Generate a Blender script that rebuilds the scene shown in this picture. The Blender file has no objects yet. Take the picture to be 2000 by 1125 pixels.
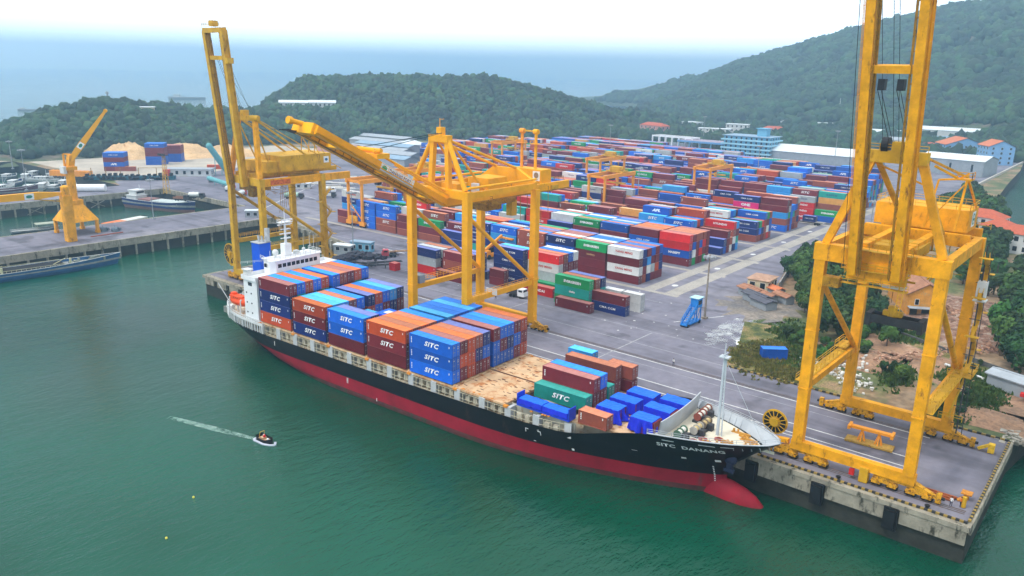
import bpy, bmesh, math, random
import numpy as np
from mathutils import Vector, Matrix, noise as mnoise
from mathutils.geometry import tessellate_polygon
R = math.radians
SC = bpy.context.scene
COL = SC.collection
random.seed(7)
rng = np.random.default_rng(11)

# ------------------------------------------------------------------ camera
CAM_H = 70.0; FPX = 1540.0; PITCH = R(15.38); ROLL = R(1.2); YAW = R(129.5)
_d = Vector((math.cos(PITCH)*math.cos(YAW), math.cos(PITCH)*math.sin(YAW), -math.sin(PITCH)))
_r0 = Vector((math.sin(YAW), -math.cos(YAW), 0)); _u0 = _r0.cross(_d)
_r = _r0*math.cos(ROLL) + _u0*math.sin(ROLL); _u = -_r0*math.sin(ROLL) + _u0*math.cos(ROLL)
C0 = Vector((0, 0, CAM_H))
cd = bpy.data.cameras.new('camera'); cam = bpy.data.objects.new('camera', cd); COL.objects.link(cam)
M = Matrix((_r, _u, -_d)).transposed().to_4x4(); M.translation = C0; cam.matrix_world = M
cd.sensor_width = 36; cd.lens = FPX/2000*36; cd.clip_start = 1; cd.clip_end = 20000
SC.camera = cam

def ray(px, py): return _d + _r*((px-1000)/FPX) - _u*((py-562.5)/FPX)
def G(px, py, z=3.5):            # the point of the level z that lies in a direction
    r = ray(px, py); return C0 + r*((z-CAM_H)/r.z)
def PD(px, py, dist):            # a point at a horizontal distance
    r = ray(px, py); return C0 + r*(dist/math.hypot(r.x, r.y))
def FY(px, py, Y):
    r = ray(px, py); return C0 + r*(Y/r.y)

# ------------------------------------------------------------------ world, sun, exposure
SUN_EL = R(56); SUN_AZ = R(-112)     # azimuth of the sun, from +X counterclockwise: over the sea, behind the camera
w = bpy.data.worlds.new('World'); SC.world = w; w.use_nodes = True
nt = w.node_tree; nt.nodes.clear()
out = nt.nodes.new('ShaderNodeOutputWorld'); bg = nt.nodes.new('ShaderNodeBackground')
sky = nt.nodes.new('ShaderNodeTexSky'); sky.sky_type = 'NISHITA'; sky.sun_disc = False
sky.sun_elevation = SUN_EL; sky.sun_rotation = R(90)-SUN_AZ; sky.air_density = 1.2; sky.dust_density = 4.0; sky.ozone_density = 2.0
# a thin veil of cloud covers the whole sky
veil = nt.nodes.new('ShaderNodeMix'); veil.data_type = 'RGBA'
tc = nt.nodes.new('ShaderNodeTexCoord'); nz = nt.nodes.new('ShaderNodeTexNoise'); nz.inputs['Scale'].default_value = 2.2; nz.inputs['Detail'].default_value = 5
rmp = nt.nodes.new('ShaderNodeMapRange'); rmp.inputs[1].default_value = .3; rmp.inputs[2].default_value = .7; rmp.inputs[3].default_value = .80; rmp.inputs[4].default_value = .92
nt.links.new(tc.outputs['Generated'], nz.inputs['Vector']); nt.links.new(nz.outputs['Fac'], rmp.inputs[0])
nt.links.new(rmp.outputs[0], veil.inputs[0]); nt.links.new(sky.outputs[0], veil.inputs[6]); veil.inputs[7].default_value = (13.2, 13.9, 14.4, 1)
sx = nt.nodes.new('ShaderNodeSeparateXYZ'); nt.links.new(tc.outputs['Generated'], sx.inputs[0])
br_ = nt.nodes.new('ShaderNodeFloatCurve'); cv = br_.mapping.curves[0]; cv.points[0].location = (0, 1.0); cv.points[1].location = (1, .62)
for q in ((.035, .95), (.07, .60), (.11, .42), (.22, .24), (.45, .22), (.8, .46)): cv.points.new(*q)
br_.mapping.update(); nt.links.new(sx.outputs[2], br_.inputs['Value'])
mu = nt.nodes.new('ShaderNodeVectorMath'); mu.operation = 'SCALE'; nt.links.new(veil.outputs[2], mu.inputs[0]); m4 = nt.nodes.new('ShaderNodeMath'); m4.operation = 'MULTIPLY'; m4.inputs[1].default_value = 3.35; nt.links.new(br_.outputs[0], m4.inputs[0]); nt.links.new(m4.outputs[0], mu.inputs['Scale'])
nt.links.new(mu.outputs[0], bg.inputs[0]); bg.inputs[1].default_value = 0.10
nt.links.new(bg.outputs[0], out.inputs[0])
sd = bpy.data.lights.new('sun', 'SUN'); sd.energy = 2.2; sd.angle = R(12); sd.color = (1, .96, .9)
so = bpy.data.objects.new('sun', sd); COL.objects.link(so)
sv = Vector((math.cos(SUN_EL)*math.cos(SUN_AZ), math.cos(SUN_EL)*math.sin(SUN_AZ), math.sin(SUN_EL)))
so.rotation_euler = sv.to_track_quat('Z', 'Y').to_euler(); so.location = (0, 0, 300)
SC.view_settings.view_transform = 'Standard'; SC.view_settings.look = 'None'
SC.view_settings.exposure = -0.08; SC.view_settings.gamma = 1
SC.render.engine = 'CYCLES'
try:
    SC.cycles.volume_bounces = 4; SC.cycles.max_bounces = 6; SC.cycles.transparent_max_bounces = 8
    SC.cycles.volume_max_steps = 64
except Exception: pass

# ------------------------------------------------------------------ helpers
class MB:
    def __init__(s): s.v = []; s.f = []; s.m = []
    def face(s, pts, m=0):
        n = len(s.v); s.v += [tuple(p) for p in pts]; s.f.append(tuple(range(n, n+len(pts)))); s.m.append(m); return s
    def add(s, vs, fs, m=0):
        n = len(s.v); s.v += [tuple(p) for p in vs]; s.f += [tuple(i+n for i in f) for f in fs]; s.m += [m]*len(fs); return s
    def box(s, x0, x1, y0, y1, z0, z1, m=0):
        vs = [(x, y, z) for z in (z0, z1) for y in (y0, y1) for x in (x0, x1)]
        return s.add(vs, [(0, 2, 3, 1), (4, 5, 7, 6), (0, 1, 5, 4), (2, 6, 7, 3), (0, 4, 6, 2), (1, 3, 7, 5)], m)
    def beam(s, p, q, w, h=None, m=0, up=(0, 0, 1), w2=None, h2=None):
        h = h or w; p = Vector(p); q = Vector(q); a = (q-p).normalized(); up = Vector(up)
        if abs(a.dot(up)) > .98: up = Vector((1, 0, 0))
        sx = a.cross(up).normalized(); sy = sx.cross(a).normalized(); w2 = w2 or w; h2 = h2 or h
        vs = [p+sx*i*w/2+sy*j*h/2 for i, j in ((-1, -1), (1, -1), (1, 1), (-1, 1))] + [q+sx*i*w2/2+sy*j*h2/2 for i, j in ((-1, -1), (1, -1), (1, 1), (-1, 1))]
        return s.add(vs, [(3, 2, 1, 0), (4, 5, 6, 7), (0, 1, 5, 4), (1, 2, 6, 5), (2, 3, 7, 6), (3, 0, 4, 7)], m)
    def tube(s, p, q, r, r2=None, n=8, m=0, cap=True):
        r2 = r if r2 is None else r2; p = Vector(p); q = Vector(q); a = (q-p).normalized()
        up = Vector((0, 0, 1)) if abs(a.z) < .95 else Vector((1, 0, 0))
        x = a.cross(up).normalized(); y = x.cross(a)
        ring = [x*math.cos(t)+y*math.sin(t) for t in [2*math.pi*(i+.5)/n for i in range(n)]]
        vs = [p+d*r for d in ring]+[q+d*r2 for d in ring]
        fs = [((i+1) % n, i, i+n, (i+1) % n+n) for i in range(n)]
        if cap: fs += [tuple(range(n)), tuple(range(2*n-1, n-1, -1))]
        return s.add(vs, fs, m)
    def prism(s, poly, z0, z1, m=0, mt=None):
        n = len(poly); a = sum(poly[i][0]*poly[(i+1) % n][1]-poly[(i+1) % n][0]*poly[i][1] for i in range(n))
        if a < 0: poly = poly[::-1]
        vs = [(p[0], p[1], z0) for p in poly]+[(p[0], p[1], z1) for p in poly]
        s.add(vs, [(i, (i+1) % n, (i+1) % n+n, i+n) for i in range(n)], m)
        tri = tessellate_polygon([[Vector((p[0], p[1], 0)) for p in poly]])
        top = []
        for t in tri:
            A, B, C = [Vector((poly[i][0], poly[i][1], 0)) for i in t]
            if (B-A).cross(C-A).z < 0: t = t[::-1]
            top.append(tuple(t))
        s.add([(p[0], p[1], z1) for p in poly], top, m if mt is None else mt)
        return s
    def ladder(s, p, q, w=.5, m=0, step=.6):
        p = Vector(p); q = Vector(q); s.beam(p-Vector((w/2, 0, 0)), q-Vector((w/2, 0, 0)), .08, m=m); s.beam(p+Vector((w/2, 0, 0)), q+Vector((w/2, 0, 0)), .08, m=m)
        n = int((q-p).length/step)
        for i in range(1, n): t = p.lerp(q, i/n); s.beam(t-Vector((w/2, 0, 0)), t+Vector((w/2, 0, 0)), .06, m=m)
        return s
    def rail(s, pts, h=1.1, m=0, r=.05, step=2.0):
        for a, b in zip(pts[:-1], pts[1:]):
            a = Vector(a); b = Vector(b); n = max(1, int((b-a).length/step))
            for k in (h, h*.55): s.beam(a+Vector((0, 0, k)), b+Vector((0, 0, k)), r*2, m=m)
            for i in range(n+1): t = a.lerp(b, i/n); s.beam(t, t+Vector((0, 0, h)), r*2, m=m)
        return s
    def sphere(s, c, rx, ry=None, rz=None, n=10, m=0, k=6):
        ry = ry or rx; rz = rz or rx; vs = [(c[0], c[1], c[2]-rz)]
        for i in range(1, k):
            for j in range(n):
                a = math.pi*i/k; b = 2*math.pi*j/n
                vs.append((c[0]+rx*math.sin(a)*math.cos(b), c[1]+ry*math.sin(a)*math.sin(b), c[2]-rz*math.cos(a)))
        vs.append((c[0], c[1], c[2]+rz)); fs = [(0, 1+(j+1) % n, 1+j) for j in range(n)]
        for i in range(k-2):
            for j in range(n): a = 1+i*n; fs.append((a+j, a+(j+1) % n, a+n+(j+1) % n, a+n+j))
        a = 1+(k-2)*n; fs += [(a+j, a+(j+1) % n, len(vs)-1) for j in range(n)]
        return s.add(vs, fs, m)
    def mesh(s, name, mats):
        me = bpy.data.meshes.new(name); me.from_pydata(s.v, [], s.f)
        for m in (mats if isinstance(mats, (list, tuple)) else [mats]): me.materials.append(m)
        if any(s.m): me.polygons.foreach_set('material_index', s.m)
        me.update(); return me
    def pieces(s, name, mats, parent=None, world=False):   # one object for each separate piece
        lab = list(range(len(s.v)))
        def find(a):
            while lab[a] != a: lab[a] = lab[lab[a]]; a = lab[a]
            return a
        for f in s.f:
            for i in f[1:]: lab[find(i)] = find(f[0])
        D = {}
        for k, f in enumerate(s.f): D.setdefault(find(f[0]), []).append(k)
        for ks in D.values():
            b = MB(); mp = {}
            for k in ks:
                for i in s.f[k]:
                    if i not in mp: mp[i] = len(b.v); b.v.append(s.v[i])
                b.f.append(tuple(mp[i] for i in s.f[k])); b.m.append(s.m[k])
            b.build(name, mats, parent, world)
    def build(s, name, mats, parent=None, world=False, smooth=False):
        if world and parent is not None:
            o = parent; off = Vector((0, 0, 0))
            while o is not None: off += o.location; o = o.parent
            s.v = [(a-off.x, b-off.y, c-off.z) for a, b, c in s.v]
        me = s.mesh(name, mats)
        if smooth: me.shade_smooth()
        o = bpy.data.objects.new(name, me); COL.objects.link(o); o.parent = parent
        return o

def tag(o, label=None, cat=None, group=None, kind=None):
    if label: o['label'] = label
    if cat: o['category'] = cat
    if group: o['group'] = group
    if kind: o['kind'] = kind
    return o
def thing(name, label, cat, loc=(0, 0, 0), rz=0, group=None):
    o = bpy.data.objects.new(name, None); COL.objects.link(o); o.location = loc; o.rotation_euler = (0, 0, rz); o.empty_display_size = .5
    return tag(o, label, cat, group)
KIDS = {}
def dup(o, parent=None, loc=None, rz=None, label=None, group=None, scale=None):
    c = o.copy(); COL.objects.link(c); c.parent = parent
    if loc is not None: c.location = loc
    if rz is not None: c.rotation_euler = (0, 0, rz)
    if scale: c.scale = (scale,)*3 if isinstance(scale, (int, float)) else scale
    if label: c['label'] = label
    if group: c['group'] = group
    for ch in list(o.children): dup(ch, c)
    return c
def struct(o): o['kind'] = 'structure'; return o

# ------------------------------------------------------------------ materials
MC = {}
def mat(name, col, rough=.6, noise=.18, scale=.6, rust=0., metal=0., bump=0., rustcol=(.20, .075, .03), vary=0., coord='Object', streak=0., spec=.22, alpha=None):
    if name in MC: return MC[name]
    m = bpy.data.materials.new(name); m.use_nodes = True; n = m.node_tree; L = n.links; b = n.nodes['Principled BSDF']
    b.inputs['Roughness'].default_value = rough; b.inputs['Metallic'].default_value = metal; b.inputs['Specular IOR Level'].default_value = spec
    t = n.nodes.new('ShaderNodeTexCoord'); co = t.outputs[coord]
    N = n.nodes.new('ShaderNodeTexNoise'); N.inputs['Scale'].default_value = scale; N.inputs['Detail'].default_value = 6; N.inputs['Roughness'].default_value = .65; L.new(co, N.inputs['Vector'])
    mr = n.nodes.new('ShaderNodeMapRange'); mr.inputs[1].default_value = .28; mr.inputs[2].default_value = .72; mr.inputs[3].default_value = 1-noise; mr.inputs[4].default_value = 1+noise; L.new(N.outputs[0], mr.inputs[0])
    hs = n.nodes.new('ShaderNodeHueSaturation'); hs.inputs['Color'].default_value = (*col, 1); L.new(mr.outputs[0], hs.inputs['Value'])
    c = hs.outputs[0]
    if vary:
        oi = n.nodes.new('ShaderNodeObjectInfo'); m2 = n.nodes.new('ShaderNodeMapRange'); m2.inputs[3].default_value = 1-vary; m2.inputs[4].default_value = 1+vary; L.new(oi.outputs['Random'], m2.inputs[0])
        h2 = n.nodes.new('ShaderNodeHueSaturation'); L.new(m2.outputs[0], h2.inputs['Value']); L.new(c, h2.inputs['Color']); c = h2.outputs[0]
    if rust:
        mp = n.nodes.new('ShaderNodeMapping'); mp.inputs['Scale'].default_value = (1, 1, .35 if streak else 1); L.new(co, mp.inputs[0])
        N2 = n.nodes.new('ShaderNodeTexNoise'); N2.inputs['Scale'].default_value = scale*2.1; N2.inputs['Detail'].default_value = 8; N2.inputs['Roughness'].default_value = .7; L.new(mp.outputs[0], N2.inputs['Vector'])
        m3 = n.nodes.new('ShaderNodeMapRange'); m3.inputs[1].default_value = .66-rust*.3; m3.inputs[2].default_value = .78-rust*.3; L.new(N2.outputs[0], m3.inputs[0])
        mx = n.nodes.new('ShaderNodeMix'); mx.data_type = 'RGBA'; L.new(m3.outputs[0], mx.inputs[0]); L.new(c, mx.inputs[6]); mx.inputs[7].default_value = (*rustcol, 1); c = mx.outputs[2]
    if bump:
        bp = n.nodes.new('ShaderNodeBump'); bp.inputs['Strength'].default_value = 1; bp.inputs['Distance'].default_value = bump
        N3 = n.nodes.new('ShaderNodeTexNoise'); N3.inputs['Scale'].default_value = scale*6; N3.inputs['Detail'].default_value = 5; L.new(co, N3.inputs['Vector']); L.new(N3.outputs[0], bp.inputs['Height']); L.new(bp.outputs[0], b.inputs['Normal'])
    L.new(c, b.inputs['Base Color']); MC[name] = m
    return m
YEL = mat('crane_yellow', (.78, .34, .003), .58, .28, .4, rust=.3, streak=1, rustcol=(.24, .085, .015))
YEL2 = mat('crane_yellow_weathered', (.60, .33, .012), .6, .25, .35, rust=.3, streak=1, rustcol=(.17, .07, .015))
YEL3 = mat('crane_yellow_fresh', (.86, .385, .001), .5, .14, .3, rust=.1, rustcol=(.3, .12, .02))
YELD = mat('crane_yellow_greased', (.34, .17, .01), .6, .4, .8, rust=.4, rustcol=(.05, .03, .02))
ORA = mat('gantry_orange', (.85, .32, .02), .5, .12, .3, rust=.1, rustcol=(.3, .1, .03))
BLK = mat('black_steel', (.012, .013, .016), .5, .3, .8)
DGR = mat('dark_grey', (.05, .05, .055), .6, .3, .8)
GRY = mat('grey_steel', (.28, .29, .31), .5, .15, .6)
LGR = mat('light_grey_steel', (.46, .47, .47), .5, .15, .6, rust=.12)
WHT = mat('white_paint', (.78, .79, .80), .45, .07, .5)
WHR = mat('white_paint_weathered', (.62, .63, .62), .55, .14, .4, rust=.1)
GLS = mat('dark_glass', (.01, .014, .02), .12, .1, 1)
RED = mat('red_paint', (.55, .02, .015), .45, .1, .6)
CON = mat('quay_concrete', (.30, .27, .21), .9, .35, .35, rust=.45, rustcol=(.05, .048, .035), bump=.05, streak=1)
CND = mat('shade_dark_concrete', (.035, .036, .03), .8, .4, .5)  # dark tone paints the shade under the open-piled quay into the wall
# ------------------------------------------------------------------ water
WZ = -3.2
def water_mat():
    m = bpy.data.materials.new('sea_water'); m.use_nodes = True; n = m.node_tree; L = n.links; b = n.nodes['Principled BSDF']
    t = n.nodes.new('ShaderNodeNewGeometry'); P = t.outputs['Position']
    N = n.nodes.new('ShaderNodeTexNoise'); N.inputs['Scale'].default_value = .011; N.inputs['Detail'].default_value = 3; L.new(P, N.inputs['Vector'])
    cr = n.nodes.new('ShaderNodeValToRGB'); cr.color_ramp.elements[0].position = .35; cr.color_ramp.elements[0].color = (.001, .030, .014, 1)
    cr.color_ramp.elements[1].position = .68; cr.color_ramp.elements[1].color = (.002, .078, .044, 1); L.new(N.outputs[0], cr.inputs[0]); L.new(cr.outputs[0], b.inputs['Base Color'])
    b.inputs['Roughness'].default_value = .05; b.inputs['IOR'].default_value = 1.42; b.inputs['Specular Tint'].default_value = (.62, 1, .86, 1)
    mp = n.nodes.new('ShaderNodeMapping'); mp.inputs['Rotation'].default_value = (0, 0, R(35)); mp.inputs['Scale'].default_value = (1, .42, 1); L.new(P, mp.inputs[0])
    wn = n.nodes.new('ShaderNodeTexNoise'); wn.inputs['Scale'].default_value = .022; wn.inputs['Detail'].default_value = 3; L.new(P, wn.inputs['Vector']); wind = n.nodes.new('ShaderNodeMapRange'); wind.inputs[1].default_value = .35; wind.inputs[2].default_value = .65; wind.inputs[3].default_value = .45; wind.inputs[4].default_value = 1; L.new(wn.outputs[0], wind.inputs[0])
    prev = None
    for sc, d, dist in ((.16, 4, .30), (.55, 5, .26), (1.9, 4, .085)):
        a = n.nodes.new('ShaderNodeTexNoise'); a.inputs['Scale'].default_value = sc; a.inputs['Detail'].default_value = d; a.inputs['Roughness'].default_value = .6; L.new(mp.outputs[0], a.inputs['Vector'])
        p = n.nodes.new('ShaderNodeBump'); p.inputs['Distance'].default_value = dist*1.6; L.new(wind.outputs[0], p.inputs['Strength']); L.new(a.outputs[0], p.inputs['Height'])
        if prev: L.new(prev.outputs[0], p.inputs['Normal'])
        prev = p
    L.new(prev.outputs[0], b.inputs['Normal']); return m
WATER = water_mat()
struct(MB().face([(-9000, -700, WZ), (2500, -700, WZ), (2500, 9500, WZ), (-9000, 9500, WZ)]).build('sea', WATER))

# ------------------------------------------------------------------ ground
def ground_mat(name, stops, scale, bump=.1, fine=.35):
    m = bpy.data.materials.new(name); m.use_nodes = True; n = m.node_tree; L = n.links; b = n.nodes['Principled BSDF']; b.inputs['Roughness'].default_value = .92
    t = n.nodes.new('ShaderNodeNewGeometry'); P = t.outputs['Position']
    N = n.nodes.new('ShaderNodeTexNoise'); N.inputs['Scale'].default_value = scale; N.inputs['Detail'].default_value = 8; N.inputs['Roughness'].default_value = .62; L.new(P, N.inputs['Vector'])
    cr = n.nodes.new('ShaderNodeValToRGB'); e = cr.color_ramp.elements
    while len(e) < len(stops): e.new(.5)
    for k, (p, c) in enumerate(stops): e[k].position = p; e[k].color = (*c, 1)
    L.new(N.outputs[0], cr.inputs[0])
    N2 = n.nodes.new('ShaderNodeTexNoise'); N2.inputs['Scale'].default_value = scale*14; N2.inputs['Detail'].default_value = 6; L.new(P, N2.inputs['Vector'])
    mr = n.nodes.new('ShaderNodeMapRange'); mr.inputs[1].default_value = .3; mr.inputs[2].default_value = .7; mr.inputs[3].default_value = 1-fine; mr.inputs[4].default_value = 1+fine; L.new(N2.outputs[0], mr.inputs[0])
    hs = n.nodes.new('ShaderNodeHueSaturation'); L.new(mr.outputs[0], hs.inputs['Value']); L.new(cr.outputs[0], hs.inputs['Color']); L.new(hs.outputs[0], b.inputs['Base Color'])
    bp = n.nodes.new('ShaderNodeBump'); bp.inputs['Distance'].default_value = bump; L.new(N2.outputs[0], bp.inputs['Height']); L.new(bp.outputs[0], b.inputs['Normal'])
    return m
SOIL = ground_mat('soil_and_scrub', [(.36, (.05, .08, .02)), (.46, (.11, .12, .04)), (.54, (.24, .15, .08)), (.64, (.30, .21, .13))], .045)
PAVE = ground_mat('worn_asphalt', [(.3, (.130, .124, .158)), (.5, (.182, .172, .212)), (.62, (.22, .206, .240)), (.72, (.28, .265, .28))], .028, .01, .14)
def tracks(m):
    n = m.node_tree; L = n.links; b = n.nodes['Principled BSDF']; src = b.inputs['Base Color'].links[0].from_socket; g = n.nodes.new('ShaderNodeNewGeometry')
    for sc, lo, hi, amt in (((.012, .22, 1), .50, .66, .30), ((.16, .010, 1), .54, .70, .26), ((.09, .09, 1), .60, .66, .42)):
        mp = n.nodes.new('ShaderNodeMapping'); mp.inputs['Scale'].default_value = sc; L.new(g.outputs['Position'], mp.inputs[0]); N = n.nodes.new('ShaderNodeTexNoise'); N.inputs['Scale'].default_value = 1; N.inputs['Detail'].default_value = 4; L.new(mp.outputs[0], N.inputs['Vector'])
        r = n.nodes.new('ShaderNodeMapRange'); r.inputs[1].default_value = lo; r.inputs[2].default_value = hi; r.inputs[3].default_value = 1; r.inputs[4].default_value = 1-amt; L.new(N.outputs[0], r.inputs[0]); h = n.nodes.new('ShaderNodeHueSaturation'); L.new(r.outputs[0], h.inputs['Value']); L.new(src, h.inputs['Color']); src = h.outputs[0]
    L.new(src, b.inputs['Base Color'])
tracks(PAVE)
CONC = ground_mat('pale_concrete_paving', [(.3, (.27, .25, .22)), (.7, (.42, .38, .33))], .12, .01, .16)
DIRT = ground_mat('red_brown_dirt', [(.35, (.20, .12, .07)), (.55, (.34, .19, .11)), (.7, (.42, .30, .21))], .09, .15, .3)
RUB = ground_mat('brick_rubble', [(.38, (.16, .09, .06)), (.5, (.34, .17, .11)), (.6, (.46, .33, .25)), (.7, (.55, .48, .40))], .5, .5, .5)
SAND = ground_mat('pale_yard_sand', [(.35, (.36, .31, .25)), (.65, (.50, .43, .34))], .05, .05, .12)
GRASS = ground_mat('rough_grass', [(.36, (.035, .055, .012)), (.46, (.09, .10, .02)), (.54, (.20, .16, .05)), (.64, (.27, .17, .09))], .16, .2, .45)

OUT = [(-13.7, 129), (-13.7, 168), (-11, 188), (10, 200), (75, 205), (75, 395), (-38, 402), (-56, 428), (-73, 513), (-82, 620), (-89, 724), (-97, 800), (-40, 900), (1500, 1000), (2400, 2000), (2400, 3600), (-900, 3400), (-1250, 2300),
       (-842, 1366), (-720, 1190), (-760, 900), (-1010, 520), (-900, 284), (-780, 200), (-660, 60), (-610, 60), (-610, 200), (-452, 200), (-452, 60), (-426, 60), (-426, 212), (-345, 212), (-345, 50), (-310, 50), (-310, 207), (-228, 189), (-222, 172), (-222, 162), (-237, 162), (-237, 129)]
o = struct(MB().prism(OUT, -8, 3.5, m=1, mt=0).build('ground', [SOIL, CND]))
def sheet(name, poly, m, lift, z=3.5):
    b = MB(); tri = tessellate_polygon([[Vector((p[0], p[1], 0)) for p in poly]]); fs = []
    for t in tri:
        A, B, C = [Vector((poly[i][0], poly[i][1], 0)) for i in t]
        fs.append(tuple(t) if (B-A).cross(C-A).z > 0 else tuple(t[::-1]))
    b.add([(p[0], p[1], z+lift) for p in poly], fs); return struct(b.build(name, m))
sheet('quay_apron', [(-13.75, 129.05), (-13.75, 167.9), (-73, 169), (-75, 180), (-84, 212), (-91, 243), (-98, 270), (-104, 300), (-105, 340), (-100, 420), (-98, 600), (-112, 700), (-330, 716), (-470, 640), (-540, 420), (-470, 262), (-470, 205), (-451.9, 200), (-451.9, 60), (-426.1, 60), (-426.1, 212.1), (-344.9, 212.1), (-344.9, 50), (-310.1, 50), (-310.1, 207.1), (-227.9, 189.1), (-221.9, 172), (-221.9, 161.9), (-236.9, 161.9), (-236.9, 129.05)], PAVE, .004)
sheet('sand_yard', [(-470, 206), (-470, 262), (-540, 420), (-600, 400), (-600, 206)], SAND, .006)
sheet('jetty_road', [(-659, 61), (-611, 61), (-611, 205), (-655, 190)], SAND, .008)
# quay edge beam (concrete face over open piles)
q = MB()
for i in range(9):
    x1 = -13.8-i*11.9; q.box(x1-9.6, x1, 128.3, 129.0, .3, 3.45)
q.box(-237.3, -13.4, 128.15, 129.9, 2.75, 3.62); q.box(-14.2, -13.3, 129.9, 167.6, 1.6, 3.62)
q.box(-237.5, -236.6, 129.9, 161.6, 1.2, 3.62); q.box(-236.5, -221.6, 161.6, 162.4, 1.2, 3.6)
for x in np.arange(-236, -124, 7.2): q.box(x, x+5, 128.3, 129.0, .8, 2.75)
struct(q.build('quay_edge', CON))
q = MB(); q.box(-310.2, -309.2, 50, 206, .9, 3.6); q.box(-345.8, -344.8, 50, 211.5, 1.2, 3.6); q.box(-426.2, -425.2, 60, 211.5, .6, 3.6); q.box(-425, -346, 211.3, 212.3, 1.2, 3.6); q.beam((-309, 206.5, 2.1), (-228, 188.6, 2.1), .8, 3.3)
for y in np.arange(56, 183, 6.5): q.tube((-309.6, y, -4), (-309.6, y, 1), .45, n=6); q.tube((-425.6, y+3, -4), (-425.6, y+3, .8), .45, n=6)
for y in (110, 142, 172): q.beam((-424.9, y, -2.6), (-424.9, y+7, .6), .3); q.beam((-424.9, y+7, -2.6), (-424.9, y, .6), .3)
for x in np.arange(-306, -228, 6.5): q.box(x, x+1.1, 206-(x+309)*.221-1.6, 206-(x+309)*.221-.6, -3, 2.9)
struct(q.build('pier_edge', CON))
# quay fenders
fb = MB(); fb.box(-1.1, 1.1, -.55, .0, -1.9, 2.1); fb.box(-.8, .8, -.95, -.55, -1.5, 1.7); fm = fb.mesh('fender', BLK)
for i in range(9):
    f = bpy.data.objects.new('quay_fender', fm); COL.objects.link(f); f.location = (-24.6-11.9*i, 128.3, .75)
    tag(f, 'black rubber fender block hanging on the concrete face of the quay', 'fender', 'fenders along the quay face')
# bollards
bb = MB(); bb.tube((0, 0, 0), (0, 0, .45), .28); bb.tube((0, 0, .45), (0, 0, .62), .42)
bm_ = bb.mesh('bollard', BLK)
for i in range(8):
    f = bpy.data.objects.new('mooring_bollard', bm_); COL.objects.link(f); f.location = (-20-i*14, 130.4, 3.504)
    tag(f, 'short black iron mooring bollard near the quay edge', 'bollard', 'mooring bollards along the quay edge')
# kerb with yellow/black blocks behind the quay and at the sea edge
def striped_kerb(p, q_, n=60, h=.35, name='hazard_kerb', label=''):
    b = MB(); p = Vector(p); q_ = Vector(q_)
    for i in range(n): b.beam(p.lerp(q_, i/n), p.lerp(q_, (i+.98)/n), .4, h, m=i % 2)
    return tag(b.build(name, [mat('kerb_yellow', (.30, .20, .05), .85, .4, 1), mat('kerb_black', (.03, .03, .03), .8, .3, 1)]), label, 'kerb')
striped_kerb((-72.6, 168.2, 3.68), (-14, 167.6, 3.68), 74, label='yellow and black striped kerb between the quay apron and the scrubland')
striped_kerb((-48, 129.4, 3.8), (-14, 129.4, 3.8), 60, .3, label='yellow and black striped edge kerb above the water beside the big crane')
striped_kerb((-13.9, 130.2, 3.8), (-13.9, 167, 3.8), 60, .3, label='yellow and black striped kerb along the short end of the quay')
# painted lines and rails
PAINT = mat('road_paint', (.62, .62, .60), .8, .3, 1.2); PAINT2 = mat('faded_road_paint', (.34, .34, .35), .85, .4, .8)
STRX = [(-190, -14)]
def strip(b, x0, y0, x1, y1, wd, z=3.512, m=0):
    d = Vector((x1-x0, y1-y0, 0)).normalized(); nrm = Vector((-d.y, d.x, 0))*wd/2; a = Vector((x0, y0, z)); c = Vector((x1, y1, z))
    b.face([a-nrm, c-nrm, c+nrm, a+nrm], m)
b = MB()
for y, wd, m, z in ((147.4, .30, 0, 3.512), (158.9, .30, 0, 3.512), (155.6, .16, 1, 3.512), (143.2, .28, 0, 3.512), (141.8, .28, 0, 3.512), (168, .22, 1, 3.512), (178.6, .22, 1, 3.512)): strip(b, -205, y, -46 if y > 170 else -26, y, wd, z, m)
strip(b, -98, 147.6, -98, 178, .35, 3.516, 1); strip(b, -140.2, 159, -140.2, 178, .3, 3.516, 1); strip(b, -98.4, 190.5, -90.5, 205.5, .35, 3.516)
strip(b, -205, 205, -110, 205, .25, 3.512, 1); strip(b, -300, 196, -212, 200, .35, 3.512, 1)
strip(b, -330, 210, -420, 330, .4); strip(b, -226, 196, -214, 196, .5, 3.516); strip(b, -340, 250, -420, 262, .3)
struct(b.build('painted_lines', [PAINT, PAINT2]))
b = MB()
for y in (133, 160):
    for dy in (-.55, .55): strip(b, -236, y+dy, -15, y+dy, .3, 3.52)
    b.box(-236, -15, y-.07, y+.07, 3.5, 3.56)
tag(b.build('crane_rail', mat('rail_steel', (.09, .07, .06), .5, .3, 1, rust=.4)), 'pair of dark steel crane rails running along the whole quay', 'rail')
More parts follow.
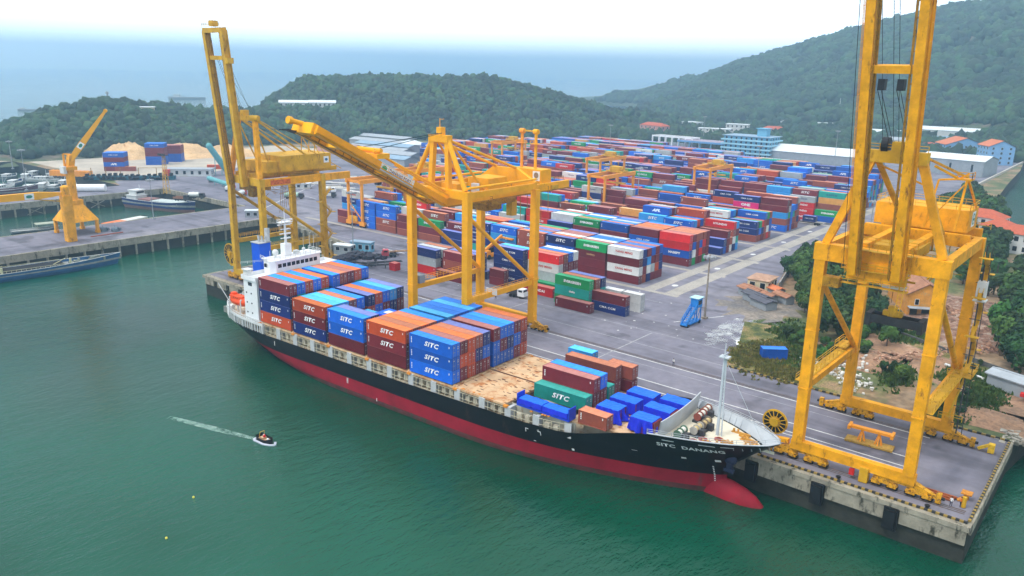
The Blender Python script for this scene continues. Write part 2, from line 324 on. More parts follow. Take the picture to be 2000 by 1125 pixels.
# pale concrete runways of the container yard
b = MB()
for x0, x1 in ((-123.2, -119.0), (-115.4, -110.6)):
    y = 216.
    while y < 470: b.face([(x0-(y-216)*.012, y, 3.512), (x1-(y-216)*.012, y, 3.512), (x1-(y+31)*.012+216*.012, y+31, 3.512), (x0-(y+31-216)*.012, y+31, 3.512)]); y += 31.6
for y in (213.6, 247, 275, 306, 338, 372): b.face([(-160 if y > 220 else -300, y, 3.516), (-110, y, 3.516), (-110, y+2.2, 3.516), (-160 if y > 220 else -300, y+2.2, 3.516)])
struct(b.build('concrete_runway', CONC))
b = MB()
for i in range(7):
    c = Vector((-117.3-i*.3, 226+31.6*i, 3.52)); b.face([c+Vector((1.0*math.cos(t), 1.3*math.sin(t), 0)) for t in [k*math.pi/6 for k in range(12)]])
for i in range(70):
    c = Vector((random.uniform(-190, -85), random.uniform(170, 212), 3.52)); s = random.uniform(.1, .4)
    b.face([c+Vector((s*math.cos(t)*random.uniform(.6, 1.4), s*math.sin(t), 0)) for t in [k*math.pi/3 for k in range(6)]])
struct(b.build('pavement_marks', PAINT))
def blob(c, rx, ry, n=28, j=.18, sd=0):
    r = random.Random(sd); return [(c[0]+rx*math.cos(2*math.pi*i/n)*r.uniform(1-j, 1+j), c[1]+ry*math.sin(2*math.pi*i/n)*r.uniform(1-j, 1+j)) for i in range(n)]
def splash_mat():
    m = bpy.data.materials.new('spilled_lime'); m.use_nodes = True; n = m.node_tree; L = n.links; b = n.nodes['Principled BSDF']; b.inputs['Base Color'].default_value = (.62, .64, .64, 1); b.inputs['Roughness'].default_value = .9
    t = n.nodes.new('ShaderNodeNewGeometry'); N = n.nodes.new('ShaderNodeTexNoise'); N.inputs['Scale'].default_value = .22; N.inputs['Detail'].default_value = 9; N.inputs['Roughness'].default_value = .7; L.new(t.outputs['Position'], N.inputs['Vector'])
    r = n.nodes.new('ShaderNodeMapRange'); r.inputs[1].default_value = .46; r.inputs[2].default_value = .66; r.inputs[4].default_value = .8; L.new(N.outputs[0], r.inputs[0]); L.new(r.outputs[0], b.inputs['Alpha']); return m
sheet('lime_stain', blob((-79.5, 196), 8, 17, sd=4), splash_mat(), .014); sheet('white_paint_spill', blob((-75.8, 188.8), 2.7, 4.4, sd=5, j=.2), PAINT, .018)
# scrub strip, dirt road, rubble, at the right
sheet('grass_bank', [(-73.5, 169), (-75, 180), (-84, 205), (-72, 208), (-60, 196), (-50, 184), (-44, 176), (-44, 168.6)], GRASS, .03)
sheet('dirt_track', [(-62, 222), (-50, 206), (-38, 196), (-22, 182), (-12, 176), (-10, 196), (-24, 206), (-40, 213), (-52, 221), (-62, 231)], DIRT, .02)
sheet('verge_grass', [(-66, 233), (-54, 226.5), (-34, 217), (-18, 209), (-13, 203), (-30, 209.5), (-46, 217), (-60, 225.5)], GRASS, .04)
sheet('work_yard', blob((-86, 222), 12, 15, sd=9, j=.3, n=40), ground_mat('grey_brown_dirt', [(.38, (.13, .12, .12)), (.5, (.20, .17, .14)), (.62, (.27, .22, .18)), (.72, (.34, .31, .29))], .09, .08, .3), .016)
struct(bpy.data.objects['grass_bank'])
def heap(name, cx, cy, rx, ry, h, m, label=None, cat=None, kind='structure', sd=1, n=26, z0=3.5, rough=.5):
    b = MB(); vs = []; fs = []
    for j in range(n+1):
        for i in range(n+1):
            u_ = i/n*2-1; v_ = j/n*2-1; r = math.hypot(u_, v_); x = cx+u_*rx; y = cy+v_*ry
            k = max(0, 1-r**1.6)+.0; z = h*k*(.8+rough*mnoise.noise(Vector((x*.13/(rx/20), y*.13/(rx/20), sd*.1))))+.7*rough*h*k*mnoise.noise(Vector((x*.5, y*.5, sd*.1)))
            vs.append((x, y, z0+.02+max(z, -.05 if r > .98 else .0)))
    for j in range(n):
        for i in range(n): a = j*(n+1)+i; fs.append((a, a+1, a+n+2, a+n+1))
    b.add(vs, fs); o = b.build(name, m, smooth=False); tag(o, label, cat, kind=kind); return o
heap('rubble_ground', -33, 241, 19, 17, 3.5, RUB, sd=3); heap('rubble_ground', -40, 262, 9, 16, 2.2, RUB, sd=5)
heap('earth_bank', -52, 196, 12, 9, 1.8, DIRT, sd=8); heap('earth_bank', -22, 177, 10, 6, 1.4, DIRT, sd=12)
def rocks(name, pts, n, smin, smax, m, label, sd=2):
    r = random.Random(sd); b = MB()
    for i in range(n):
        a = r.random()*(len(pts)-1); k = int(a); p = Vector(pts[k]).lerp(Vector(pts[k+1]), a-k)
        c = p+Vector((r.gauss(0, 1.6), r.gauss(0, 1.6), r.uniform(-.2, .4))); s = r.uniform(smin, smax)
        vs = [c+Vector((s*r.uniform(.5, 1)*sx, s*r.uniform(.5, 1)*sy, s*r.uniform(.35, .8)*sz)) for sz in (-1, 1) for sy in (-1, 1) for sx in (-1, 1)]
        b.add(vs, [(0, 2, 3, 1), (4, 5, 7, 6), (0, 1, 5, 4), (2, 6, 7, 3), (0, 4, 6, 2), (1, 3, 7, 5)])
    return tag(b.build(name, m), label, 'rocks', kind='stuff')
ROCK = mat('broken_stone', (.33, .30, .25), .9, .5, .7)
rocks('shore_rocks', [(-14, 170, 3.2), (-12, 180, 1.5), (-9, 192, 1.5), (10, 203, .8), (40, 207, 0)], 900, .25, .9, ROCK, 'heap of broken stones along the shore behind the quay')
rocks('rubble_pieces', [(-46, 256, 5), (-30, 240, 6), (-20, 236, 4.6), (-45, 198, 4.4), (-58, 192, 4.2)], 900, .12, .45, mat('brick_bits', (.42, .24, .16), .9, .6, .8), 'scattered broken bricks and stones on the rubble')
rocks('pale_debris', [(-57, 186, 3.8), (-51, 181, 3.8), (-44, 174, 3.8), (-52, 199, 5)], 130, .12, .5, mat('pale_bits', (.60, .58, .54), .9, .4, .8), 'pale broken rocks and rubbish beside the dirt track', 5)

# ------------------------------------------------------------------ hills
def ridge(pts, W, dz=-5, ends=(None, None)):
    L = [(p.x, p.y, p.z+dz, W) for p in [PD(*q_) for q_ in pts]]
    for k, e in ((0, ends[0]), (1, ends[0] and (ends[0]+W)/2), (len(L)-1, ends[1])):
        if e: L[k] = (*L[k][:3], e)
    return L
RID = [ridge([(-420, 330, 690), (-200, 300, 700), (-60, 282, 710), (0, 266, 715), (60, 241, 725), (110, 222, 735), (150, 210, 745), (215, 200, 760), (300, 206, 800), (400, 216, 810), (480, 214, 820), (540, 207, 830), (600, 203, 835), (660, 205, 845), (740, 222, 850)], 108),
       ridge([(540, 186, 930), (570, 168, 930), (600, 152, 930), (660, 145, 935), (720, 139, 940), (800, 147, 950), (860, 151, 950), (960, 153, 960), (1060, 171, 965), (1130, 192, 965), (1190, 214, 960), (1235, 240, 940)], 190, ends=(190, 90)),
       ridge([(1252, 206, 1750), (1295, 180, 1800), (1372, 146, 1850), (1441, 117, 1850), (1549, 101, 1850), (1661, 70, 1800), (1727, 56, 1780), (1784, 38, 1750), (1846, 29, 1720), (1900, 21, 1700), (2000, -2, 1600), (2150, -8, 1500), (2500, -10, 1400)], 620, -8, ends=(260, 620)),
       ridge([(1500, 226, 1250), (1700, 214, 1200), (1850, 198, 1150), (2000, 190, 1100), (2200, 180, 1050), (2500, 170, 1000)], 230, -6, ends=(60, 230))]
def seg_h(X, Y, rd):
    H = np.zeros_like(X)
    for (x0, y0, z0, W0), (x1, y1, z1, W1) in zip(rd[:-1], rd[1:]):
        dx, dy = x1-x0, y1-y0; sl = math.hypot(dx, dy); tr = ((X-x0)*dx+(Y-y0)*dy)/(sl*sl); t = np.clip(tr, 0, 1); W = W0+(W1-W0)*t; ex = np.abs(tr-t)*sl; pp = np.abs((X-x0)*dy-(Y-y0)*dx)/sl; d = np.hypot(pp, ex*np.maximum(1, W/38))
        H = np.maximum(H, (z0+t*(z1-z0)-3)*(.5+.5*np.cos(np.pi*np.clip(d/W, 0, 1))))
    return H
def relief(X, Y):
    z = 0
    for f, a in ((.011, .10), (.027, .05), (.06, .025)):
        z = z+a*(np.sin(X*f+1.3*np.sin(Y*f*.7+1))*np.cos(Y*f*1.1+.8*np.sin(X*f*.9)))
    return z
def HT(X, Y):
    H = np.maximum.reduce([seg_h(X, Y, r) for r in RID]); return 3+H*(1+relief(X, Y)*np.clip(1.25-H/150, .25, 1))
def hill(name, x0, x1, y0, y1, st, m):
    xs = np.arange(x0, x1+1, st); ys = np.arange(y0, y1+1, st); X, Y = np.meshgrid(xs, ys); Z = HT(X, Y); Z[Z < 3.6] = 1.0
    nx, ny = len(xs), len(ys); vs = np.stack([X.ravel(), Y.ravel(), Z.ravel()], 1); idx = np.arange(nx*ny).reshape(ny, nx)
    q_ = np.stack([idx[:-1, :-1], idx[:-1, 1:], idx[1:, 1:], idx[1:, :-1]], -1).reshape(-1, 4)
    zz = Z.ravel()[q_].max(1); q_ = q_[zz > 3.6]
    me = bpy.data.meshes.new(name); me.from_pydata(vs.tolist(), [], q_.tolist()); me.materials.append(m); me.update(); me.shade_smooth()
    o = bpy.data.objects.new(name, me); COL.objects.link(o); return struct(o)
FLOOR = ground_mat('forest_floor', [(.4, (.03, .055, .02)), (.58, (.06, .08, .03)), (.66, (.16, .11, .08)), (.72, (.30, .20, .15))], .02, .5)
hill('hills', -1300, -150, 60, 1150, 14, FLOOR); hill('mountain', -1700, 1500, 1120, 3000, 30, FLOOR); hill('mountain_foot', -149, 1500, 700, 1150, 20, FLOOR)

def foliage(name, c0, c1, vary=.25, scale=.35, attr=False):
    m = bpy.data.materials.new(name); m.use_nodes = True; n = m.node_tree; L = n.links; b = n.nodes['Principled BSDF']; b.inputs['Roughness'].default_value = .75; b.inputs['Specular IOR Level'].default_value = .25
    g = n.nodes.new('ShaderNodeNewGeometry'); N = n.nodes.new('ShaderNodeTexNoise'); N.inputs['Scale'].default_value = scale; N.inputs['Detail'].default_value = 4; L.new(g.outputs['Position'], N.inputs['Vector'])
    cr = n.nodes.new('ShaderNodeValToRGB'); cr.color_ramp.elements[0].position = .33; cr.color_ramp.elements[0].color = (*c0, 1); cr.color_ramp.elements[1].position = .67; cr.color_ramp.elements[1].color = (*c1, 1); L.new(N.outputs[0], cr.inputs[0])
    if attr: r = n.nodes.new('ShaderNodeNewGeometry').outputs['Random Per Island']
    else: r = n.nodes.new('ShaderNodeObjectInfo').outputs['Random']
    mr = n.nodes.new('ShaderNodeMapRange'); mr.inputs[3].default_value = 1-vary; mr.inputs[4].default_value = 1+vary; L.new(r, mr.inputs[0])
    hs = n.nodes.new('ShaderNodeHueSaturation'); L.new(mr.outputs[0], hs.inputs['Value']); L.new(cr.outputs[0], hs.inputs['Color']); hu = n.nodes.new('ShaderNodeMapRange'); hu.inputs[3].default_value = .465; hu.inputs[4].default_value = .525; m5 = n.nodes.new('ShaderNodeMath'); m5.operation = 'FRACT'; m6 = n.nodes.new('ShaderNodeMath'); m6.operation = 'MULTIPLY'; m6.inputs[1].default_value = 7.3; L.new(r, m6.inputs[0]); L.new(m6.outputs[0], m5.inputs[0]); L.new(m5.outputs[0], hu.inputs[0]); L.new(hu.outputs[0], hs.inputs['Hue'])
    L.new(hs.outputs[0], b.inputs['Base Color'])
    return m
FOL = foliage('forest_foliage', (.009, .030, .012), (.028, .070, .020), .6, .03, True)
FOLN = foliage('tree_foliage', (.016, .055, .010), (.065, .15, .022), .3, .5); FOLD = foliage('dark_tree_foliage', (.010, .035, .010), (.03, .075, .016), .3, .5)
FOLY = foliage('dry_scrub', (.09, .11, .02), (.24, .21, .05), .3, .5, True)
def ico(sub):
    bm = bmesh.new(); bmesh.ops.create_icosphere(bm, subdivisions=sub, radius=1); v = np.array([x.co[:] for x in bm.verts]); f = np.array([[a.index for a in x.verts] for x in bm.faces]); bm.free(); return v, f
ICV, ICF = ico(2)
def crowns(name, P, rad, hz, m, label, cat, sub=None):
    # P: n x 3 crown centres; rad: n radii
    n = len(P); V = []; V0 = ICV[None]*(1+rng.normal(0, .20, (n, len(ICV), 1)))
    V = V0*np.stack([rad, rad, hz], 1)[:, None, :]+P[:, None, :]
    F = ICF[None]+(np.arange(n)*len(ICV))[:, None, None]
    V = V.reshape(-1, 3).astype(np.float32); F = F.reshape(-1, 3).astype(np.int32)
    me = bpy.data.meshes.new(name); me.vertices.add(len(V)); me.vertices.foreach_set('co', V.ravel()); me.loops.add(len(F)*3); me.loops.foreach_set('vertex_index', F.ravel())
    me.polygons.add(len(F)); me.polygons.foreach_set('loop_start', np.arange(0, len(F)*3, 3, dtype=np.int32)); me.polygons.foreach_set('loop_total', np.full(len(F), 3, dtype=np.int32))
    me.update(calc_edges=True); me.materials.append(m); o = bpy.data.objects.new(name, me); COL.objects.link(o); return tag(o, label, cat, kind='stuff')
def scatter(x0, x1, y0, y1, n, hmin, keep=None):
    X = rng.uniform(x0, x1, n); Y = rng.uniform(y0, y1, n); H = HT(X, Y); k = H > hmin
    if keep is not None: k &= keep(X, Y)
    return X[k], Y[k], H[k]
def cull(X, Y, Z):   # only what the photograph could plausibly see, with a wide margin
    d = np.array(_d); r = np.array(_r); P = np.stack([X, Y, Z-CAM_H], 1); z = P@d; x = P@r/np.maximum(z, 1)*FPX; return (z > 0) & (np.abs(x) < 1250)
CLEAR = []   # (x, y, radius) kept free of trees
def clearmask(X, Y):
    k = np.ones(len(X), bool)
    for cx, cy, r in CLEAR: k &= np.hypot(X-cx, Y-cy) > r
    return k
def add_forest():
    X, Y, H = scatter(-1150, -330, 60, 1120, 78000, 4.2, lambda a, b: (np.hypot(a, b) > 600) & ~((b < 205) & (a > -665)))
    H0 = mnoise
    k = cull(X, Y, H) & clearmask(X, Y) & (np.hypot(X, Y) < 1120)
    bare = np.array([mnoise.noise(Vector((x*.02, y*.02, 3.))) for x, y in zip(X, Y)]) < .56; k &= bare
    X, Y, H = X[k], Y[k], H[k]; r = rng.uniform(1.8, 3.7, len(X))*rng.choice([1, 1, 1, 1.3], len(X)); print('forest', len(X))
    crowns('hillside_forest', np.stack([X, Y, H+r*.75], 1), r, r*rng.uniform(.8, 1.3, len(X)), FOL, 'dense blue green forest covering the low hills behind the port', 'forest')
    X, Y, H = scatter(-330, 700, 640, 1010, 15000, 4.2); k = cull(X, Y, H) & clearmask(X, Y); X, Y, H = X[k], Y[k], H[k]; r = rng.uniform(2.4, 4.6, len(X)); crowns('foothill_forest', np.stack([X, Y, H+r*.75], 1), r, r*rng.uniform(.8, 1.3, len(X)), FOL, 'forest on the foothills below the mountain at the right', 'forest')
    X, Y, H = scatter(-1300, 900, 1000, 2500, 85000, 7); k = cull(X, Y, H) & clearmask(X, Y) & ((np.hypot(X, Y) < 1900)); X, Y, H = X[k], Y[k], H[k]
    r = rng.uniform(4.5, 9, len(X)); print('mountain', len(X))
    crowns('mountain_forest', np.stack([X, Y, H+r*.5], 1), r, r*rng.uniform(.8, 1.15, len(X)), FOL, 'hazy blue forest covering the tall mountain on the right', 'forest')
    # lowland trees between the yard and the mountain
    n = 9000; px = rng.uniform(1210, 2120, n); ds = rng.uniform(735, 1330, n); A = []
    for p, dd in zip(px, ds):
        q_ = PD(p, 300, dd); A.append((q_.x, q_.y))
    A = np.array(A); X, Y = A[:, 0], A[:, 1]; H = HT(X, Y)
    k = clearmask(X, Y) & ~((X > -90-(Y-724)*.12) & (Y < 900)) & ~((px > 1690) & (ds < 800)); nn = np.array([mnoise.noise(Vector((x*.012, y*.012, 9.))) for x, y in zip(X, Y)]) > -.18; k &= nn
    X, Y, H = X[k], Y[k], H[k]; r = rng.uniform(2.6, 5.5, len(X)); print('low', len(X))
    crowns('lowland_woods', np.stack([X, Y, H+.5+r], 1), r, r*rng.uniform(.9, 1.5, len(X)), FOL, 'belt of hazy trees around the houses below the mountain', 'trees')
# ------------------------------------------------------------------ containers
CC = {'sitc blue': ((.010, .125, .60), 'bright blue'), 'blue': ((.008, .085, .42), 'blue'), 'light blue': ((.03, .26, .62), 'light blue'), 'navy': ((.008, .022, .135), 'navy blue'),
      'maroon': ((.165, .016, .024), 'maroon'), 'brown': ((.27, .065, .040), 'red brown'), 'orange': ((.46, .060, .014), 'orange red'), 'red': ((.58, .012, .012), 'red'),
      'teal': ((.012, .30, .25), 'teal'), 'green': ((.008, .28, .075), 'green'), 'white': ((.66, .66, .64), 'white'), 'grey': ((.34, .37, .38), 'pale grey'),
      'tan': ((.66, .30, .06), 'ochre'), 'pink': ((.72, .006, .16), 'pink'), 'tarp': ((.012, .045, .55), 'blue')}
ROOF_LIT = {'sitc blue': (.035, .27, .80), 'blue': (.035, .20, .68), 'light blue': (.10, .50, .86), 'navy': (.20, .24, .56), 'maroon': (.42, .17, .15), 'brown': (.60, .22, .12), 'orange': (.70, .19, .055), 'red': (.58, .16, .13),  # roof paint, faded and lightened: sky light on the tops painted in
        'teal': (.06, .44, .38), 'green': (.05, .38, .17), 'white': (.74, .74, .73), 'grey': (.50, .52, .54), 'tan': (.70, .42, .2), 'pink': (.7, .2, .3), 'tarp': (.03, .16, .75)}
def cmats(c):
    return [mat('container_'+c.replace(' ', '_'), CC[c][0], .5, .16, .5, rust=.12, vary=.26, streak=1), mat('container_roof_'+c.replace(' ', '_'), ROOF_LIT[c], .65, .22, .8, rust=.2, vary=.2, rustcol=(.22, .10, .06))]
CW, CH = 2.44, 2.62; CHH = 2.87
def container_mesh(L, c, H):
    key = ('cm', L, c, H)
    if key in MC: return MC[key]
    b = MB(); x0, x1, y0, y1 = -L/2, L/2, -CW/2, CW/2
    for sx in (x0, x1-.16):
        for sy in (y0, y1-.16): b.box(sx, sx+.16, sy, sy+.16, .02, H-.02)
    for y in (y0, y1-.1): b.box(x0+.16, x1-.16, y, y+.1, .02, .18); b.box(x0+.16, x1-.16, y, y+.1, H-.14, H-.02)
    for x in (x0, x1-.1): b.box(x, x+.1, y0+.16, y1-.16, .02, .2); b.box(x, x+.1, y0+.16, y1-.16, H-.16, H-.02)
    def corr(a, bb, f, z0, z1, pitch=.29):
        n = max(2, int((bb-a)/pitch)); p = (bb-a)/n; xs = []
        for i in range(n): t = a+i*p; xs += [(t, 0), (t+p*.3, 0), (t+p*.5, .045), (t+p*.8, .045)]
        xs.append((bb, 0)); vs = [f(t, d, z) for z in (z0, z1) for t, d in xs]; k = len(xs); b.add(vs, [(i, i+1, i+1+k, i+k) for i in range(k-1)])
    corr(x0+.16, x1-.16, lambda t, d, z: (t, y0+.035+d, z), .18, H-.14); corr(x0+.16, x1-.16, lambda t, d, z: (-t, y1-.035-d, z), .18, H-.14)
    corr(y0+.16, y1-.16, lambda t, d, z: (x1-.035-d, t, z), .2, H-.16); corr(y0+.16, y1-.16, lambda t, d, z: (x0+.035+d, -t, z), .2, H-.16)
    n = int(L/1.2)
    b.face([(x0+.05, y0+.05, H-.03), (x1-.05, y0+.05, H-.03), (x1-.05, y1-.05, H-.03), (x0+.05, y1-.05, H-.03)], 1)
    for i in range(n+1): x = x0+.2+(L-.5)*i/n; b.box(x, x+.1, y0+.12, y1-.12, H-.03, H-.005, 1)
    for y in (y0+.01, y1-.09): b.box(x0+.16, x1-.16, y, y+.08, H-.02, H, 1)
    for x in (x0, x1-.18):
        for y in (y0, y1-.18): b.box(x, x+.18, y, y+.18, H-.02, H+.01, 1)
    b.face([(x0+.1, y0+.1, .15), (x0+.1, y1-.1, .15), (x1-.1, y1-.1, .15), (x1-.1, y0+.1, .15)])
    MC[key] = b.mesh('container_shell', cmats(c)); return MC[key]
def door_mesh(L, c, H):
    key = ('dm', L, c, H)
    if key in MC: return MC[key]
    b = MB(); x = L/2
    for s in (-1, 1): b.box(x-.034, x+.005, min(s*.02, s*1.06), max(s*.02, s*1.06), .2, H-.16, 0)
    for y in (-.85, -.35, .35, .85): b.tube((x+.05, y, .12), (x+.05, y, H-.1), .03, n=5, m=1)
    for y in (-.6, .6): b.box(x+.02, x+.07, y-.3, y+.3, 1.05, 1.12, 1)
    for y, z in ((.62, 2.1), (.62, 1.7), (-.6, 2.15)): b.box(x+.006, x+.012, y-.24, y+.2, z-.1, z+.06, 2)
    MC[key] = b.mesh('container_door', cmats(c)[:1]+[mat('galvanised_rod', (.30, .31, .33), .5, .1, 1), mat('door_sticker', (.55, .54, .52), .6, .1, 1)]); return MC[key]
def text_mesh(body, size, m, shear=0., xs=1., off=.0, sp=1., key=None):
    key = key or ('tx', body, size, m.name, shear, xs)
    if key in MC: return MC[key]
    cu = bpy.data.curves.new('t', 'FONT'); cu.body = body; cu.size = size; cu.shear = shear; cu.offset = off; cu.align_x = 'CENTER'; cu.align_y = 'CENTER'; cu.space_character = sp; cu.resolution_u = 2
    o = bpy.data.objects.new('t', cu); COL.objects.link(o); bpy.context.view_layer.update()
    me = bpy.data.meshes.new_from_object(o.evaluated_get(bpy.context.evaluated_depsgraph_get())); bpy.data.objects.remove(o)
    for v in me.vertices: v.co = Vector((v.co.x*xs, 0, v.co.y))
    me.materials.clear(); me.materials.append(m); me.update(); MC[key] = me; return me
LW = mat('white_lettering', (.80, .80, .80), .5, .08, 2); LN = mat('navy_lettering', (.03, .03, .16), .5, .08, 2); LR = mat('red_lettering', (.55, .05, .03), .5, .08, 2); LT = mat('gold_lettering', (.75, .50, .22), .5, .08, 2)
BR = {'SITC': (1.42, LW, .30, 1.22, .035, 1.14), 'EVERGREEN': (1.05, LW, 0, 1.1, .05, 1.0), 'YANG MING': (1.0, LR, .1, 1.15, .03, 1.05), 'CMA CGM': (.85, LW, 0, 1.35, .02, 1.05), 'HYUNDAI': (1.1, LW, 0, 1.1, .04, 1.1),
      'MAERSK': (1.05, LN, 0, 1.2, .04, 1.1), 'HEUNG-A': (1.15, LW, 0, 1.15, .03, 1.05), 'ONE': (1.6, LW, 0, 1.3, .05, 1.0), 'COSCO': (1.0, LN, 0, 1.3, .03, 1.2), 'APL': (1.5, LW, .3, 1.4, .06, 1.0), 'MABEPT': (1.1, LW, 0, 1.2, .04, 1.0),
      'Florens': (1.0, LN, 0, 1.2, .02, 1.0), 'K LINE': (1.0, LW, 0, 1.2, .03, 1.1), 'delta': (.9, LW, 0, 1.2, .03, 1.0), 'UniGlory': (.8, LT, 0, 1.1, .02, 1.0)}
BRS = {'CMA CGM': 'pale', 'YANG MING': 'red', 'MAERSK': 'dark', 'COSCO': 'dark', 'UniGlory': 'gold'}
NCONT = [0]
def container(loc, rz, L, c, brand=None, door=True, label=None, group=None, tag_strip=False, cat='container'):
    H = CHH if L > 10 and c in ('maroon', 'navy', 'green', 'sitc blue', 'orange', 'white') else CH
    H = CHH if L > 10 else CH
    o = bpy.data.objects.new('shipping_container', container_mesh(L, c, H)); COL.objects.link(o); o.location = loc; o.rotation_euler = (0, 0, rz)
    tag(o, label, cat, group)
    if door: d_ = bpy.data.objects.new('door', door_mesh(L, c, H)); COL.objects.link(d_); d_.parent = o
    if brand:
        s, m, sh, xs, off, sp = BR[brand]
        if L < 10: s *= .72
        t = bpy.data.objects.new('lettering', text_mesh(brand, s, m, sh, xs, off*s, sp)); COL.objects.link(t); t.parent = o; t.location = (.0 if L < 10 else .2, -CW/2-.012, H*.52)
    if tag_strip:
        key = ('strip', H)
        if key not in MC:
            b = MB(); [b.box(-L/2+.5, -L/2+.75, -CW/2-.014, -CW/2-.004, z, z+.22) for z in (.9, 1.25, 1.6, 1.95)]; b.box(L/2-.9, L/2-.7, -CW/2-.014, -CW/2-.004, 1.9, 2.3); MC[key] = b.mesh('number_marks', LW)
        t = bpy.data.objects.new('number_marks', MC[key]); COL.objects.link(t); t.parent = o
    NCONT[0] += 1; return o
ORD = ['first', 'second', 'third', 'fourth', 'fifth', 'sixth', 'seventh', 'eighth', 'ninth', 'tenth', 'eleventh', 'twelfth', 'thirteenth', 'fourteenth', 'fifteenth', 'sixteenth', 'seventeenth', 'eighteenth', 'nineteenth', 'twentieth']
TIER = ['bottom', 'second', 'third', 'fourth', 'fifth', 'sixth']

# ------------------------------------------------------------------ the ship
TH = R(2.0); SO = Vector((-120, 121.5, 0)); SU = Vector((math.cos(TH), math.sin(TH), 0)); SV = Vector((-math.sin(TH), math.cos(TH), 0))
def S(u, v, z): return SO+SU*u+SV*v+Vector((0, 0, z))
ship = thing('container_ship', 'black and red container ship moored at the quay with rows of stacked containers', 'ship', SO, TH)
def hb(t, z, zt, bow):          # relative half breadth, t 0..1 from the midship block to the end
    s = min(1, max(0, (z-WZ)/(zt-WZ)))
    if bow: ts = .55*s**1.2; a = 2.0+.7*s; c = .98-.50*s
    else: ts = .5*s**.6; a = 2.0+1.0*s; c = .85-.42*s
    t = max(0, (t-ts)/(1-ts)); return max(0, 1-t**a)**c
def uend(z, bow):
    if bow: return float(np.interp(z, [-8, WZ, .8, 3.5, 7, 9.3], [66, 68.6, 69.0, 70.2, 74.2, 77.6]))
    return float(np.interp(z, [-8, WZ, .8, 4.2, 7.5], [-60, -69, -73.5, -77, -78.2]))
def ztop(u):
    if u < 40: return float(np.interp(u, [-80, -50, 0, 40], [4.6, 4.2, 4.4, 5.1]))
    t = min(1, max(0, (u-40)/19)); return 5.1+(8.9-5.1)*(t*t*(3-2*t))+max(0, u-59)*.03
def hull():
    b = MB(); lv = [-7.5, -5.2, WZ, -2.1, -.9, .3, .8, .82]; K = 6; T = []
    for i in range(29): T.append(('s', 1-i/28*1.0))
    cols = []
    for i in range(31): cols.append(('s', (1-i/30)**.75 if i < 30 else 0))
    for i in range(7): cols.append(('m', i/7))
    for i in range(41): cols.append(('b', (i/40)**.8))
    P = []
    for k, t in cols:
        row = []
        # nominal u at deck level
        for side in range(1):
            pass
        def pt(z):
            if k == 's': u0 = -20; ue = uend(z, 0); u = u0+(ue-u0)*t; h = 13.3*hb(t, z, 5, 0)
            elif k == 'm': u = -20+35*t; h = 13.3
            else:
                ue = uend(z, 1); u = 15+(ue-15)*t; un_ = 15+62.6*t; zt_ = ztop(un_); bd = float(np.interp(un_, [15, 35, 42, 48, 54, 59, 62, 65, 68, 70.7, 73, 75.8, 77, 77.6], [13.3, 13.3, 12.7, 11.9, 10.9, 9.8, 9.0, 8.1, 7.0, 5.8, 4.4, 2.6, 1.4, 0.0])); bw = 13.3*max(0, 1-t**1.9)**.98; s_ = min(1, max(0, (z-WZ)/(zt_-WZ))); h = bw+(bd-bw)*s_**1.15
            if z < -5: h *= .93
            if z < -7: h *= .9
            return u, h
        un = pt(4.5)[0]; zt = ztop(un)
        if k == 'b':
            for _ in range(4): zt = ztop(pt(zt)[0])
        zz = lv+[.82+(zt-.82)*(j+1)/K for j in range(K)]
        P.append([(*pt(z), z) for z in zz])
    nz_ = len(lv)+K
    for sgn in (-1, 1):
        for i in range(len(P)-1):
            for j in range(nz_-1):
                q_ = [P[i][j], P[i+1][j], P[i+1][j+1], P[i][j+1]]; q_ = [(a, sgn*h, z) for a, h, z in q_]
                if sgn > 0: q_ = q_[::-1]
                b.face(q_, 2 if j in (1, 2) else (0 if j < 6 else 1))
    return b, P
HB = mat('hull_black', (.004, .005, .007), .42, .4, .14, rust=.24, streak=1, rustcol=(.035, .022, .016)); HR = mat('hull_antifouling_red', (.27, .006, .020), .65, .30, .16, rust=.26, rustcol=(.16, .035, .04), streak=1); HW = mat('weedy_waterline', (.10, .030, .028), .8, .4, .3, rust=.4, rustcol=(.05, .05, .03), streak=1)
hb_, HP = hull(); bmh = bmesh.new(); me = hb_.mesh('hull', [HR, HB, HW]); bmh.from_mesh(me); bmesh.ops.remove_doubles(bmh, verts=bmh.verts, dist=.004); bmh.to_mesh(me); bmh.free(); me.shade_smooth()
hull_o = bpy.data.objects.new('hull', me); COL.objects.link(hull_o); hull_o.parent = ship
# deck outline at the gunwale
EDGE = [(p[-1][0], p[-1][1], p[-1][2]) for p in HP]
def half_at(u): return float(np.interp(u, [e[0] for e in EDGE], [e[1] for e in EDGE]))
DK = mat('deck_buff', (.50, .42, .30), .8, .25, .35, rust=.35, rustcol=(.30, .13, .05)); DKP = mat('rusty_hatch', (.60, .40, .23), .85, .3, .2, rust=.55, rustcol=(.42, .16, .05))
FDK = mat('forecastle_deck', (.66, .60, .47), .8, .15, .3, rust=.14, rustcol=(.45, .25, .1))
def half_z(u, z):
    best = [(float(np.interp(z, [p[2] for p in c], [p[0] for p in c])), float(np.interp(z, [p[2] for p in c], [p[1] for p in c]))) for c in HP]; best.sort(); return float(np.interp(u, [x for x, _ in best], [h for _, h in best]))
def deckpoly(u0, u1, inset, n=40, z=None):
    us = [u0+(u1-u0)*i/n for i in range(n+1)]; a = [(u, -max(.05, min(half_at(u), half_z(u, z) if z is not None else 99)-inset)) for u in us]; return a+[(u, -v) for u, v in a[::-1]]
md = MB().prism(deckpoly(-50, 57.5, .35, z=2.8), 3.2, 3.9); md.build('main_deck', DK, ship)
fd = MB().prism(deckpoly(57.5, 76.8, .25, z=7.4), 7.3, 7.8); fd.build('forecastle_deck', FDK, ship)
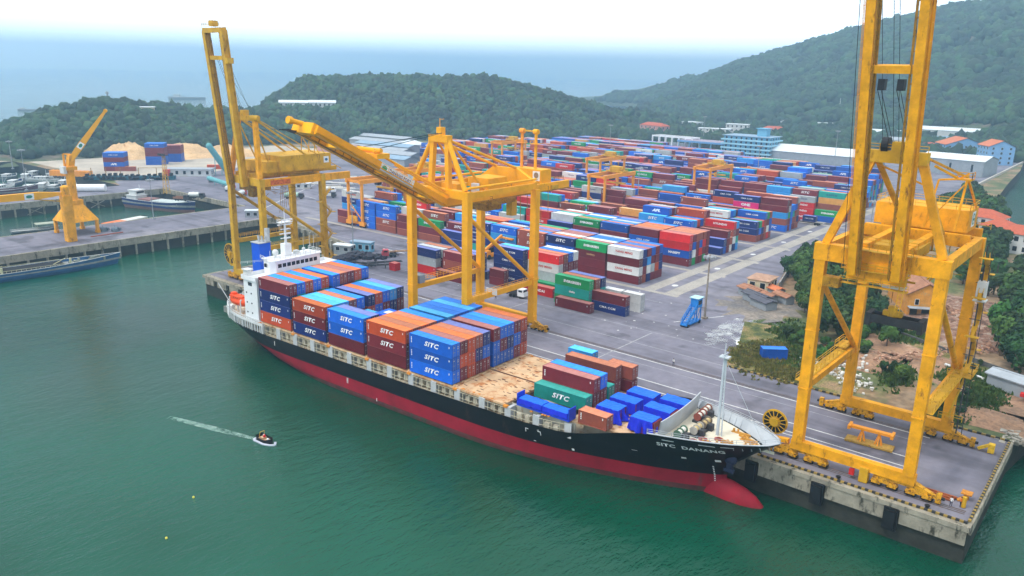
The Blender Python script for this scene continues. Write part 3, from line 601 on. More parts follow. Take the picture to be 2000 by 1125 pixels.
# poop: deck, white rail band, posts with dark openings between
pd = MB().prism(deckpoly(-78, -50, .1), 5.9, 6.3); pd.prism(deckpoly(-77.5, -50, .7), 4.0, 4.3); pd.build('poop_deck', DK, ship)
b = MB(); pts = [(u, half_at(u)) for u in np.linspace(-50, -78.1, 26)]
for sg in (-1, 1):
    for (u0, h0), (u1, h1) in zip(pts[:-1], pts[1:]):
        b.beam((u0, sg*h0, 6.55), (u1, sg*h1, 6.55), .22, .7); b.beam((u0, sg*h0, 7.4), (u1, sg*h1, 7.4), .12)
    for i, (u0, h0) in enumerate(pts): b.beam((u0, sg*h0, 4.3), (u0, sg*h0, 6.3), .55 if i % 4 == 0 else .22, .3, up=(1, 0, 0)); b.beam((u0, sg*h0, 6.6), (u0, sg*h0, 7.4), .08)
b.build('poop_rail', WHR, ship)
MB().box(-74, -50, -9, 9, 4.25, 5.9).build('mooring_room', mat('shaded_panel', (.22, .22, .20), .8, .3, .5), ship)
# coaming, pilasters, lashing walkways along both sides
CO = mat('coaming_paint', (.46, .44, .36), .7, .22, .5, rust=.35, rustcol=(.30, .16, .07), streak=1)
b = MB(); b.box(-50, 43, -10.6, -10.3, 3.9, 6.6); b.box(-50, 43, 10.3, 10.6, 3.9, 6.6); b.box(-50.2, -49.9, -10.6, 10.6, 3.9, 6.6); b.box(43, 51, -7.6, -7.3, 3.9, 6.6); b.box(43, 51, 7.3, 7.6, 3.9, 6.6); b.pieces('hatch_coaming', CO, ship)
eq = MB(); RLS = {-1: MB(), 1: MB()}
for i in range(16):
    u = -50.6+6.62*i; hw = half_at(u)-.25; hw = min(hw, half_z(u, 4.2)-.1)
    for sg in (-1, 1):
        if u < 43: pil = MB(); pil.box(u-.75, u+.75, min(sg*(hw-.3), sg*hw), max(sg*(hw-.3), sg*hw), 3.9, 6.85); pil.box(u-.35, u+.35, min(sg*10.8, sg*(hw-.2)), max(sg*10.8, sg*(hw-.2)), 3.9, 6.6); pil.build('pilaster', LGR, ship)
        if u < 38:
            u2 = min(u+6.62, 53); h2 = min(half_at(u2), half_z(u2, 4.2)+.15)-.25
            for z in (4.6, 5.3, 6.5): RLS[sg].beam((u+.7, sg*hw, z), (u2-.7, sg*h2, z), .09)
            for k in range(1, 4): t = u+k*1.65; RLS[sg].beam((t, sg*(hw+(h2-hw)*k/4), 3.9), (t, sg*(hw+(h2-hw)*k/4), 6.5), .12)
            for k in (1.4, 3.4): eq.box(u+k, u+k+1.1, min(sg*11.2, sg*11.9), max(sg*11.2, sg*11.9), 4.4, 5.6)
[RLS[k].build('deck_railing', mat('buff_rail', (.52, .47, .34), .7, .2, 1, rust=.3), ship) for k in RLS]; eq.pieces('vent_box', mat('buff_box', (.55, .50, .38), .7, .2, 1, rust=.2), ship)
# hatch covers
b = MB()
for i in range(7):
    if i == 6: break
    u0 = -51.4+13.25*i; w = 12.75
    for v0, v1 in ((-12.75, -.3), (.3, 12.75)):
        b.box(u0, u0+13.0, v0, v1, 6.62, 7.06) if i < 6 else None
    for v in np.arange(-12.3, 12.4, 2.73): b.box(u0-.1, u0+.35, v-.2, v+.2, 7.06, 7.3); b.box(u0+12.5, u0+12.95, v-.2, v+.2, 7.06, 7.3)
b.prism([(41.5, -10.4), (52, -9.2), (56.8, -7.4), (56.8, 7.4), (52, 9.2), (41.5, 10.4)], 6.6, 7.02)
b.pieces('hatch_cover', DKP, ship)
b = MB(); rr_ = random.Random(3)
for i in range(60):
    u = 15+rr_.random()*14.5; v = rr_.uniform(-12, 12); b.box(u, u+rr_.uniform(.4, 1.1), v, v+.16, 7.05, 7.12)
b.box(14.7, 30, -.2, .2, 7.05, 7.09); b.build('lashing_slots', mat('rust_dark', (.10, .035, .02), .9, .3, 1), ship)
b = MB()
for i in range(10): u = -51.2+13.25*(i/1.0)+0; u < 38 and [b.box(u-.5, u+.5, s*12.9-.35, s*12.9+.35, 6.6, 7.0) for s in (-1, 1)]
for i in range(20): u = 14.5+rr_.random()*40; s = rr_.choice((-1, 1)); v = min(12.4, half_at(u)-1); b.tube((u, s*v, 7.0), (u+.5, s*v, 7.15), .16, n=6)
b.pieces('lashing_gear', mat('orange_gear', (.65, .24, .03), .7, .3, 2), ship)
# bow: bulwark, stays, breakwater, mast, winches
b = MB(); pts = [e for e in EDGE if e[0] > 57.5]
BW = MB()
for sg in (-1, 1):
    for (u0, h0, z0), (u1, h1, z1) in zip(pts[:-1], pts[1:]):
        ua, ub = min(u0, 74.9), min(u1, 74.9); q_ = [(ua, sg*max(0, min(h0, half_z(ua, 7.8))-.15), 7.8), (ub, sg*max(0, min(h1, half_z(ub, 7.8))-.15), 7.8), (u1, sg*max(0, h1-.12), z1+.25), (u0, sg*(h0-.12), z0+.25)]
        BW.face(q_ if sg > 0 else q_[::-1])
        b.face([(u0, sg*h0, z0-.02), (u1, sg*h1, z1-.02), (u1, sg*(h1+.06), z1+.2), (u0, sg*(h0+.06), z0+.2)])
        BW.beam((u0, sg*(h0-.02), z0+.25), (u1, sg*max(0, h1-.02), z1+.25), .34, .10)
        if h0 > 1.6: BW.beam((u0, sg*(h0-.2), z0+.1), (u0-.05, sg*(h0-1.5), 7.85), .10, .12)
    BW.rail([(u, sg*(h-.1), z+.2) for u, h, z in pts[::3]], .8, r=.03)
b.build('bulwark_plating', HB, ship); BW.build('bulwark', mat('bulwark_white', (.44, .47, .50), .55, .1, .5, rust=.06), ship)
b = MB(); n = 16
for i in range(n):
    def bwp(k): v = -8.7+17.4*k/n; u = 59.3-abs(v)**2*.006-(v+8.7)*.03; return u, v
    (u0, v0), (u1, v1) = bwp(i), bwp(i+1)
    for s in (0, .18):
        q_ = [(u0+s, v0, 7.75), (u1+s, v1, 7.75), (u1+s+.5, v1, 11.3), (u0+s+.5, v0, 11.3)]; b.face(q_ if s else q_[::-1])
    b.face([(u0+.5, v0, 11.3), (u0+.68, v0, 11.3), (u1+.68, v1, 11.3), (u1+.5, v1, 11.3)])
b.build('breakwater', mat('breakwater_grey', (.50, .53, .56), .5, .08, .5), ship)
b = MB(); b.tube((66.4, 0, 7.8), (66.4, 0, 23), .30, .2, n=10); b.tube((67.2, 0, 7.8), (66.7, 0, 22), .14, .12, n=6); b.ladder((66.9, .0, 7.8), (66.6, 0, 22.6), .5)
b.box(65.6, 67.3, -.7, .7, 22.6, 22.8); b.beam((66.5, -1.2, 23.2), (66.5, 1.2, 23.2), .12); b.tube((66.4, 0, 23), (66.4, 0, 25.2), .1, .06)
b.beam((66.4, 0, 22.5), (75, 0, 8.4), .05); b.build('foremast', mat('mast_grey', (.50, .55, .58), .5, .1, 1), ship)
for k, (u, v, c) in enumerate(((61.8, -5.4, (.08, .15, .10)), (63.4, -2.2, (.40, .38, .34)), (61.4, 3.6, (.26, .07, .05)), (63.6, 1.0, (.20, .16, .12)), (61.2, 6.4, (.28, .12, .08)))):
    b = MB(); b.tube((u, v-1.3, 9.0), (u, v+1.3, 9.0), .5, n=12, m=1)
    for s in (-1.35, -.1, 1.35): b.tube((u, v+s-.08, 9.0), (u, v+s+.08, 9.0), .75, n=14, m=0)
    b.box(u-.9, u+.9, v-1.5, v+1.5, 7.8, 8.25, 2); b.box(u+.5, u+1.5, v-.5, v+.6, 7.8, 9.0, 2)
    b.build('mooring_winch', [mat('drum_%d' % k, c, .6, .2, 1), mat('rope_%d' % (k % 2), ((.72, .70, .62), (.55, .42, .2))[k % 2], .9, .3, 3), DGR], ship)
b = MB(); r_ = random.Random(5)
for u, v in ((68.2, -3.4), (69.6, -2.0), (71, 1.2), (72.4, -.8), (68.6, 3.2), (66.2, -4.6), (73, .6), (70.6, 2.3)):
    for s in (-.4, .4): b.tube((u+s, v, 7.8), (u+s, v, 8.5), .2, n=7)
    b.box(u-.8, u+.8, v-.3, v+.3, 7.8, 7.92)
for u, v in ((70.5, 2.2), (72.0, .6), (69.2, -2.6)): b.box(u-.9, u+.9, v-.12, v+.12, 7.8, 8.6); b.tube((u-1, v+.7, 8.1), (u+1, v+.4, 8.2), .22, n=6)
b.pieces('deck_fitting', mat('fitting_orange', (.60, .30, .05), .6, .3, 1, rust=.3), ship)
b = MB()
for u, v in ((65.2, -3.4), (66.4, -4.2), (67.4, -1.6), (64.2, -5.2)):
    for k in range(3): r0 = .75-.18*k; [b.tube((u+r0*math.cos(a), v+r0*math.sin(a), 7.88+k*.1), (u+r0*math.cos(a+.55), v+r0*math.sin(a+.55), 7.88+k*.1), .09, n=4) for a in np.arange(0, 6.2, .52)]
b.build('rope_coils', mat('rope_red', (.36, .07, .05), .9, .3, 2), ship)
# bulb, anchor, name, draught marks
b = MB(); V = []; n = 16
prof = [(55, .5, 2.6, -4.4), (60, 1.0, 3.2, -3.8), (64, 1.35, 3.5, -3.4), (67, 1.7, 3.5, -3.2), (70, 1.95, 3.2, -3.3), (72.5, 1.95, 2.8, -3.6), (74.4, 1.6, 2.2, -3.9), (75.8, 1.0, 1.3, -4.2), (76.5, .45, .5, -4.35), (76.7, .02, .02, -4.4)]
for u, a, h, zc in prof: V += [(u, a*math.cos(2*math.pi*k/n), zc+h*math.sin(2*math.pi*k/n)) for k in range(n)]
b.add(V, [(i*n+k, i*n+(k+1) % n, (i+1)*n+(k+1) % n, (i+1)*n+k) for i in range(len(prof)-1) for k in range(n)]); b.build('bulbous_bow', HR, ship, smooth=True)
def hullpoint(u, z, side=-1):
    best = []
    for c in HP:
        zs = [p[2] for p in c]; best.append((np.interp(z, zs, [p[0] for p in c]), np.interp(z, zs, [p[1] for p in c])))
    us = [x for x, _ in best]; return Vector((u, side*float(np.interp(u, us, [h for _, h in best])), z))
def on_hull(me, uc, zc, name, m=None):
    for v in me.vertices:
        p = hullpoint(uc+v.co.x, zc+v.co.z); v.co = Vector((p.x, p.y-.06, p.z))
    o = bpy.data.objects.new(name, me); COL.objects.link(o); o.parent = ship; return o
on_hull(text_mesh('SITC  DANANG', 1.08, LW, 0, 1.36, .035, 1.08, key='hullname'), 64.3, 6.95, 'ship_name')
def marks(name, rects, m):
    b = MB()
    for u0, u1, z0, z1 in rects:
        n = max(1, int((u1-u0)/1.5))
        for i in range(n):
            a, c = u0+(u1-u0)*i/n, u0+(u1-u0)*(i+1)/n
            b.face([hullpoint(x, z)+Vector((0, -.05, 0)) for x, z in ((a, z0), (c, z0), (c, z1), (a, z1))])
    b.build(name, m, ship)
marks('hull_marks', [(60.0, 62.0, 8.1, 8.3), (66.0, 68.6, 8.3, 8.5), (69.4, 71.4, 8.4, 8.6), (33.2, 33.9, 3.6, 3.8), (33.2, 33.35, 2.9, 3.8), (35.9, 36.6, 3.6, 3.8), (36.45, 36.6, 2.9, 3.8), (34.8, 35.3, 1.2, 1.35), (42.6, 43.1, 1.1, 1.6), (54, 55, 4.1, 4.2), (-18.2, -18.05, -.6, .7), (-17.9, -17.75, -.6, .7), (-45.4, -45.2, 2.2, 3.4), (67.6, 68.5, 3.9, 4.5), (62.4, 63.2, 4.0, 4.4), (-8.3, -8.1, -2.4, -1.6), (-64, -63, 3.4, 3.6)]+[(67.0+.02*i, 67.22+.02*i, 2.6-.4*i, 2.8-.4*i) for i in range(14)], LW)
b = MB(); p = hullpoint(70.0, 4.6); b.box(p.x-.5, p.x+.5, p.y-.7, p.y+.2, 2.8, 5.0); b.box(p.x-.9, p.x+.9, p.y-.8, p.y-.2, 2.6, 3.2); b.sphere((p.x, p.y-.2, 4.9), 1.2, .8, 1.1); b.build('anchor', mat('anchor_blue', (.02, .025, .06), .6, .2, 1), ship)

# superstructure
b = MB(); b.box(-57.6, -52.0, -12.9, 12.9, 6.3, 17.5); b.build('deckhouse', WHT, ship)
b = MB(); b.box(-58, -51.6, -13.3, 13.3, 17.5, 17.65)
for (x0, x1, y0, y1) in ((-51.75, -51.6, -13.3, 13.3), (-58, -57.85, -13.3, 13.3), (-58, -51.6, -13.3, -13.15), (-58, -51.6, 13.15, 13.3)): b.box(x0, x1, y0, y1, 17.65, 18.6)
b.build('bridge_wings', WHT, ship)
wh = MB(); wh.prism([(-57.2, -6.8), (-53.4, -7.8), (-52.1, -6.6), (-52.1, 7.4), (-53.4, 8.4), (-57.2, 7.4)], 17.65, 21.6); wh.prism([(-57.6, -7.2), (-53.3, -7.2), (-51.8, -6.9), (-51.8, 7.7), (-53.3, 8.8), (-57.6, 7.8)], 21.6, 21.8); wheel = wh.build('wheelhouse', WHT, ship)
for i in range(9):
    y = -6.1+i*1.42; MB().box(-52.12, -52.07, y, y+1.12, 19.8, 20.8).build('window', GLS, wheel)
for k in range(2):
    a = Vector((-53.9+k*1.0-.9, -7.72+.0*k, 0)); MB().box(-56+k*1.5, -55.1+k*1.5, -7.55+.0, -7.1-.3*k, 19.8, 20.7).build('window', GLS, wheel)
b = MB(); b.box(-52.02, -51.95, -10, -9.4, 16.4, 16.8); b.box(-55.6, -54.0, -12.96, -12.88, 16.0, 16.9, 0)
for u in (-56.5, -54.5):
    for z in (14, 11.4, 8.8): b.tube((u, -12.98, z), (u, -12.88, z), .22, n=10)
b.build('porthole', GLS, ship)
b = MB(); b.rail([(-57.4, -7.6, 21.8), (-53.2, -8.6, 21.8), (-52, -7, 21.8), (-52, 7.6, 21.8), (-57.4, 7.8, 21.8)], 1.0, r=.04, step=1.6)
b.rail([(-57.9, -13.2, 21.2), (-57.9, 13.2, 18.6)], .6, r=.03); b.tube((-56, -5.6, 21.8), (-56, -5.6, 23.7), .06); b.sphere((-55.6, -4.2, 23.1), .85, m=0); b.tube((-55.6, -4.2, 21.8), (-55.6, -4.2, 22.5), .3)
b.sphere((-55.3, 4.6, 22.7), .5); b.box(-56, -55, 1.6, 2.8, 21.8, 22.7); b.sphere((-54.2, 2.2, 22.5), .35)
for y in (-3, 3.6, 5.6, 7): b.tube((-54, y, 21.8), (-54, y, 25.1+y*.2), .05)
b.box(-57.6, -55.8, -12.8, -11.6, 18.6, 19.8); b.box(-57.9, -55.5, -13.1, -11.2, 19.8, 20.0)
b.build('monkey_island_gear', WHR, ship)
b = MB(); b.tube((-55.6, -.8, 21.8), (-55.6, -.8, 31.2), .45, .22, n=8); b.prism([(-56.6, -1.8), (-54.6, -1.8), (-54.6, .2), (-56.6, .2)], 21.8, 25); b.box(-56.6, -54.6, -2.6, 1, 30.6, 30.8)
for z, l in ((26.4, 1.4), (27.6, 1.7), (28.8, 1.3), (30, 2.2)): b.box(-55.8, -55.4, -.8-l, -.8+l, z, z+.18); b.box(-54.9, -54.3, -1.6, 0, z+.1, z+.3)
b.box(-55.0, -54.6, -2.2, .9, 31.2, 31.5); b.rail([(-56.5, -2.5, 30.8), (-54.6, -2.5, 30.8), (-54.6, .9, 30.8)], .8, r=.04, step=1); b.tube((-55.6, -.8, 31.5), (-55.6, -.8, 34), .08); b.build('radar_mast', WHT, ship)
b = MB(); b.box(-69.6, -66, -1.8, 1.8, 6.3, 23.4); b.build('funnel', mat('funnel_blue', (.005, .09, .62), .5, .08, .4), ship)
b = MB(); [b.tube((-68.5+i*1.3, .2*i, 23.6), (-68.9+i*1.3, .2*i, 25.2), .32, n=8) for i in range(3)]; b.tube((-66.2, 1, 23.6), (-67, 1.6, 27.2), .75, n=10); b.box(-69.8, -65.8, -2, 2, 23.4, 23.6); b.build('exhaust_pipe', mat('exhaust', (.40, .41, .42), .5, .2, 1), ship)
b = MB(); b.box(-64, -57.6, -8.5, 8.5, 6.3, 11); b.box(-62, -57.6, -5, 5, 11, 13); b.build('aft_house', WHT, ship)
b = MB(); b.box(-57.8, -52.2, -12.7, 12.7, 6.3, 6.6)
for u in (-66.5, -61.5): b.beam((u, -9.3, 6.3), (u, -9.3, 9.6), .35); b.beam((u, -9.3, 9.6), (u, -11.6, 10.6), .3); b.beam((u, -12, 6.3), (u, -11.6, 10.6), .25)
for u0 in (-59.8, -58.6): b.beam((u0, -11.8, 6.3), (u0+3.4, -11.8, 9.6), .16); b.beam((u0, -9.8, 6.3), (u0+3.4, -9.8, 9.6), .16)
b.rail([(-59, -12.4, 6.3), (-51.5, -12.9, 6.3)], 1.1); b.tube((-71, -6.5, 6.3), (-71, -6.5, 7.4), .7, n=10); b.tube((-69.5, -10, 7.2), (-67.6, -10, 7.2), .6, n=10); b.tube((-73.5, -7, 6.3), (-76.5, -8.5, 12), .1); b.build('boat_davits', WHR, ship)
lb = thing('lifeboat', 'orange enclosed lifeboat on the davits at the stern of the ship', 'lifeboat', S(-63.6, -10.6, 9.7), TH)
b = MB(); prof = [(-3.9, .1, .3, .5), (-3.3, .75, .9, .2), (-2, 1.15, 1.15, 0), (0, 1.25, 1.25, 0), (2, 1.15, 1.15, 0), (3.4, .65, .85, .2), (4.1, .08, .3, .5)]; V = []; n = 12
for u, a, h, zc in prof: V += [(u, a*math.cos(2*math.pi*k/n), zc+h*math.sin(2*math.pi*k/n)) for k in range(n)]
b.add(V, [(i*n+k, i*n+(k+1) % n, (i+1)*n+(k+1) % n, (i+1)*n+k) for i in range(len(prof)-1) for k in range(n)]); ORG = mat('lifeboat_orange', (.85, .085, .012), .4, .08, 1); b.build('boat_hull', ORG, lb, smooth=True)
b = MB(); b.prism([(-3, -.9), (-2, -1.05), (1, -1.05), (2, -.6), (2, .6), (1, 1.05), (-3, .9)], .6, 1.55); b.box(-2.9, -1.6, -.6, .6, 1.5, 2.1); b.build('canopy', ORG, lb); b = MB(); [b.box(-1.2+i*.8, -.8+i*.8, -1.07, 1.07, 1.0, 1.25) for i in range(3)]; b.build('window', GLS, lb)

# ------------------------------------------------------------------ cargo of the ship
def vcol(c): return -12.72+CW/2+2.47*c+(1.0 if c >= 5 else 0)
Z0 = 7.32
NB = {'sitc blue': 'bright blue', 'navy': 'navy'}
def bay(u0, name, cols, brands={}):
    # cols: list of ten tier lists (bottom first); '' = not seen, None = empty
    for c, tiers in enumerate(cols):
        for t, cc in enumerate(tiers):
            if not cc: continue
            br = brands.get((c, t)); front = c == 0
            lab = '%s %scontainer, %s tier, %s row from the water, %s' % (CC[cc][1], 'lettered ' if br else '', TIER[t], ORD[c], name)
            container(S(u0+6.1, vcol(c), Z0+t*(CHH+.02)), TH, 12.19, cc, br, True, lab, 'containers stacked on the ship', front and not (c, t) in [(0, 0)] or bool(br))
BAYN = ['bay beside the bridge', 'second bay from the bridge', 'third bay from the bridge', 'fourth bay from the bridge', 'fifth bay from the bridge']
UB = [-51.3, -38.1, -24.9, -11.6, 1.8]
m_, n_, b_, s_, o_, r_, l_, t_, w_ = 'maroon', 'navy', 'blue', 'sitc blue', 'orange', 'brown', 'light blue', 'teal', 'white'
bay(UB[0], BAYN[0], [[o_, n_, n_, m_], ['', '', t_, s_], ['', '', m_, o_], ['', '', n_, s_], ['', '', t_, o_], ['', '', s_, s_], ['', '', n_, r_], ['', '', m_, m_], ['', '', t_, o_], ['', '', n_, s_]], {(0, 0): 'SITC', (0, 1): 'SITC', (0, 2): 'SITC'})
bay(UB[1], BAYN[1], [[n_, m_, o_], ['', m_, l_], ['', b_, l_], ['', m_, r_], ['', m_, s_], [m_, o_, n_], [m_, s_, o_], [n_, m_, s_], [m_, n_, l_], [m_, m_, n_]], {(0, 0): 'SITC', (0, 1): 'SITC', (0, 2): 'SITC'})
bay(UB[2], BAYN[2], [[m_, s_, s_], ['', b_, n_], [n_, b_], [m_, s_], [n_, l_], [m_], [n_], [s_], [m_], [t_]], {(0, 1): 'SITC', (0, 2): 'SITC'})
bay(UB[3], BAYN[3], [[m_, m_, o_], ['', m_, r_], ['', m_, o_], ['', m_, r_], ['', b_, s_], ['', n_, l_], ['', m_, b_], ['', s_, b_], ['', t_, l_], ['', t_, b_]], {(0, 1): 'SITC', (0, 2): 'SITC'})
bay(UB[4], BAYN[4], [[s_, b_, s_], [m_, o_, m_], [o_, o_, o_], [m_, n_, r_], [m_, s_, n_], [b_, s_, m_], [b_, m_, s_], [b_, n_, s_], [m_, s_, m_], [o_, m_, o_]], {(0, 0): 'SITC', (0, 1): 'SITC', (0, 2): 'SITC'})
FG = 'containers on the forward deck of the ship'
def fwd(u0, v, t, L, c, br, label, strip=False): return container(S(u0+L/2, v, Z0-.1+t*(CHH+.02)), TH, L, c, br, True, label, FG, strip)
fwd(30.1, -4.9, 0, 12.19, t_, 'SITC', 'teal container with white lettering behind the blue flat rack on the ship', False)
fwd(30.1, -2.2, 0, 12.19, m_, None, 'maroon container in the bottom tier behind the teal one on the ship')
fwd(30.1, -2.2, 1, 12.19, m_, None, 'maroon container on the second tier right behind the teal one on the ship', True)
fwd(30.1, .4, 0, 12.19, m_, None, 'maroon container underneath the long blue one on the forward deck'); fwd(30.1, .4, 1, 12.19, s_, None, 'long bright blue container between two maroon ones on the forward deck')
fwd(29.8, 2.9, 0, 6.06, s_, None, 'short blue container half hidden behind the long blue one'); fwd(36.4, 3.2, 0, 6.06, t_, None, 'short teal container peeping out behind the long blue one')
fwd(29.9, 6.3, 0, 12.19, m_, None, 'maroon container in the bottom tier, second row from the quay side'); fwd(29.9, 6.3, 1, 12.19, r_, None, 'long red brown container on the second tier near the quay side')
fwd(38.4, 8.9, 0, 6.06, m_, None, 'short maroon container in the bottom tier by the quay side'); fwd(38.4, 8.9, 1, 6.06, r_, None, 'short red brown container stacked beside the long red brown one')
fwd(27.6, 10.8, 1, 6.06, l_, None, 'light blue short container nearest the quay on the forward deck'); fwd(27.6, 10.8, 0, 6.06, b_, None, 'short blue container below the light blue one nearest the quay')
fwd(43.7, -9.6, 0, 6.06, r_, None, 'short red brown container by the rail next to the blue flat rack', True)
# flat rack with blue tarpaulin
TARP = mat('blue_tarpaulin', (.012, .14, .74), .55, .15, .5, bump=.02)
TARPT = mat('blue_tarpaulin_shaded_side', (.014, .03, .60), .6, .2, .6, bump=.03)  # same cloth in a darker blue: shade of the hanging sides painted in
fr = thing('flat_rack', 'blue flat rack with low cargo wrapped in blue tarpaulin by the rail', 'flat rack', S(36.2, -10.6, Z0-.15), TH)
b = MB(); b.box(-6.1, 6.1, -1.2, 1.2, 0, .35); FRM = mat('rack_blue', (.01, .05, .55), .5, .15, .6); b.build('base', FRM, fr)
for s in (-1, 1): b = MB(); b.box(min(s*5.9, s*6.1), max(s*5.9, s*6.1), -1.2, 1.2, .35, 2.5); b.build('end_wall', FRM, fr)
def cloth(name, x0, x1, y0, y1, z0, z1, m, parent, seed=0, nx=16, ny=6, sag=.12, flare=.12, side=True, m2=None):
    r = random.Random(seed); b = MB(); 
    vs = [(x0+(x1-x0)*i/nx, y0+(y1-y0)*j/ny, z1+sag*mnoise.noise(Vector((i*.6, j*.8, seed)))) for j in range(ny+1) for i in range(nx+1)]
    b.add(vs, [(j*(nx+1)+i, j*(nx+1)+i+1, (j+1)*(nx+1)+i+1, (j+1)*(nx+1)+i) for j in range(ny) for i in range(nx)])
    ring = [(i, 0) for i in range(nx+1)]+[(nx, j) for j in range(1, ny+1)]+[(i, ny) for i in range(nx-1, -1, -1)]+[(0, j) for j in range(ny-1, 0, -1)]
    top = [vs[j*(nx+1)+i] for i, j in ring]; cx, cy = (x0+x1)/2, (y0+y1)/2; K = 4; V = []
    for k in range(K+1):
        t = k/K
        for q, (x, y, z) in enumerate(top):
            f = flare*t*(.6+1.1*mnoise.noise(Vector((q*.55, seed*3.1, t)))+.5*math.sin(q*1.7+seed)); dx, dy = x-cx, y-cy; l = math.hypot(dx, dy)
            V.append((x+dx/l*f, y+dy/l*f, z+(z0-z)*t*(1+ (.12*mnoise.noise(Vector((q*.4, seed, 5))) if t == 1 else 0))))
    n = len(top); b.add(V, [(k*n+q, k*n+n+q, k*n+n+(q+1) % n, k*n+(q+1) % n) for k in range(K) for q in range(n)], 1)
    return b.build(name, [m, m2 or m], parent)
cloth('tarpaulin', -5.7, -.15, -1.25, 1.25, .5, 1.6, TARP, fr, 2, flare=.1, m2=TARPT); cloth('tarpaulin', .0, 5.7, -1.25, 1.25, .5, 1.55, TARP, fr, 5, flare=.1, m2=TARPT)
for k, (u, v, L, W_, H_, fl, lab) in enumerate(((47.3, -4.8, 4.6, 3.4, 2.6, .9, 'blue tarpaulin covered load with flaring skirts next to the short red container'), (47.6, .2, 5.6, 3.2, 2.5, .15, 'blue tarpaulin covered box in the middle row behind the flaring one'), (48.6, 5.2, 5.8, 3.4, 2.4, .12, 'blue tarpaulin covered box farthest back toward the quay'),
     (55.6, 5.4, 5.6, 3.2, 2.7, .2, 'blue tarpaulin covered container beside the breakwater on the quay side'), (55.0, .2, 5.8, 3.1, 2.7, .25, 'blue tarpaulin covered container in front of the middle of the breakwater'), (55.0, -5.6, 4.8, 3.3, 2.8, .7, 'crumpled blue tarpaulin load nearest the water by the breakwater'))):
    t = thing('covered_cargo', lab, 'tarpaulin cargo', S(u, v, 7.05), TH, 'tarpaulin covered loads on the forward deck')
    b = MB(); b.box(-L/2+.1, L/2, -W_/2+.1, W_/2-.1, 0, H_-.1); b.build('cargo_box', cmats(m_)[0], t)
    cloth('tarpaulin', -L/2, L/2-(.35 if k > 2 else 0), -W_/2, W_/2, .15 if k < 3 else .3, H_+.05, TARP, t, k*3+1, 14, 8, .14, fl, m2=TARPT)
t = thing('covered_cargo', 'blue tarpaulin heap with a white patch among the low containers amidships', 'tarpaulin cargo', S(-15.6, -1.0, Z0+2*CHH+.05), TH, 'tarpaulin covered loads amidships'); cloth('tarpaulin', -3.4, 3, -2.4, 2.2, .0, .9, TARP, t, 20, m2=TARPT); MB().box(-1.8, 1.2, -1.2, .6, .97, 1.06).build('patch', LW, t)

# ------------------------------------------------------------------ container yard
YR = random.Random(21)
BLOCKS = [(219.2, 6), (253.8, 6), (279.6, 6), (312.6, 6), (344.2, 6), (382.4, 6), (412, 6), (441, 6), (470, 6), (500, 6), (530, 6), (560, 6), (592, 6), (622, 5)]
XR = [-126.2, -126.2, -126.2, -126.2, -126.2, -114.5, -118, -120, -126, -132, -150, -200, -262, -345]
XL = [-292, -296, -330, -345, -380, -410, -440, -452, -458, -462, -462, -460, -455, -440]
BH = 12.95; HGT = 2.74
PAL = ['maroon']*27+['brown']*17+['navy']*12+['blue']*11+['sitc blue']*9+['light blue']*4+['green']*5+['teal']*5+['grey']*7+['white']*5+['red']*6+['orange']*5+['tan']*2
FRONT = {  # hand read front rows: (block, bay) -> tiers from the ground, with lettering
 (0, 0): [('maroon', None), ('white', 'YANG MING'), ('maroon', None), ('white', 'YANG MING')], (0, 1): [('maroon', None), ('maroon', None), ('maroon', 'UniGlory'), ('green', 'EVERGREEN')],
 (0, 2): [('maroon', None), ('sitc blue', 'SITC'), ('sitc blue', 'SITC'), ('navy', 'SITC')], (0, 3): [('sitc blue', None), ('brown', None), ('brown', 'SITC'), ('brown', 'SITC')],
 (0, 4): [('maroon', None), ('maroon', None), ('light blue', 'SITC'), ('sitc blue', 'SITC')], (0, 5): [('teal', None), ('navy', 'CMA CGM'), ('navy', 'CMA CGM'), ('navy', 'CMA CGM')], (0, 6): [('navy', None), ('navy', None)],
 (0, 7): [('brown', None), ('maroon', None), ('green', 'EVERGREEN')], (0, 8): [('brown', None), ('maroon', None), ('maroon', None)], (0, 9): [('brown', None), ('brown', 'SITC'), ('sitc blue', 'SITC'), ('sitc blue', 'SITC')],
 (0, 10): [('sitc blue', 'SITC'), ('sitc blue', 'SITC'), ('sitc blue', 'SITC'), ('blue', 'SITC')], (0, 11): [('brown', None), ('maroon', None)], (0, 12): [('maroon', None), ('teal', 'COSCO'), ('maroon', None), ('maroon', None)],
 (1, 0): [('maroon', None), ('blue', 'MABEPT'), ('red', None), ('red', None)], (1, 1): [('brown', None), ('maroon', None), ('blue', 'CMA CGM'), ('maroon', None)], (1, 2): [('maroon', None), ('maroon', None), ('maroon', None), ('blue', None)], (1, 3): [('maroon', None), ('maroon', None), ('maroon', None), ('green', 'EVERGREEN')],
 (2, 0): [('navy', None)], (3, 0): [('brown', None), ('navy', 'CMA CGM'), ('navy', 'CMA CGM')], (3, 1): [('brown', None), ('brown', None), ('brown', None), ('white', 'YANG MING')],
 (4, 0): [('sitc blue', 'SITC'), ('brown', None), ('light blue', None), ('maroon', None), ('maroon', None)], (4, 1): [('maroon', None), ('maroon', None), ('white', 'YANG MING'), ('pink', 'ONE'), ('navy', 'CMA CGM')], (5, 0): [('blue', None), ('green', 'EVERGREEN')]}
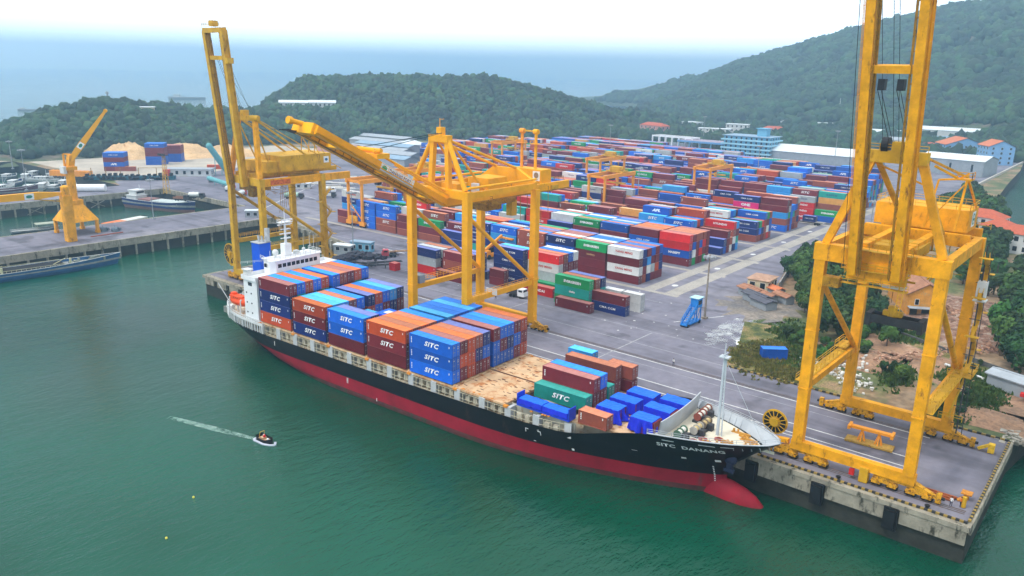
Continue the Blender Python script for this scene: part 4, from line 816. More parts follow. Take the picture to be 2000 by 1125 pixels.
def brand_for(c, r):
    d = {'navy': ['CMA CGM', 'CMA CGM', None], 'blue': ['APL', 'CMA CGM', None], 'sitc blue': ['SITC', 'SITC', None], 'green': ['EVERGREEN', 'HEUNG-A'], 'white': ['YANG MING', 'Florens', None], 'grey': ['MAERSK', 'COSCO', None], 'maroon': [None]*7+['SITC', 'K LINE'], 'brown': [None]*6+['SITC'], 'red': ['HYUNDAI', None], 'teal': ['COSCO', 'SITC', None], 'orange': [None], 'light blue': [None, 'SITC']}
    return r.choice(d.get(c, [None]))
cells = {}
for bi, (y0, nr) in enumerate(BLOCKS):
    nb = int((XR[bi]-XL[bi])/BH)
    for k in range(nb):
        base = 3.3+1.4*mnoise.noise(Vector((bi*.9, k*.33, 4)))+YR.uniform(-.6, .9)
        for rw in range(nr):
            hgt = int(round(min(5, max(1, base+YR.uniform(-1.0, 1.2)+(.6 if rw > 0 else -.1)))))
            if bi == 0 and k == 6 and rw < 1: hgt = 2
            if YR.random() < .05: hgt = max(0, hgt-2)
            if bi == 2: hgt = [1, 2, 3, 2, 4, 4][rw] if k == 0 else (max(3, hgt) if k < 3 else hgt)
            if bi in (0, 1) and k < 6 and rw > 0: hgt = max(3, min(4, hgt+1))
            if bi == 4 and k < 1: hgt = max(4, min(5, hgt+1))
            if bi > 9: hgt = min(hgt, 3)
            if bi == 3 and k < 1: hgt = 3+(rw > 2)
            if rw == 0 and (bi, k) in FRONT: hgt = len(FRONT[(bi, k)])
            mono = YR.choice(PAL) if YR.random() < (.35 if bi < 4 else .7) else None
            short = YR.random() < .10 and not (rw == 0 and (bi, k) in FRONT)
            for t in range(hgt):
                if rw == 0 and (bi, k) in FRONT: c, br = FRONT[(bi, k)][t]
                else: c = mono if mono and YR.random() < .7 else YR.choice(PAL); br = brand_for(c, YR)
                cells[(bi, k, rw, t)] = (c, br, short)
def top_of(bi, k, rw):
    t = 0
    while (bi, k, rw, t) in cells: t += 1
    return t
exposed = []
for (bi, k, rw, t), (c, br, short) in cells.items():
    front = rw == 0 or top_of(bi, k, rw-1) <= t; roof = (bi, k, rw, t+1) not in cells; end = k == 0 or top_of(bi, k-1, rw) <= t
    if front or roof or end:
        # is it hidden from a camera some 65 m higher by the block before it?
        y = BLOCKS[bi][0]+rw*2.62; x = XR[bi]-BH/2-k*BH; z = 3.52+t*HGT
        score = (1.4 if front else 0)+(.8 if roof else 0)+(.35 if end else 0)
        if rw == 0 and bi and t == 0 and BLOCKS[bi][0]-BLOCKS[bi-1][0] < 30: score *= .6
        p = Vector((x, y, z))-C0; inside = abs(p.dot(_r)/p.dot(_d))*FPX < 1060
        exposed.append((score*(220/p.length)**2*(1 if inside else 0), inside, bi, k, rw, t, front, roof, end))
exposed.sort(reverse=True)
# loose stacks on the apron in front of the yard
LG = 'loose container stacks on the open apron'
def loose(x0, y0, L, tiers, label, doors=True, z=3.51):
    for t, (c, br) in enumerate(tiers):
        container((x0+L/2, y0, z+t*(CHH+.01 if L > 10 else CH+.01)), 0, L, c, br, doors, ('%s container%s, %s tier, %s' % (CC[c][1], ' with lettering' if br else '', TIER[t], label)), LG, L > 10 and not br)
loose(-132.0, 181.4, 12.19, [('maroon', None)], 'lying alone before the green stack on the apron')
loose(-134.5, 184.4, 12.19, [('green', 'EVERGREEN'), ('teal', 'delta'), ('green', 'EVERGREEN')], 'waterside row of the green stack on the apron')
loose(-134.0, 187.1, 12.19, [('green', None), ('brown', None), ('brown', None)], 'middle row of the green stack on the apron')
loose(-133.8, 189.8, 12.19, [('green', None), ('teal', None), ('navy', None)], 'rear row of the green stack on the apron')
loose(-123.1, 186.1, 12.19, [('navy', 'CMA CGM'), ('maroon', None)], 'in the rightmost pair standing on the apron')
loose(-122.4, 192.2, 6.06, [('white', None), ('white', None)], 'short white pair behind the rightmost stack'); loose(-115.9, 192.6, 6.06, [('white', None), ('white', None)], 'short white pair at the end of the rightmost stack')
loose(-149.5, 187.2, 12.19, [('red', 'HYUNDAI')], 'beside the green stack on the apron'); loose(-149.9, 191.4, 12.19, [('green', None)], 'behind the red one beside the green stack')
loose(-162.4, 186.6, 6.06, [('maroon', None), ('maroon', None)], 'short maroon pair left of the red one')
loose(-165.5, 192.2, 12.19, [('navy', 'CMA CGM'), ('navy', 'CMA CGM'), ('navy', 'CMA CGM'), ('navy', 'CMA CGM')], 'front row of the tall navy and white stack')
loose(-165.0, 195.0, 12.19, [('navy', None), ('grey', None), ('grey', None), ('light blue', None)], 'second row of the tall navy and white stack')
loose(-152.6, 191.4+2.6, 12.19, [('white', None), ('grey', None), ('white', 'YANG MING'), ('red', None)], 'front row of the stack right of the navy one')
for j, (a, c_, e_) in enumerate((('maroon', 'maroon', 'brown'), ('navy', 'maroon', 'blue'), ('grey', 'maroon', 'white'))): loose(-152.6, 196.7+2.7*j, 12.19, [('white', None), (a, None), (c_, None), (e_, None)], '%s row back of the stack right of the navy one' % ORD[j+1])
loose(-172.6, 190.0, 6.06, [('navy', None)], 'short one standing left of the tall navy stack')
loose(-194.0, 181.6, 12.19, [('red', None), ('grey', None), ('navy', 'COSCO')], 'front row of the left apron stack')
loose(-193.4, 184.5, 12.19, [('maroon', None), ('maroon', None), ('grey', None)], 'second row of the left apron stack'); loose(-193.4, 187.3, 12.19, [('maroon', None), ('maroon', None), ('brown', None)], 'third row of the left apron stack')
loose(-180.4, 180.2, 12.19, [('maroon', None)], 'lying before the middle apron stack')
loose(-180.4, 183.6, 12.19, [('maroon', None), ('brown', None), ('maroon', None)], 'front row of the middle apron stack'); loose(-180.4, 186.4, 12.19, [('maroon', None), ('maroon', None), ('navy', None)], 'second row of the middle apron stack')
loose(-180.2, 189.2, 12.19, [('navy', None), ('navy', None), ('navy', None)], 'rear row of the middle apron stack')
loose(-199.2, 176.5, 3.0, [('red', None)], 'small open shed sized box at the left end of the apron', False)
NY = 297-NCONT[0]
letters = MB(); far = MB(); FM = []; FI = {}
def fmi(m):
    if m.name not in FI: FI[m.name] = len(FM); FM.append(m)
    return FI[m.name]
for rank, (sc_, inside, bi, k, rw, t, front, roof, end) in enumerate(exposed):
    c, br, short = cells[(bi, k, rw, t)]
    x = XR[bi]-BH/2-k*BH+YR.uniform(-.12, .12); y = BLOCKS[bi][0]+rw*2.62+YR.uniform(-.04, .04); z = 3.52+t*HGT*1.03
    if rank < NY and inside:
        lab = '%s container, %s tier, %s row back, %s bay from the right, %s yard block' % (CC[c][1], TIER[t], ORD[rw], ORD[k], ['front', 'second', 'third', 'fourth', 'fifth', 'sixth', 'seventh'][bi])
        container((x, y, z), 0, 12.19, c, br if front else None, end, lab, 'containers stacked in the yard', front and YR.random() < .5)
    elif inside:
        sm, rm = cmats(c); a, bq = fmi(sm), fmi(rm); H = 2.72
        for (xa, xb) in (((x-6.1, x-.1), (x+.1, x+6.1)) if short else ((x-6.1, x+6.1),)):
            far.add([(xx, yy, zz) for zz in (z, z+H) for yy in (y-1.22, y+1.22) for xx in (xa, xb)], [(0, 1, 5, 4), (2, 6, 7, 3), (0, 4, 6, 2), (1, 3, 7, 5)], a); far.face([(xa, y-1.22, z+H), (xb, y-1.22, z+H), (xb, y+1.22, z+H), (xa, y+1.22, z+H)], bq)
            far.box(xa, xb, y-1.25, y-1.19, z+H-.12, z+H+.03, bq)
        if br and front and not short and bi < 10:
            s, m, sh, xs, off, sp = BR[br]; tm = text_mesh(br, s, m, sh, xs, off*s, sp); mi = fmi(m); nv = len(far.v)
            far.v += [(v.co.x+x, y-1.27, v.co.z+z+1.4) for v in tm.vertices]; far.f += [tuple(i+nv for i in p.vertices) for p in tm.polygons]; far.m += [mi]*len(tm.polygons)
for j, (px, py, tiers) in enumerate(((225, 334, ['maroon', 'blue', 'maroon', 'blue']), (246, 334, ['brown']), (305, 322, ['blue', 'blue', 'maroon', 'maroon', 'blue']), (338, 316, ['blue', 'blue', 'maroon', 'maroon']), (424, 330, ['orange']))):
    p = G(px, py); az = R(50); ax = Vector((math.cos(az), math.sin(az), 0)); ay = Vector((-math.sin(az), math.cos(az), 0))
    for i in range(4 if len(tiers) > 1 else 1):
        for t, c in enumerate(tiers):
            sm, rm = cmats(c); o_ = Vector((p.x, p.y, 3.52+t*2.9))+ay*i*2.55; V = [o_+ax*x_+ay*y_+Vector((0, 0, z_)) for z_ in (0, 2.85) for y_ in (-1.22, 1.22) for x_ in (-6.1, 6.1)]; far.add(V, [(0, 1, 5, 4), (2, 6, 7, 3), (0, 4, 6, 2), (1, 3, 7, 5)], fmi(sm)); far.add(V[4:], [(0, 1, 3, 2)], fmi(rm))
            br = 'APL' if (j == 0 and t == 1 and i == 0) else ('CMA CGM' if (c == 'blue' and t > 2 and i == 0) else None)
            if br: s_, m, sh, xs, off, sp = BR[br]; tm = text_mesh(br, s_, m, sh, xs, off*s_, sp); mi = fmi(m); nv = len(far.v); far.v += [tuple(o_+ax*v.co.x+Vector((0, 0, v.co.z+1.5))-ay*1.28) for v in tm.vertices]; far.f += [tuple(k+nv for k in q_.vertices) for q_ in tm.polygons]; far.m += [mi]*len(tm.polygons)
tag(far.build('distant_container_stacks', FM), 'mass of stacked containers of many colours filling the rear of the port yard', 'containers', kind='stuff')
print('containers individual', NCONT[0], 'exposed', len(exposed))
BOG = mat('bogie_yellow', (.62, .30, .01), .6, .35, .9, rust=.5, rustcol=(.06, .03, .015))
# ------------------------------------------------------------------ quay cranes
def bogies(root, x0, x1, y, m, z=3.56, name='bogie'):
    m = BOG
    for xc, s in ((x0+2.0, 1), (x1-2.0, -1)):
        b = MB(); b.add([(xc-4.6, y-.45, z+1.5), (xc+4.6, y-.45, z+1.5), (xc+4.6, y+.45, z+1.5), (xc-4.6, y+.45, z+1.5), (xc-1.4, y-.6, z+2.7), (xc+1.4, y-.6, z+2.7), (xc+1.4, y+.6, z+2.7), (xc-1.4, y+.6, z+2.7)], [(0, 1, 5, 4), (1, 2, 6, 5), (2, 3, 7, 6), (3, 0, 4, 7), (4, 5, 6, 7), (3, 2, 1, 0)])
        for q in (-2.7, 2.7):
            b.add([(xc+q-2.1, y-.55, z+.75), (xc+q+2.1, y-.55, z+.75), (xc+q+2.1, y+.55, z+.75), (xc+q-2.1, y+.55, z+.75), (xc+q-.7, y-.55, z+1.9), (xc+q+.7, y-.55, z+1.9), (xc+q+.7, y+.55, z+1.9), (xc+q-.7, y+.55, z+1.9)], [(0, 1, 5, 4), (1, 2, 6, 5), (2, 3, 7, 6), (3, 0, 4, 7), (4, 5, 6, 7), (3, 2, 1, 0)])
            for p in (-1.25, 1.25):
                b.box(xc+q+p-.7, xc+q+p+.7, y-.68, y+.68, z+.45, z+1.15); [b.tube((xc+q+p+w, y-.3, z+.42), (xc+q+p+w, y+.3, z+.42), .42, n=10, m=1) for w in (-.55, .55)]; b.tube((xc+q+p, y-.95, z+.95), (xc+q+p, y-.6, z+.95), .35, n=8)
        e = xc+s*-5.6; b.box(e-.4, e+.4, y-.4, y+.4, z+.2, z+1.9); b.beam((e, y, z+.9), (xc-s*4.2, y, z+1.4), .6, .6); b.tube((e-s*.9, y, z+1.1), (e, y, z+1.1), .28, n=8, m=1)
        b.build(name, [m, BLK], root, world=True)
def reel(root, x, y, z, m, r=2.4):
    b = MB(); n = 28; P = [(math.cos(2*math.pi*i/n), math.sin(2*math.pi*i/n)) for i in range(n)]
    for i in range(n):
        a, c = P[i], P[(i+1) % n]
        b.beam((x+a[0]*r, y, z+a[1]*r), (x+c[0]*r, y, z+c[1]*r), .5, .16, up=(0, 1, 0)); b.beam((x+a[0]*r*.5, y, z+a[1]*r*.5), (x+c[0]*r*.5, y, z+c[1]*r*.5), .4, .1, up=(0, 1, 0))
        if i % 2 == 0: b.beam((x+a[0]*.3, y-.3, z+a[1]*.3), (x+a[0]*r, y-.2, z+a[1]*r), .12, .1, up=(0, 1, 0))
    b.tube((x, y-.6, z), (x, y+.6, z), .8, n=12); b.build('cable_reel', m, root, world=True)
    b = MB()
    for i in range(n):
        a, c = P[i], P[(i+1) % n]
        b.face([(x+a[0]*r*.52, y-.18, z+a[1]*r*.52), (x+c[0]*r*.52, y-.18, z+c[1]*r*.52), (x+c[0]*r*.97, y-.18, z+c[1]*r*.97), (x+a[0]*r*.97, y-.18, z+a[1]*r*.97)][::-1])
        b.face([(x+a[0]*r*.52, y+.16, z+a[1]*r*.52), (x+c[0]*r*.52, y+.16, z+c[1]*r*.52), (x+c[0]*r*.97, y+.16, z+c[1]*r*.97), (x+a[0]*r*.97, y+.16, z+a[1]*r*.97)])
    b.build('wound_cable', BLK, root, world=True)
def boom(root, xa, xb, hinge, tip, m, md, w=1.35, h=1.9, ties=(.62,), tipbeam=True):
    # twin box girders from the hinge (y,z) to the tip (y,z); xa/xb may differ at the tip
    (y0, z0), (y1, z1) = hinge, tip; n = Vector((0, -(z1-z0), (y1-y0))).normalized(); n = -n if n.z < 0 and abs(y1-y0) > 20 else n
    for (x0, x1) in (xa, xb):
        b = MB(); P = Vector((x0, y0, z0)); Q = Vector((x1, y1, z1)); b.beam(P, Q, w, h, up=(1, 0, 0)) if False else b.beam(P, Q, w, h, up=n)
        b.build('boom_girder', m, root, world=True)
        g = MB(); s = 1 if x0 == min(xa[0], xb[0]) else -1; off = Vector((s*(w/2+.12), 0, 0)); g.beam(P+off+n*-.7, Q+off+n*-.7, .2, .35, up=n); g.beam(P+off*1.5+n*.2, Q+off*1.5+n*.2, .3, .25, up=n); g.beam(P+off*1.2+n*.8, Q+off*1.2+n*.8, .12, .12, up=n)
        K = int((Q-P).length/2.2)
        for i in range(K): t = P.lerp(Q, (i+.5)/K)+off*1.2; g.beam(t-n*.8, t+n*.8, .14, .14, up=(0, 0, 1))
        g.build('trolley_rail', md, root, world=True)
        g = MB(); L = (Q-P).length; a = (Q-P).normalized(); o2 = Vector((-s*(w/2+.45), 0, 0))
        for k in (.0, .5, 1.0): g.beam(P+o2+n*(k-.4), Q+o2+n*(k-.4), .06, .06)
        for i in range(int(L/2.5)): t = P+a*(i*2.5+1)+o2; g.beam(t-n*.45, t+n*.6, .06, .06)
        g.beam(P+o2*.8-n*.5, Q+o2*.8-n*.5, .5, .08, up=n); g.build('boom_walkway', m, root, world=True)
    b = MB()
    for t in ties:
        A = Vector((xa[0], y0, z0)).lerp(Vector((xa[1], y1, z1)), t); B = Vector((xb[0], y0, z0)).lerp(Vector((xb[1], y1, z1)), t); b.beam(A, B, 1.1, 1.3, up=n)
    if tipbeam: A = Vector((xa[1], y1, z1)); B = Vector((xb[1], y1, z1)); b.beam(A, B, 1.4, 2.2, up=n)
    b.pieces('boom_tie_beam', m, root, world=True)
def crane_base(root, xa, xb, ys, yl, zt, m, mrust, lw=1.65, strut=17.6, ztl=None, dn=True):
    ztl = ztl or zt
    for x, y, zz in ((xa, ys, zt), (xb, ys, zt), (xa, yl, ztl), (xb, yl, ztl)):
        b = MB(); b.beam((x, y, 7.0), (x, y, zz), lw, lw*.95, up=(0, 1, 0)); b.box(x-lw*.56, x+lw*.56, y-lw*.54, y+lw*.54, 17.2, 17.45); b.box(x-lw*.56, x+lw*.56, y-lw*.54, y+lw*.54, 28.0, 28.15); b.build('leg', m, root, world=True)
    for y in (ys, yl):
        b = MB(); b.box(xa-1.1, xb+1.1, y-.7, y+.7, 5.55, 7.3); b.build('sill_beam', m, root, world=True); bogies(root, xa-1.2, xb+1.2, y, mrust)
    for x in (xa, xb):
        b = MB(); b.beam((x, ys+lw/2, strut), (x, yl-lw/2, strut), 1.0, 1.25); b.build('portal_strut', m, root, world=True)
        b = MB(); s = 1 if x == xb else -1; b.box(x-.9+s*1.0, x+.9+s*1.0, ys, yl, strut+.65, strut+.72) if dn else None
        b.rail([(x+s*.5, ys, strut+.7), (x+s*.5, yl, strut+.7)], 1.1, r=.04, step=2.2); b.rail([(x+s*1.8, ys, strut+.7), (x+s*1.8, yl, strut+.7)], 1.1, r=.04, step=2.2); b.build('walkway', mrust, root, world=True)
        b = MB(); b.tube((x, yl-lw/2, strut+1), (x, ys+lw/2, zt-4.5), .5, n=12); b.build('diagonal_brace', m, root, world=True)
def zigzag_stairs(root, x, y, z0, z1, m):
    b = MB(); z = z0; s = 1
    while z < z1-3:
        b.beam((x, y-1.8*s, z), (x, y+1.8*s, z+3.6), .7, .15); b.rail([(x-.35, y-1.8*s, z), (x-.35, y+1.8*s, z+3.6)], 1.0, r=.035, step=1.2); b.rail([(x+.35, y-1.8*s, z), (x+.35, y+1.8*s, z+3.6)], 1.0, r=.035, step=1.2)
        b.box(x-1.1, x+1.1, min(y+1.8*s, y+3*s), max(y+1.8*s, y+3*s), z+3.55, z+3.65); z += 3.6; s = -s
    b.build('stairs', m, root, world=True)
# --- the big crane on the right, boom raised
cr = thing('quay_crane', 'tall yellow quay crane at the right, twin boom raised out of the picture', 'crane', (-33.2, 146.5, 3.5))
XA, XB, YS, YL, ZT = -42.3, -23.8, 133.0, 160.0, 41.5
crane_base(cr, XA, XB, YS, YL, ZT, YEL, YEL2, 1.75)
b = MB(); b.box(XA-1.1, XB+1.1, YS-.95, YS+.95, 40.6, 43.4); b.build('portal_beam', YEL, cr, world=True)
b = MB(); b.box(XA-.9, XB+.9, YL-.8, YL+.8, 41, 43.0); b.build('portal_beam', YEL, cr, world=True)
for x in (XA, XB): b = MB(); b.box(x-.6, x+.6, YS+1, YL-.9, 41.2, 43.2); b.build('side_girder', YEL, cr, world=True)
for x in (-36.2, -29.9):
    b = MB(); b.box(x-.6, x+.6, YS+1, YL+9, 42.3, 44.1); b.build('trolley_girder', YEL, cr, world=True)
b = MB(); b.box(-41.5, -24.2, 152.4, 153.6, 42.2, 44.3); b.box(-41.5, -24.2, 163.5, 164.4, 42.2, 44.0); b.box(-37.6, -28.6, 131.6, 132.7, 38.4, 41.4); b.pieces('cross_girder', YEL, cr, world=True)
b = MB(); b.box(-40.6, -25.2, 154.6, 162.4, 44.35, 48.2); hs = b.build('machinery_house', YEL, cr, world=True)
b = MB(); b.face([(-25.17, 157.4, 45.0), (-25.17, 160.2, 45.0), (-25.17, 160.2, 47.7), (-25.17, 157.4, 47.7)]); b.build('sign_board', WHT, hs, world=True)
b = MB(); c = Vector((-25.13, 158.8, 46.35)); ring = [(c.y+1.05*math.cos(t), c.z+1.05*math.sin(t)) for t in np.linspace(0, 6.283, 22)]; ring2 = [(c.y+.78*math.cos(t), c.z+.78*math.sin(t)) for t in np.linspace(0, 6.283, 22)]
for i in range(21): b.face([(c.x, *ring[i]), (c.x, *ring[i+1]), (c.x, *ring2[i+1]), (c.x, *ring2[i])])
b.face([(c.x, 158.2, 46.1), (c.x, 159.4, 46.1), (c.x, 159.4, 46.5), (c.x, 158.2, 46.5)]); b.build('port_emblem', mat('emblem_teal', (.03, .22, .16), .5, .1, 1), hs, world=True)
b = MB(); b.rail([(-40.6, 154.6, 48.2), (-25.2, 154.6, 48.2), (-25.2, 162.4, 48.2), (-40.6, 162.4, 48.2), (-40.6, 154.6, 48.2)], 1.1, r=.04); b.rail([(-43, 164, 44), (-23, 164, 44)], 1.1, r=.04); b.build('roof_railing', YEL2, hs, world=True)
AP = [(-36.4, 134.2, 58.6), (-29.6, 134.2, 58.6)]
for (x, y, z), fx in zip(AP, (XA+.4, XB-.4)): b = MB(); b.beam((fx, YS+.2, 43.4), (x, y, z), 1.25, 1.0, up=(0, 1, 0)); b.build('frame_leg', YEL, cr, world=True)
b = MB(); b.box(-37.4, -28.6, 133.4, 135.0, 57.3, 59.2); b.box(-33.9, -32.2, 133.2, 135.2, 59.2, 60.6); b.rail([(-37.4, 133.3, 59.2), (-28.6, 133.3, 59.2)], 1, r=.05, step=1.5); b.build('frame_top', YEL2, cr, world=True)
b = MB()
for x in (-35.0, -31.0): b.tube((x-.5, 134.2, 60), (x+.5, 134.2, 60), 1.25, n=16)
b.pieces('sheave', BLK, cr, world=True)
b = MB(); b.tube((-36, 134.6, 57.5), (-34.2, 152.4, 44.2), .48, n=12); b.tube((-29.8, 134.6, 57.5), (-28.6, 152.4, 44.2), .48, n=12)
b.pieces('back_stay', YEL2, cr, world=True)
b = MB(); b.beam((-29, 134.8, 58.4), (-26, 152, 54.2), .32); b.beam((-26, 152, 54.2), (-25.4, 161, 48.2), .32); b.beam((-26, 152, 54.2), (-26.4, 150.4, 45), .35); b.beam((-30, 150.4, 53.6), (-26, 152, 54), .3); b.beam((-31.2, 150.4, 45), (-30, 150.4, 53.6), .3); b.beam((-31, 150.4, 46), (-26.2, 151.4, 53), .2)
b.beam((-27.5, 133.8, 57.4), (-24.5, 136.5, 55.5), .35); b.beam((-24.5, 136.5, 55.5), (-23.2, 136.5, 56.4), .3); b.box(-24.6, -22.6, 135.6, 137.6, 55.4, 55.6); b.rail([(-24.6, 135.6, 55.6), (-22.6, 135.6, 55.6), (-22.6, 137.6, 55.6)], 1, r=.05); b.beam((-36, 134.4, 57), (-30.5, 147, 52.5), .26); b.pieces('stay_frame', YEL, cr, world=True)
boom(cr, (-36.3, -36.5), (-29.7, -29.4), (130.3, 39.7), (120.6, 92.5), YEL, YELD, 1.25, 1.8, ties=(.60,))
b = MB(); b.prism([(-40.8, 130.2), (-38.2, 130.2), (-38.2, 132), (-40.8, 132)], 36.8, 38.4); b.build('cable_pulley_block', YELD, cr, world=True)
b = MB(); 
for x in (-34.2, -31.6): b.box(x-.45, x+.45, 123.9, 125.3, 68.4, 70.0)
b.pieces('boom_sheave', BLK, cr, world=True)
b = MB(); 
for x in (-34.8, -34.3, -32.2, -31.7): b.beam((x, 124.6, 68.6), (x+.3, 133.8, 60.4), .07)
for x in (-35.6, -34.0, -33.2, -31.0): b.beam((x, 134, 60.6), (x-.8, 121.5, 91.5), .06)
for x in (-34.4, -32): b.beam((x, 139.5, 43.6), (x, 139.5, 33.6), .06)
b.beam((-37.6, 129.8, 39), (-38.4, 121, 91), .07); b.pieces('hoist_rope', BLK, cr, world=True)
b = MB(); b.box(-35.2, -26.6, 138.2, 141, 30.0, 30.6); b.box(-35.4, -34.6, 138, 141.2, 29.4, 31.6); b.box(-27.2, -26.4, 138, 141.2, 29.4, 31.6); b.box(-35.2, -26.6, 138.2, 138.5, 30.6, 31.4); b.box(-35.2, -26.6, 140.7, 141, 30.6, 31.4); sp = b.build('spreader', DGR, cr, world=True)
b = MB(); b.tube((-31.6, 139.6, 30.6), (-31.6, 139.6, 33), .75, n=10); b.box(-33, -30, 139, 140.2, 31.4, 32.2); b.build('headblock', YEL2, sp, world=True)
b = MB(); b.box(-37.4, -28.7, 137, 142.6, 42.2, 43.6); b.box(-36.6, -34, 137.4, 141, 39, 42.2); b.rail([(-37.4, 137, 43.6), (-28.7, 137, 43.6)], 1, r=.05); b.box(-33, -29, 143.5, 147, 41.6, 43.4); b.pieces('trolley_piece', YEL2, cr, world=True)
b = MB(); b.box(-31.8, -29.6, 135.4, 137.6, 36.8, 39.6); cbn = b.build('operator_cabin', WHR, cr, world=True); b = MB(); b.box(-31.9, -29.5, 135.3, 136.4, 37.6, 39); b.build('cabin_window', GLS, cbn, world=True)
b = MB(); r_ = random.Random(2)
for k in range(70): x = r_.uniform(-38, -25.5); y = r_.uniform(132.5, 152); z = r_.uniform(37.4, 42.5); a = r_.choice((0, 1, 2)); b.beam((x, y, z), (x+(r_.uniform(1, 3.4) if a == 0 else 0), y+(r_.uniform(1, 4) if a == 1 else 0), z+(r_.uniform(.8, 2.6) if a == 2 else .01)), r_.choice((.1, .14, .3)), m=r_.choice((0, 1)))
for z, y in ((40.6, 136), (40.8, 144), (39.2, 140)): b.box(-38.4, -26, y, y+1.1, z, z+.12); b.rail([(-38.4, y, z), (-26, y, z)], 1, r=.05, step=1.6)
for z in (37.8, 40.2, 43.5): b.rail([(-38.4, 131.2, z), (-28, 131.2, z)], 1, r=.04, step=1.2); b.box(-38.4, -28, 130.9, 132, z-.1, z)
b.ladder((-29.0, 130.6, 34), (-28.4, 130.8, 45), .7); b.build('hanging_platforms', [YEL2, YELD], cr, world=True)
zigzag_stairs(cr, XB+2.0, YL-1.2, 18.5, 42.5, YEL2)
b = MB(); b.box(-22.6, -21.1, 157.6, 159.3, 32.2, 35.6); b.box(-22.9, -20.8, 157.3, 159.6, 32, 32.2); b.build('lift_cabin', WHR, cr, world=True)
b = MB(); b.beam((-21.8, 158.5, 6), (-22.2, 158.5, 42), .22); b.beam((-20.9, 158.5, 6), (-21.3, 158.5, 42), .12)
for z in np.arange(8, 42, 3.4): b.beam((-23, 158.5, z), (-21.2, 158.5, z), .12)
b.build('lift_mast', DGR, cr, world=True)
b = MB(); b.box(-24.6, -20.6, 156, 162, 17.9, 18.0); b.rail([(-24.6, 156, 18), (-20.6, 156, 18), (-20.6, 162, 18), (-24.6, 162, 18)], 1.1, r=.05); b.beam((-22, 160, 18), (-23.5, 158, 9), .3); b.rail([(-25, 157, 9), (-21, 157, 9)], 1.1, r=.05); b.box(-44.6, -42.5, 155, 160, 18.8, 18.9); b.rail([(-44.6, 155, 18.9), (-44.6, 160, 18.9), (-42.5, 160, 18.9)], 1.1, r=.05); b.pieces('landing', YEL2, cr, world=True)
reel(cr, -46.9, 133.2, 9.3, YEL2, 2.1); b = MB(); b.beam((-44, 133.2, 6.4), (-49.2, 133.2, 5.9), .9, .8); b.beam((-46.9, 133.4, 5.8), (-46.9, 133.4, 9.6), .5); b.beam((-48.7, 133.2, 5.8), (-49.2, 133.2, 3.7), .5); b.build('reel_bracket', YEL, cr, world=True)
b = MB(); b.prism([(-31.2, 131.9), (-29.8, 131.9), (-29.8, 133.3), (-31.2, 133.3)], 3.6, 6.2); b.build('warning_cone_support', YEL2, cr, world=True); b = MB(); b.box(-32.9, -32.1, 132.1, 132.7, 4.2, 5.3); b.build('red_switch_box', RED, cr, world=True)
b = MB(); b.tube((-15.6, 134.6, 5.4), (-15.6, 134.6, 3.6), .35); tag(b.build('buffer_stop', YEL2), 'yellow rail buffer at the seaward end of the crane track', 'buffer')
b = MB(); b.box(-16.4, -15.4, 159.4, 160.6, 3.56, 5.2); b.beam((-18, 160, 3.7), (-16.3, 160, 4.9), .5); tag(b.build('buffer_stop', mat('hazard_yellow', (.75, .45, .02), .6, .3, 2, rust=.2)), 'yellow and black rail buffer at the landward end of the crane track', 'buffer')
# spare spreader on the quay below the crane
t = thing('spare_spreader', 'orange spare spreader frame on a flat steel base under the right crane', 'spreader', (-34.0, 148, 3.56), R(4))
b = MB(); b.box(-4.2, 4.2, -1.3, 1.3, .05, .4); b.build('base_plate', mat('rusty_yellow', (.42, .26, .05), .8, .4, 1, rust=.4), t); b = MB(); b.box(-3.6, 3.6, -.5, .5, 2.6, 3.1); b.box(-4.0, -3.5, -1.2, 1.2, 2.5, 3.2); b.box(3.5, 4.0, -1.2, 1.2, 2.5, 3.2); b.build('spreader_beam', ORA, t)
for x in (-1.5, 1.5): b = MB(); b.beam((x-.6, 0, .4), (x, 0, 2.6), .3); b.beam((x+.6, 0, .4), (x, 0, 2.6), .3); b.beam((x, -.8, .4), (x, 0, 2.6), .2); b.build('stand', ORA, t)

# --- the middle crane, boom half raised
cb = thing('quay_crane', 'bright yellow quay crane behind the ship, boom raised at a shallow angle', 'crane', (-133, 146, 3.5))
XA, XB, YS, YL, ZT = -142.3, -123.6, 133.0, 158.6, 41.0
crane_base(cb, XA, XB, YS, YL, ZT, YEL3, YEL3, 1.8, strut=16.6, dn=False)
b = MB(); b.box(XA-.9, XB+.9, YS-.9, YS+.9, 41.0, 42.9); b.build('portal_beam', YEL3, cb, world=True)
b = MB(); plate = [(XA, 41), (XA, 42.8), (-137.6, 45.8), (-129.6, 45.8), (XB, 42.8), (XB, 41)]
for s in (-.5, .5): P = [(x, YL+s, z) for x, z in plate]; b.face(P if s < 0 else P[::-1])
for (a, c) in zip(plate, plate[1:]+plate[:1]): b.face([(a[0], YL-.5, a[1]), (c[0], YL-.5, c[1]), (c[0], YL+.5, c[1]), (a[0], YL+.5, a[1])])
b.build('portal_beam', YEL3, cb, world=True)
for x in (XA, XB): b = MB(); b.box(x-.55, x+.55, YS+.9, YL-.8, 41.2, 42.6); b.tube((x, YS, 43.6), (x, YL, 43.6), .3, n=8); b.build('side_girder', YEL3, cb, world=True)
for x in (-135.8, -129.4): b = MB(); b.box(x-.55, x+.55, YS-1.4, YL+22, 38.9, 40.9); b.build('trolley_girder', YEL3, cb, world=True)
b = MB()
for x in (-135.8, -129.4):
    b.beam((x+.75, YS-1, 38.9), (x+.75, YL+22, 38.9), .5, .25); b.rail([(x-1.6, YS, 40.9), (x-1.6, YL+22, 40.9)], 1, r=.05)
b.pieces('trolley_rail', YELD, cb, world=True)
AL, AR = (-135.6, 134.0, 54.6), (-131.0, 134.0, 54.6)
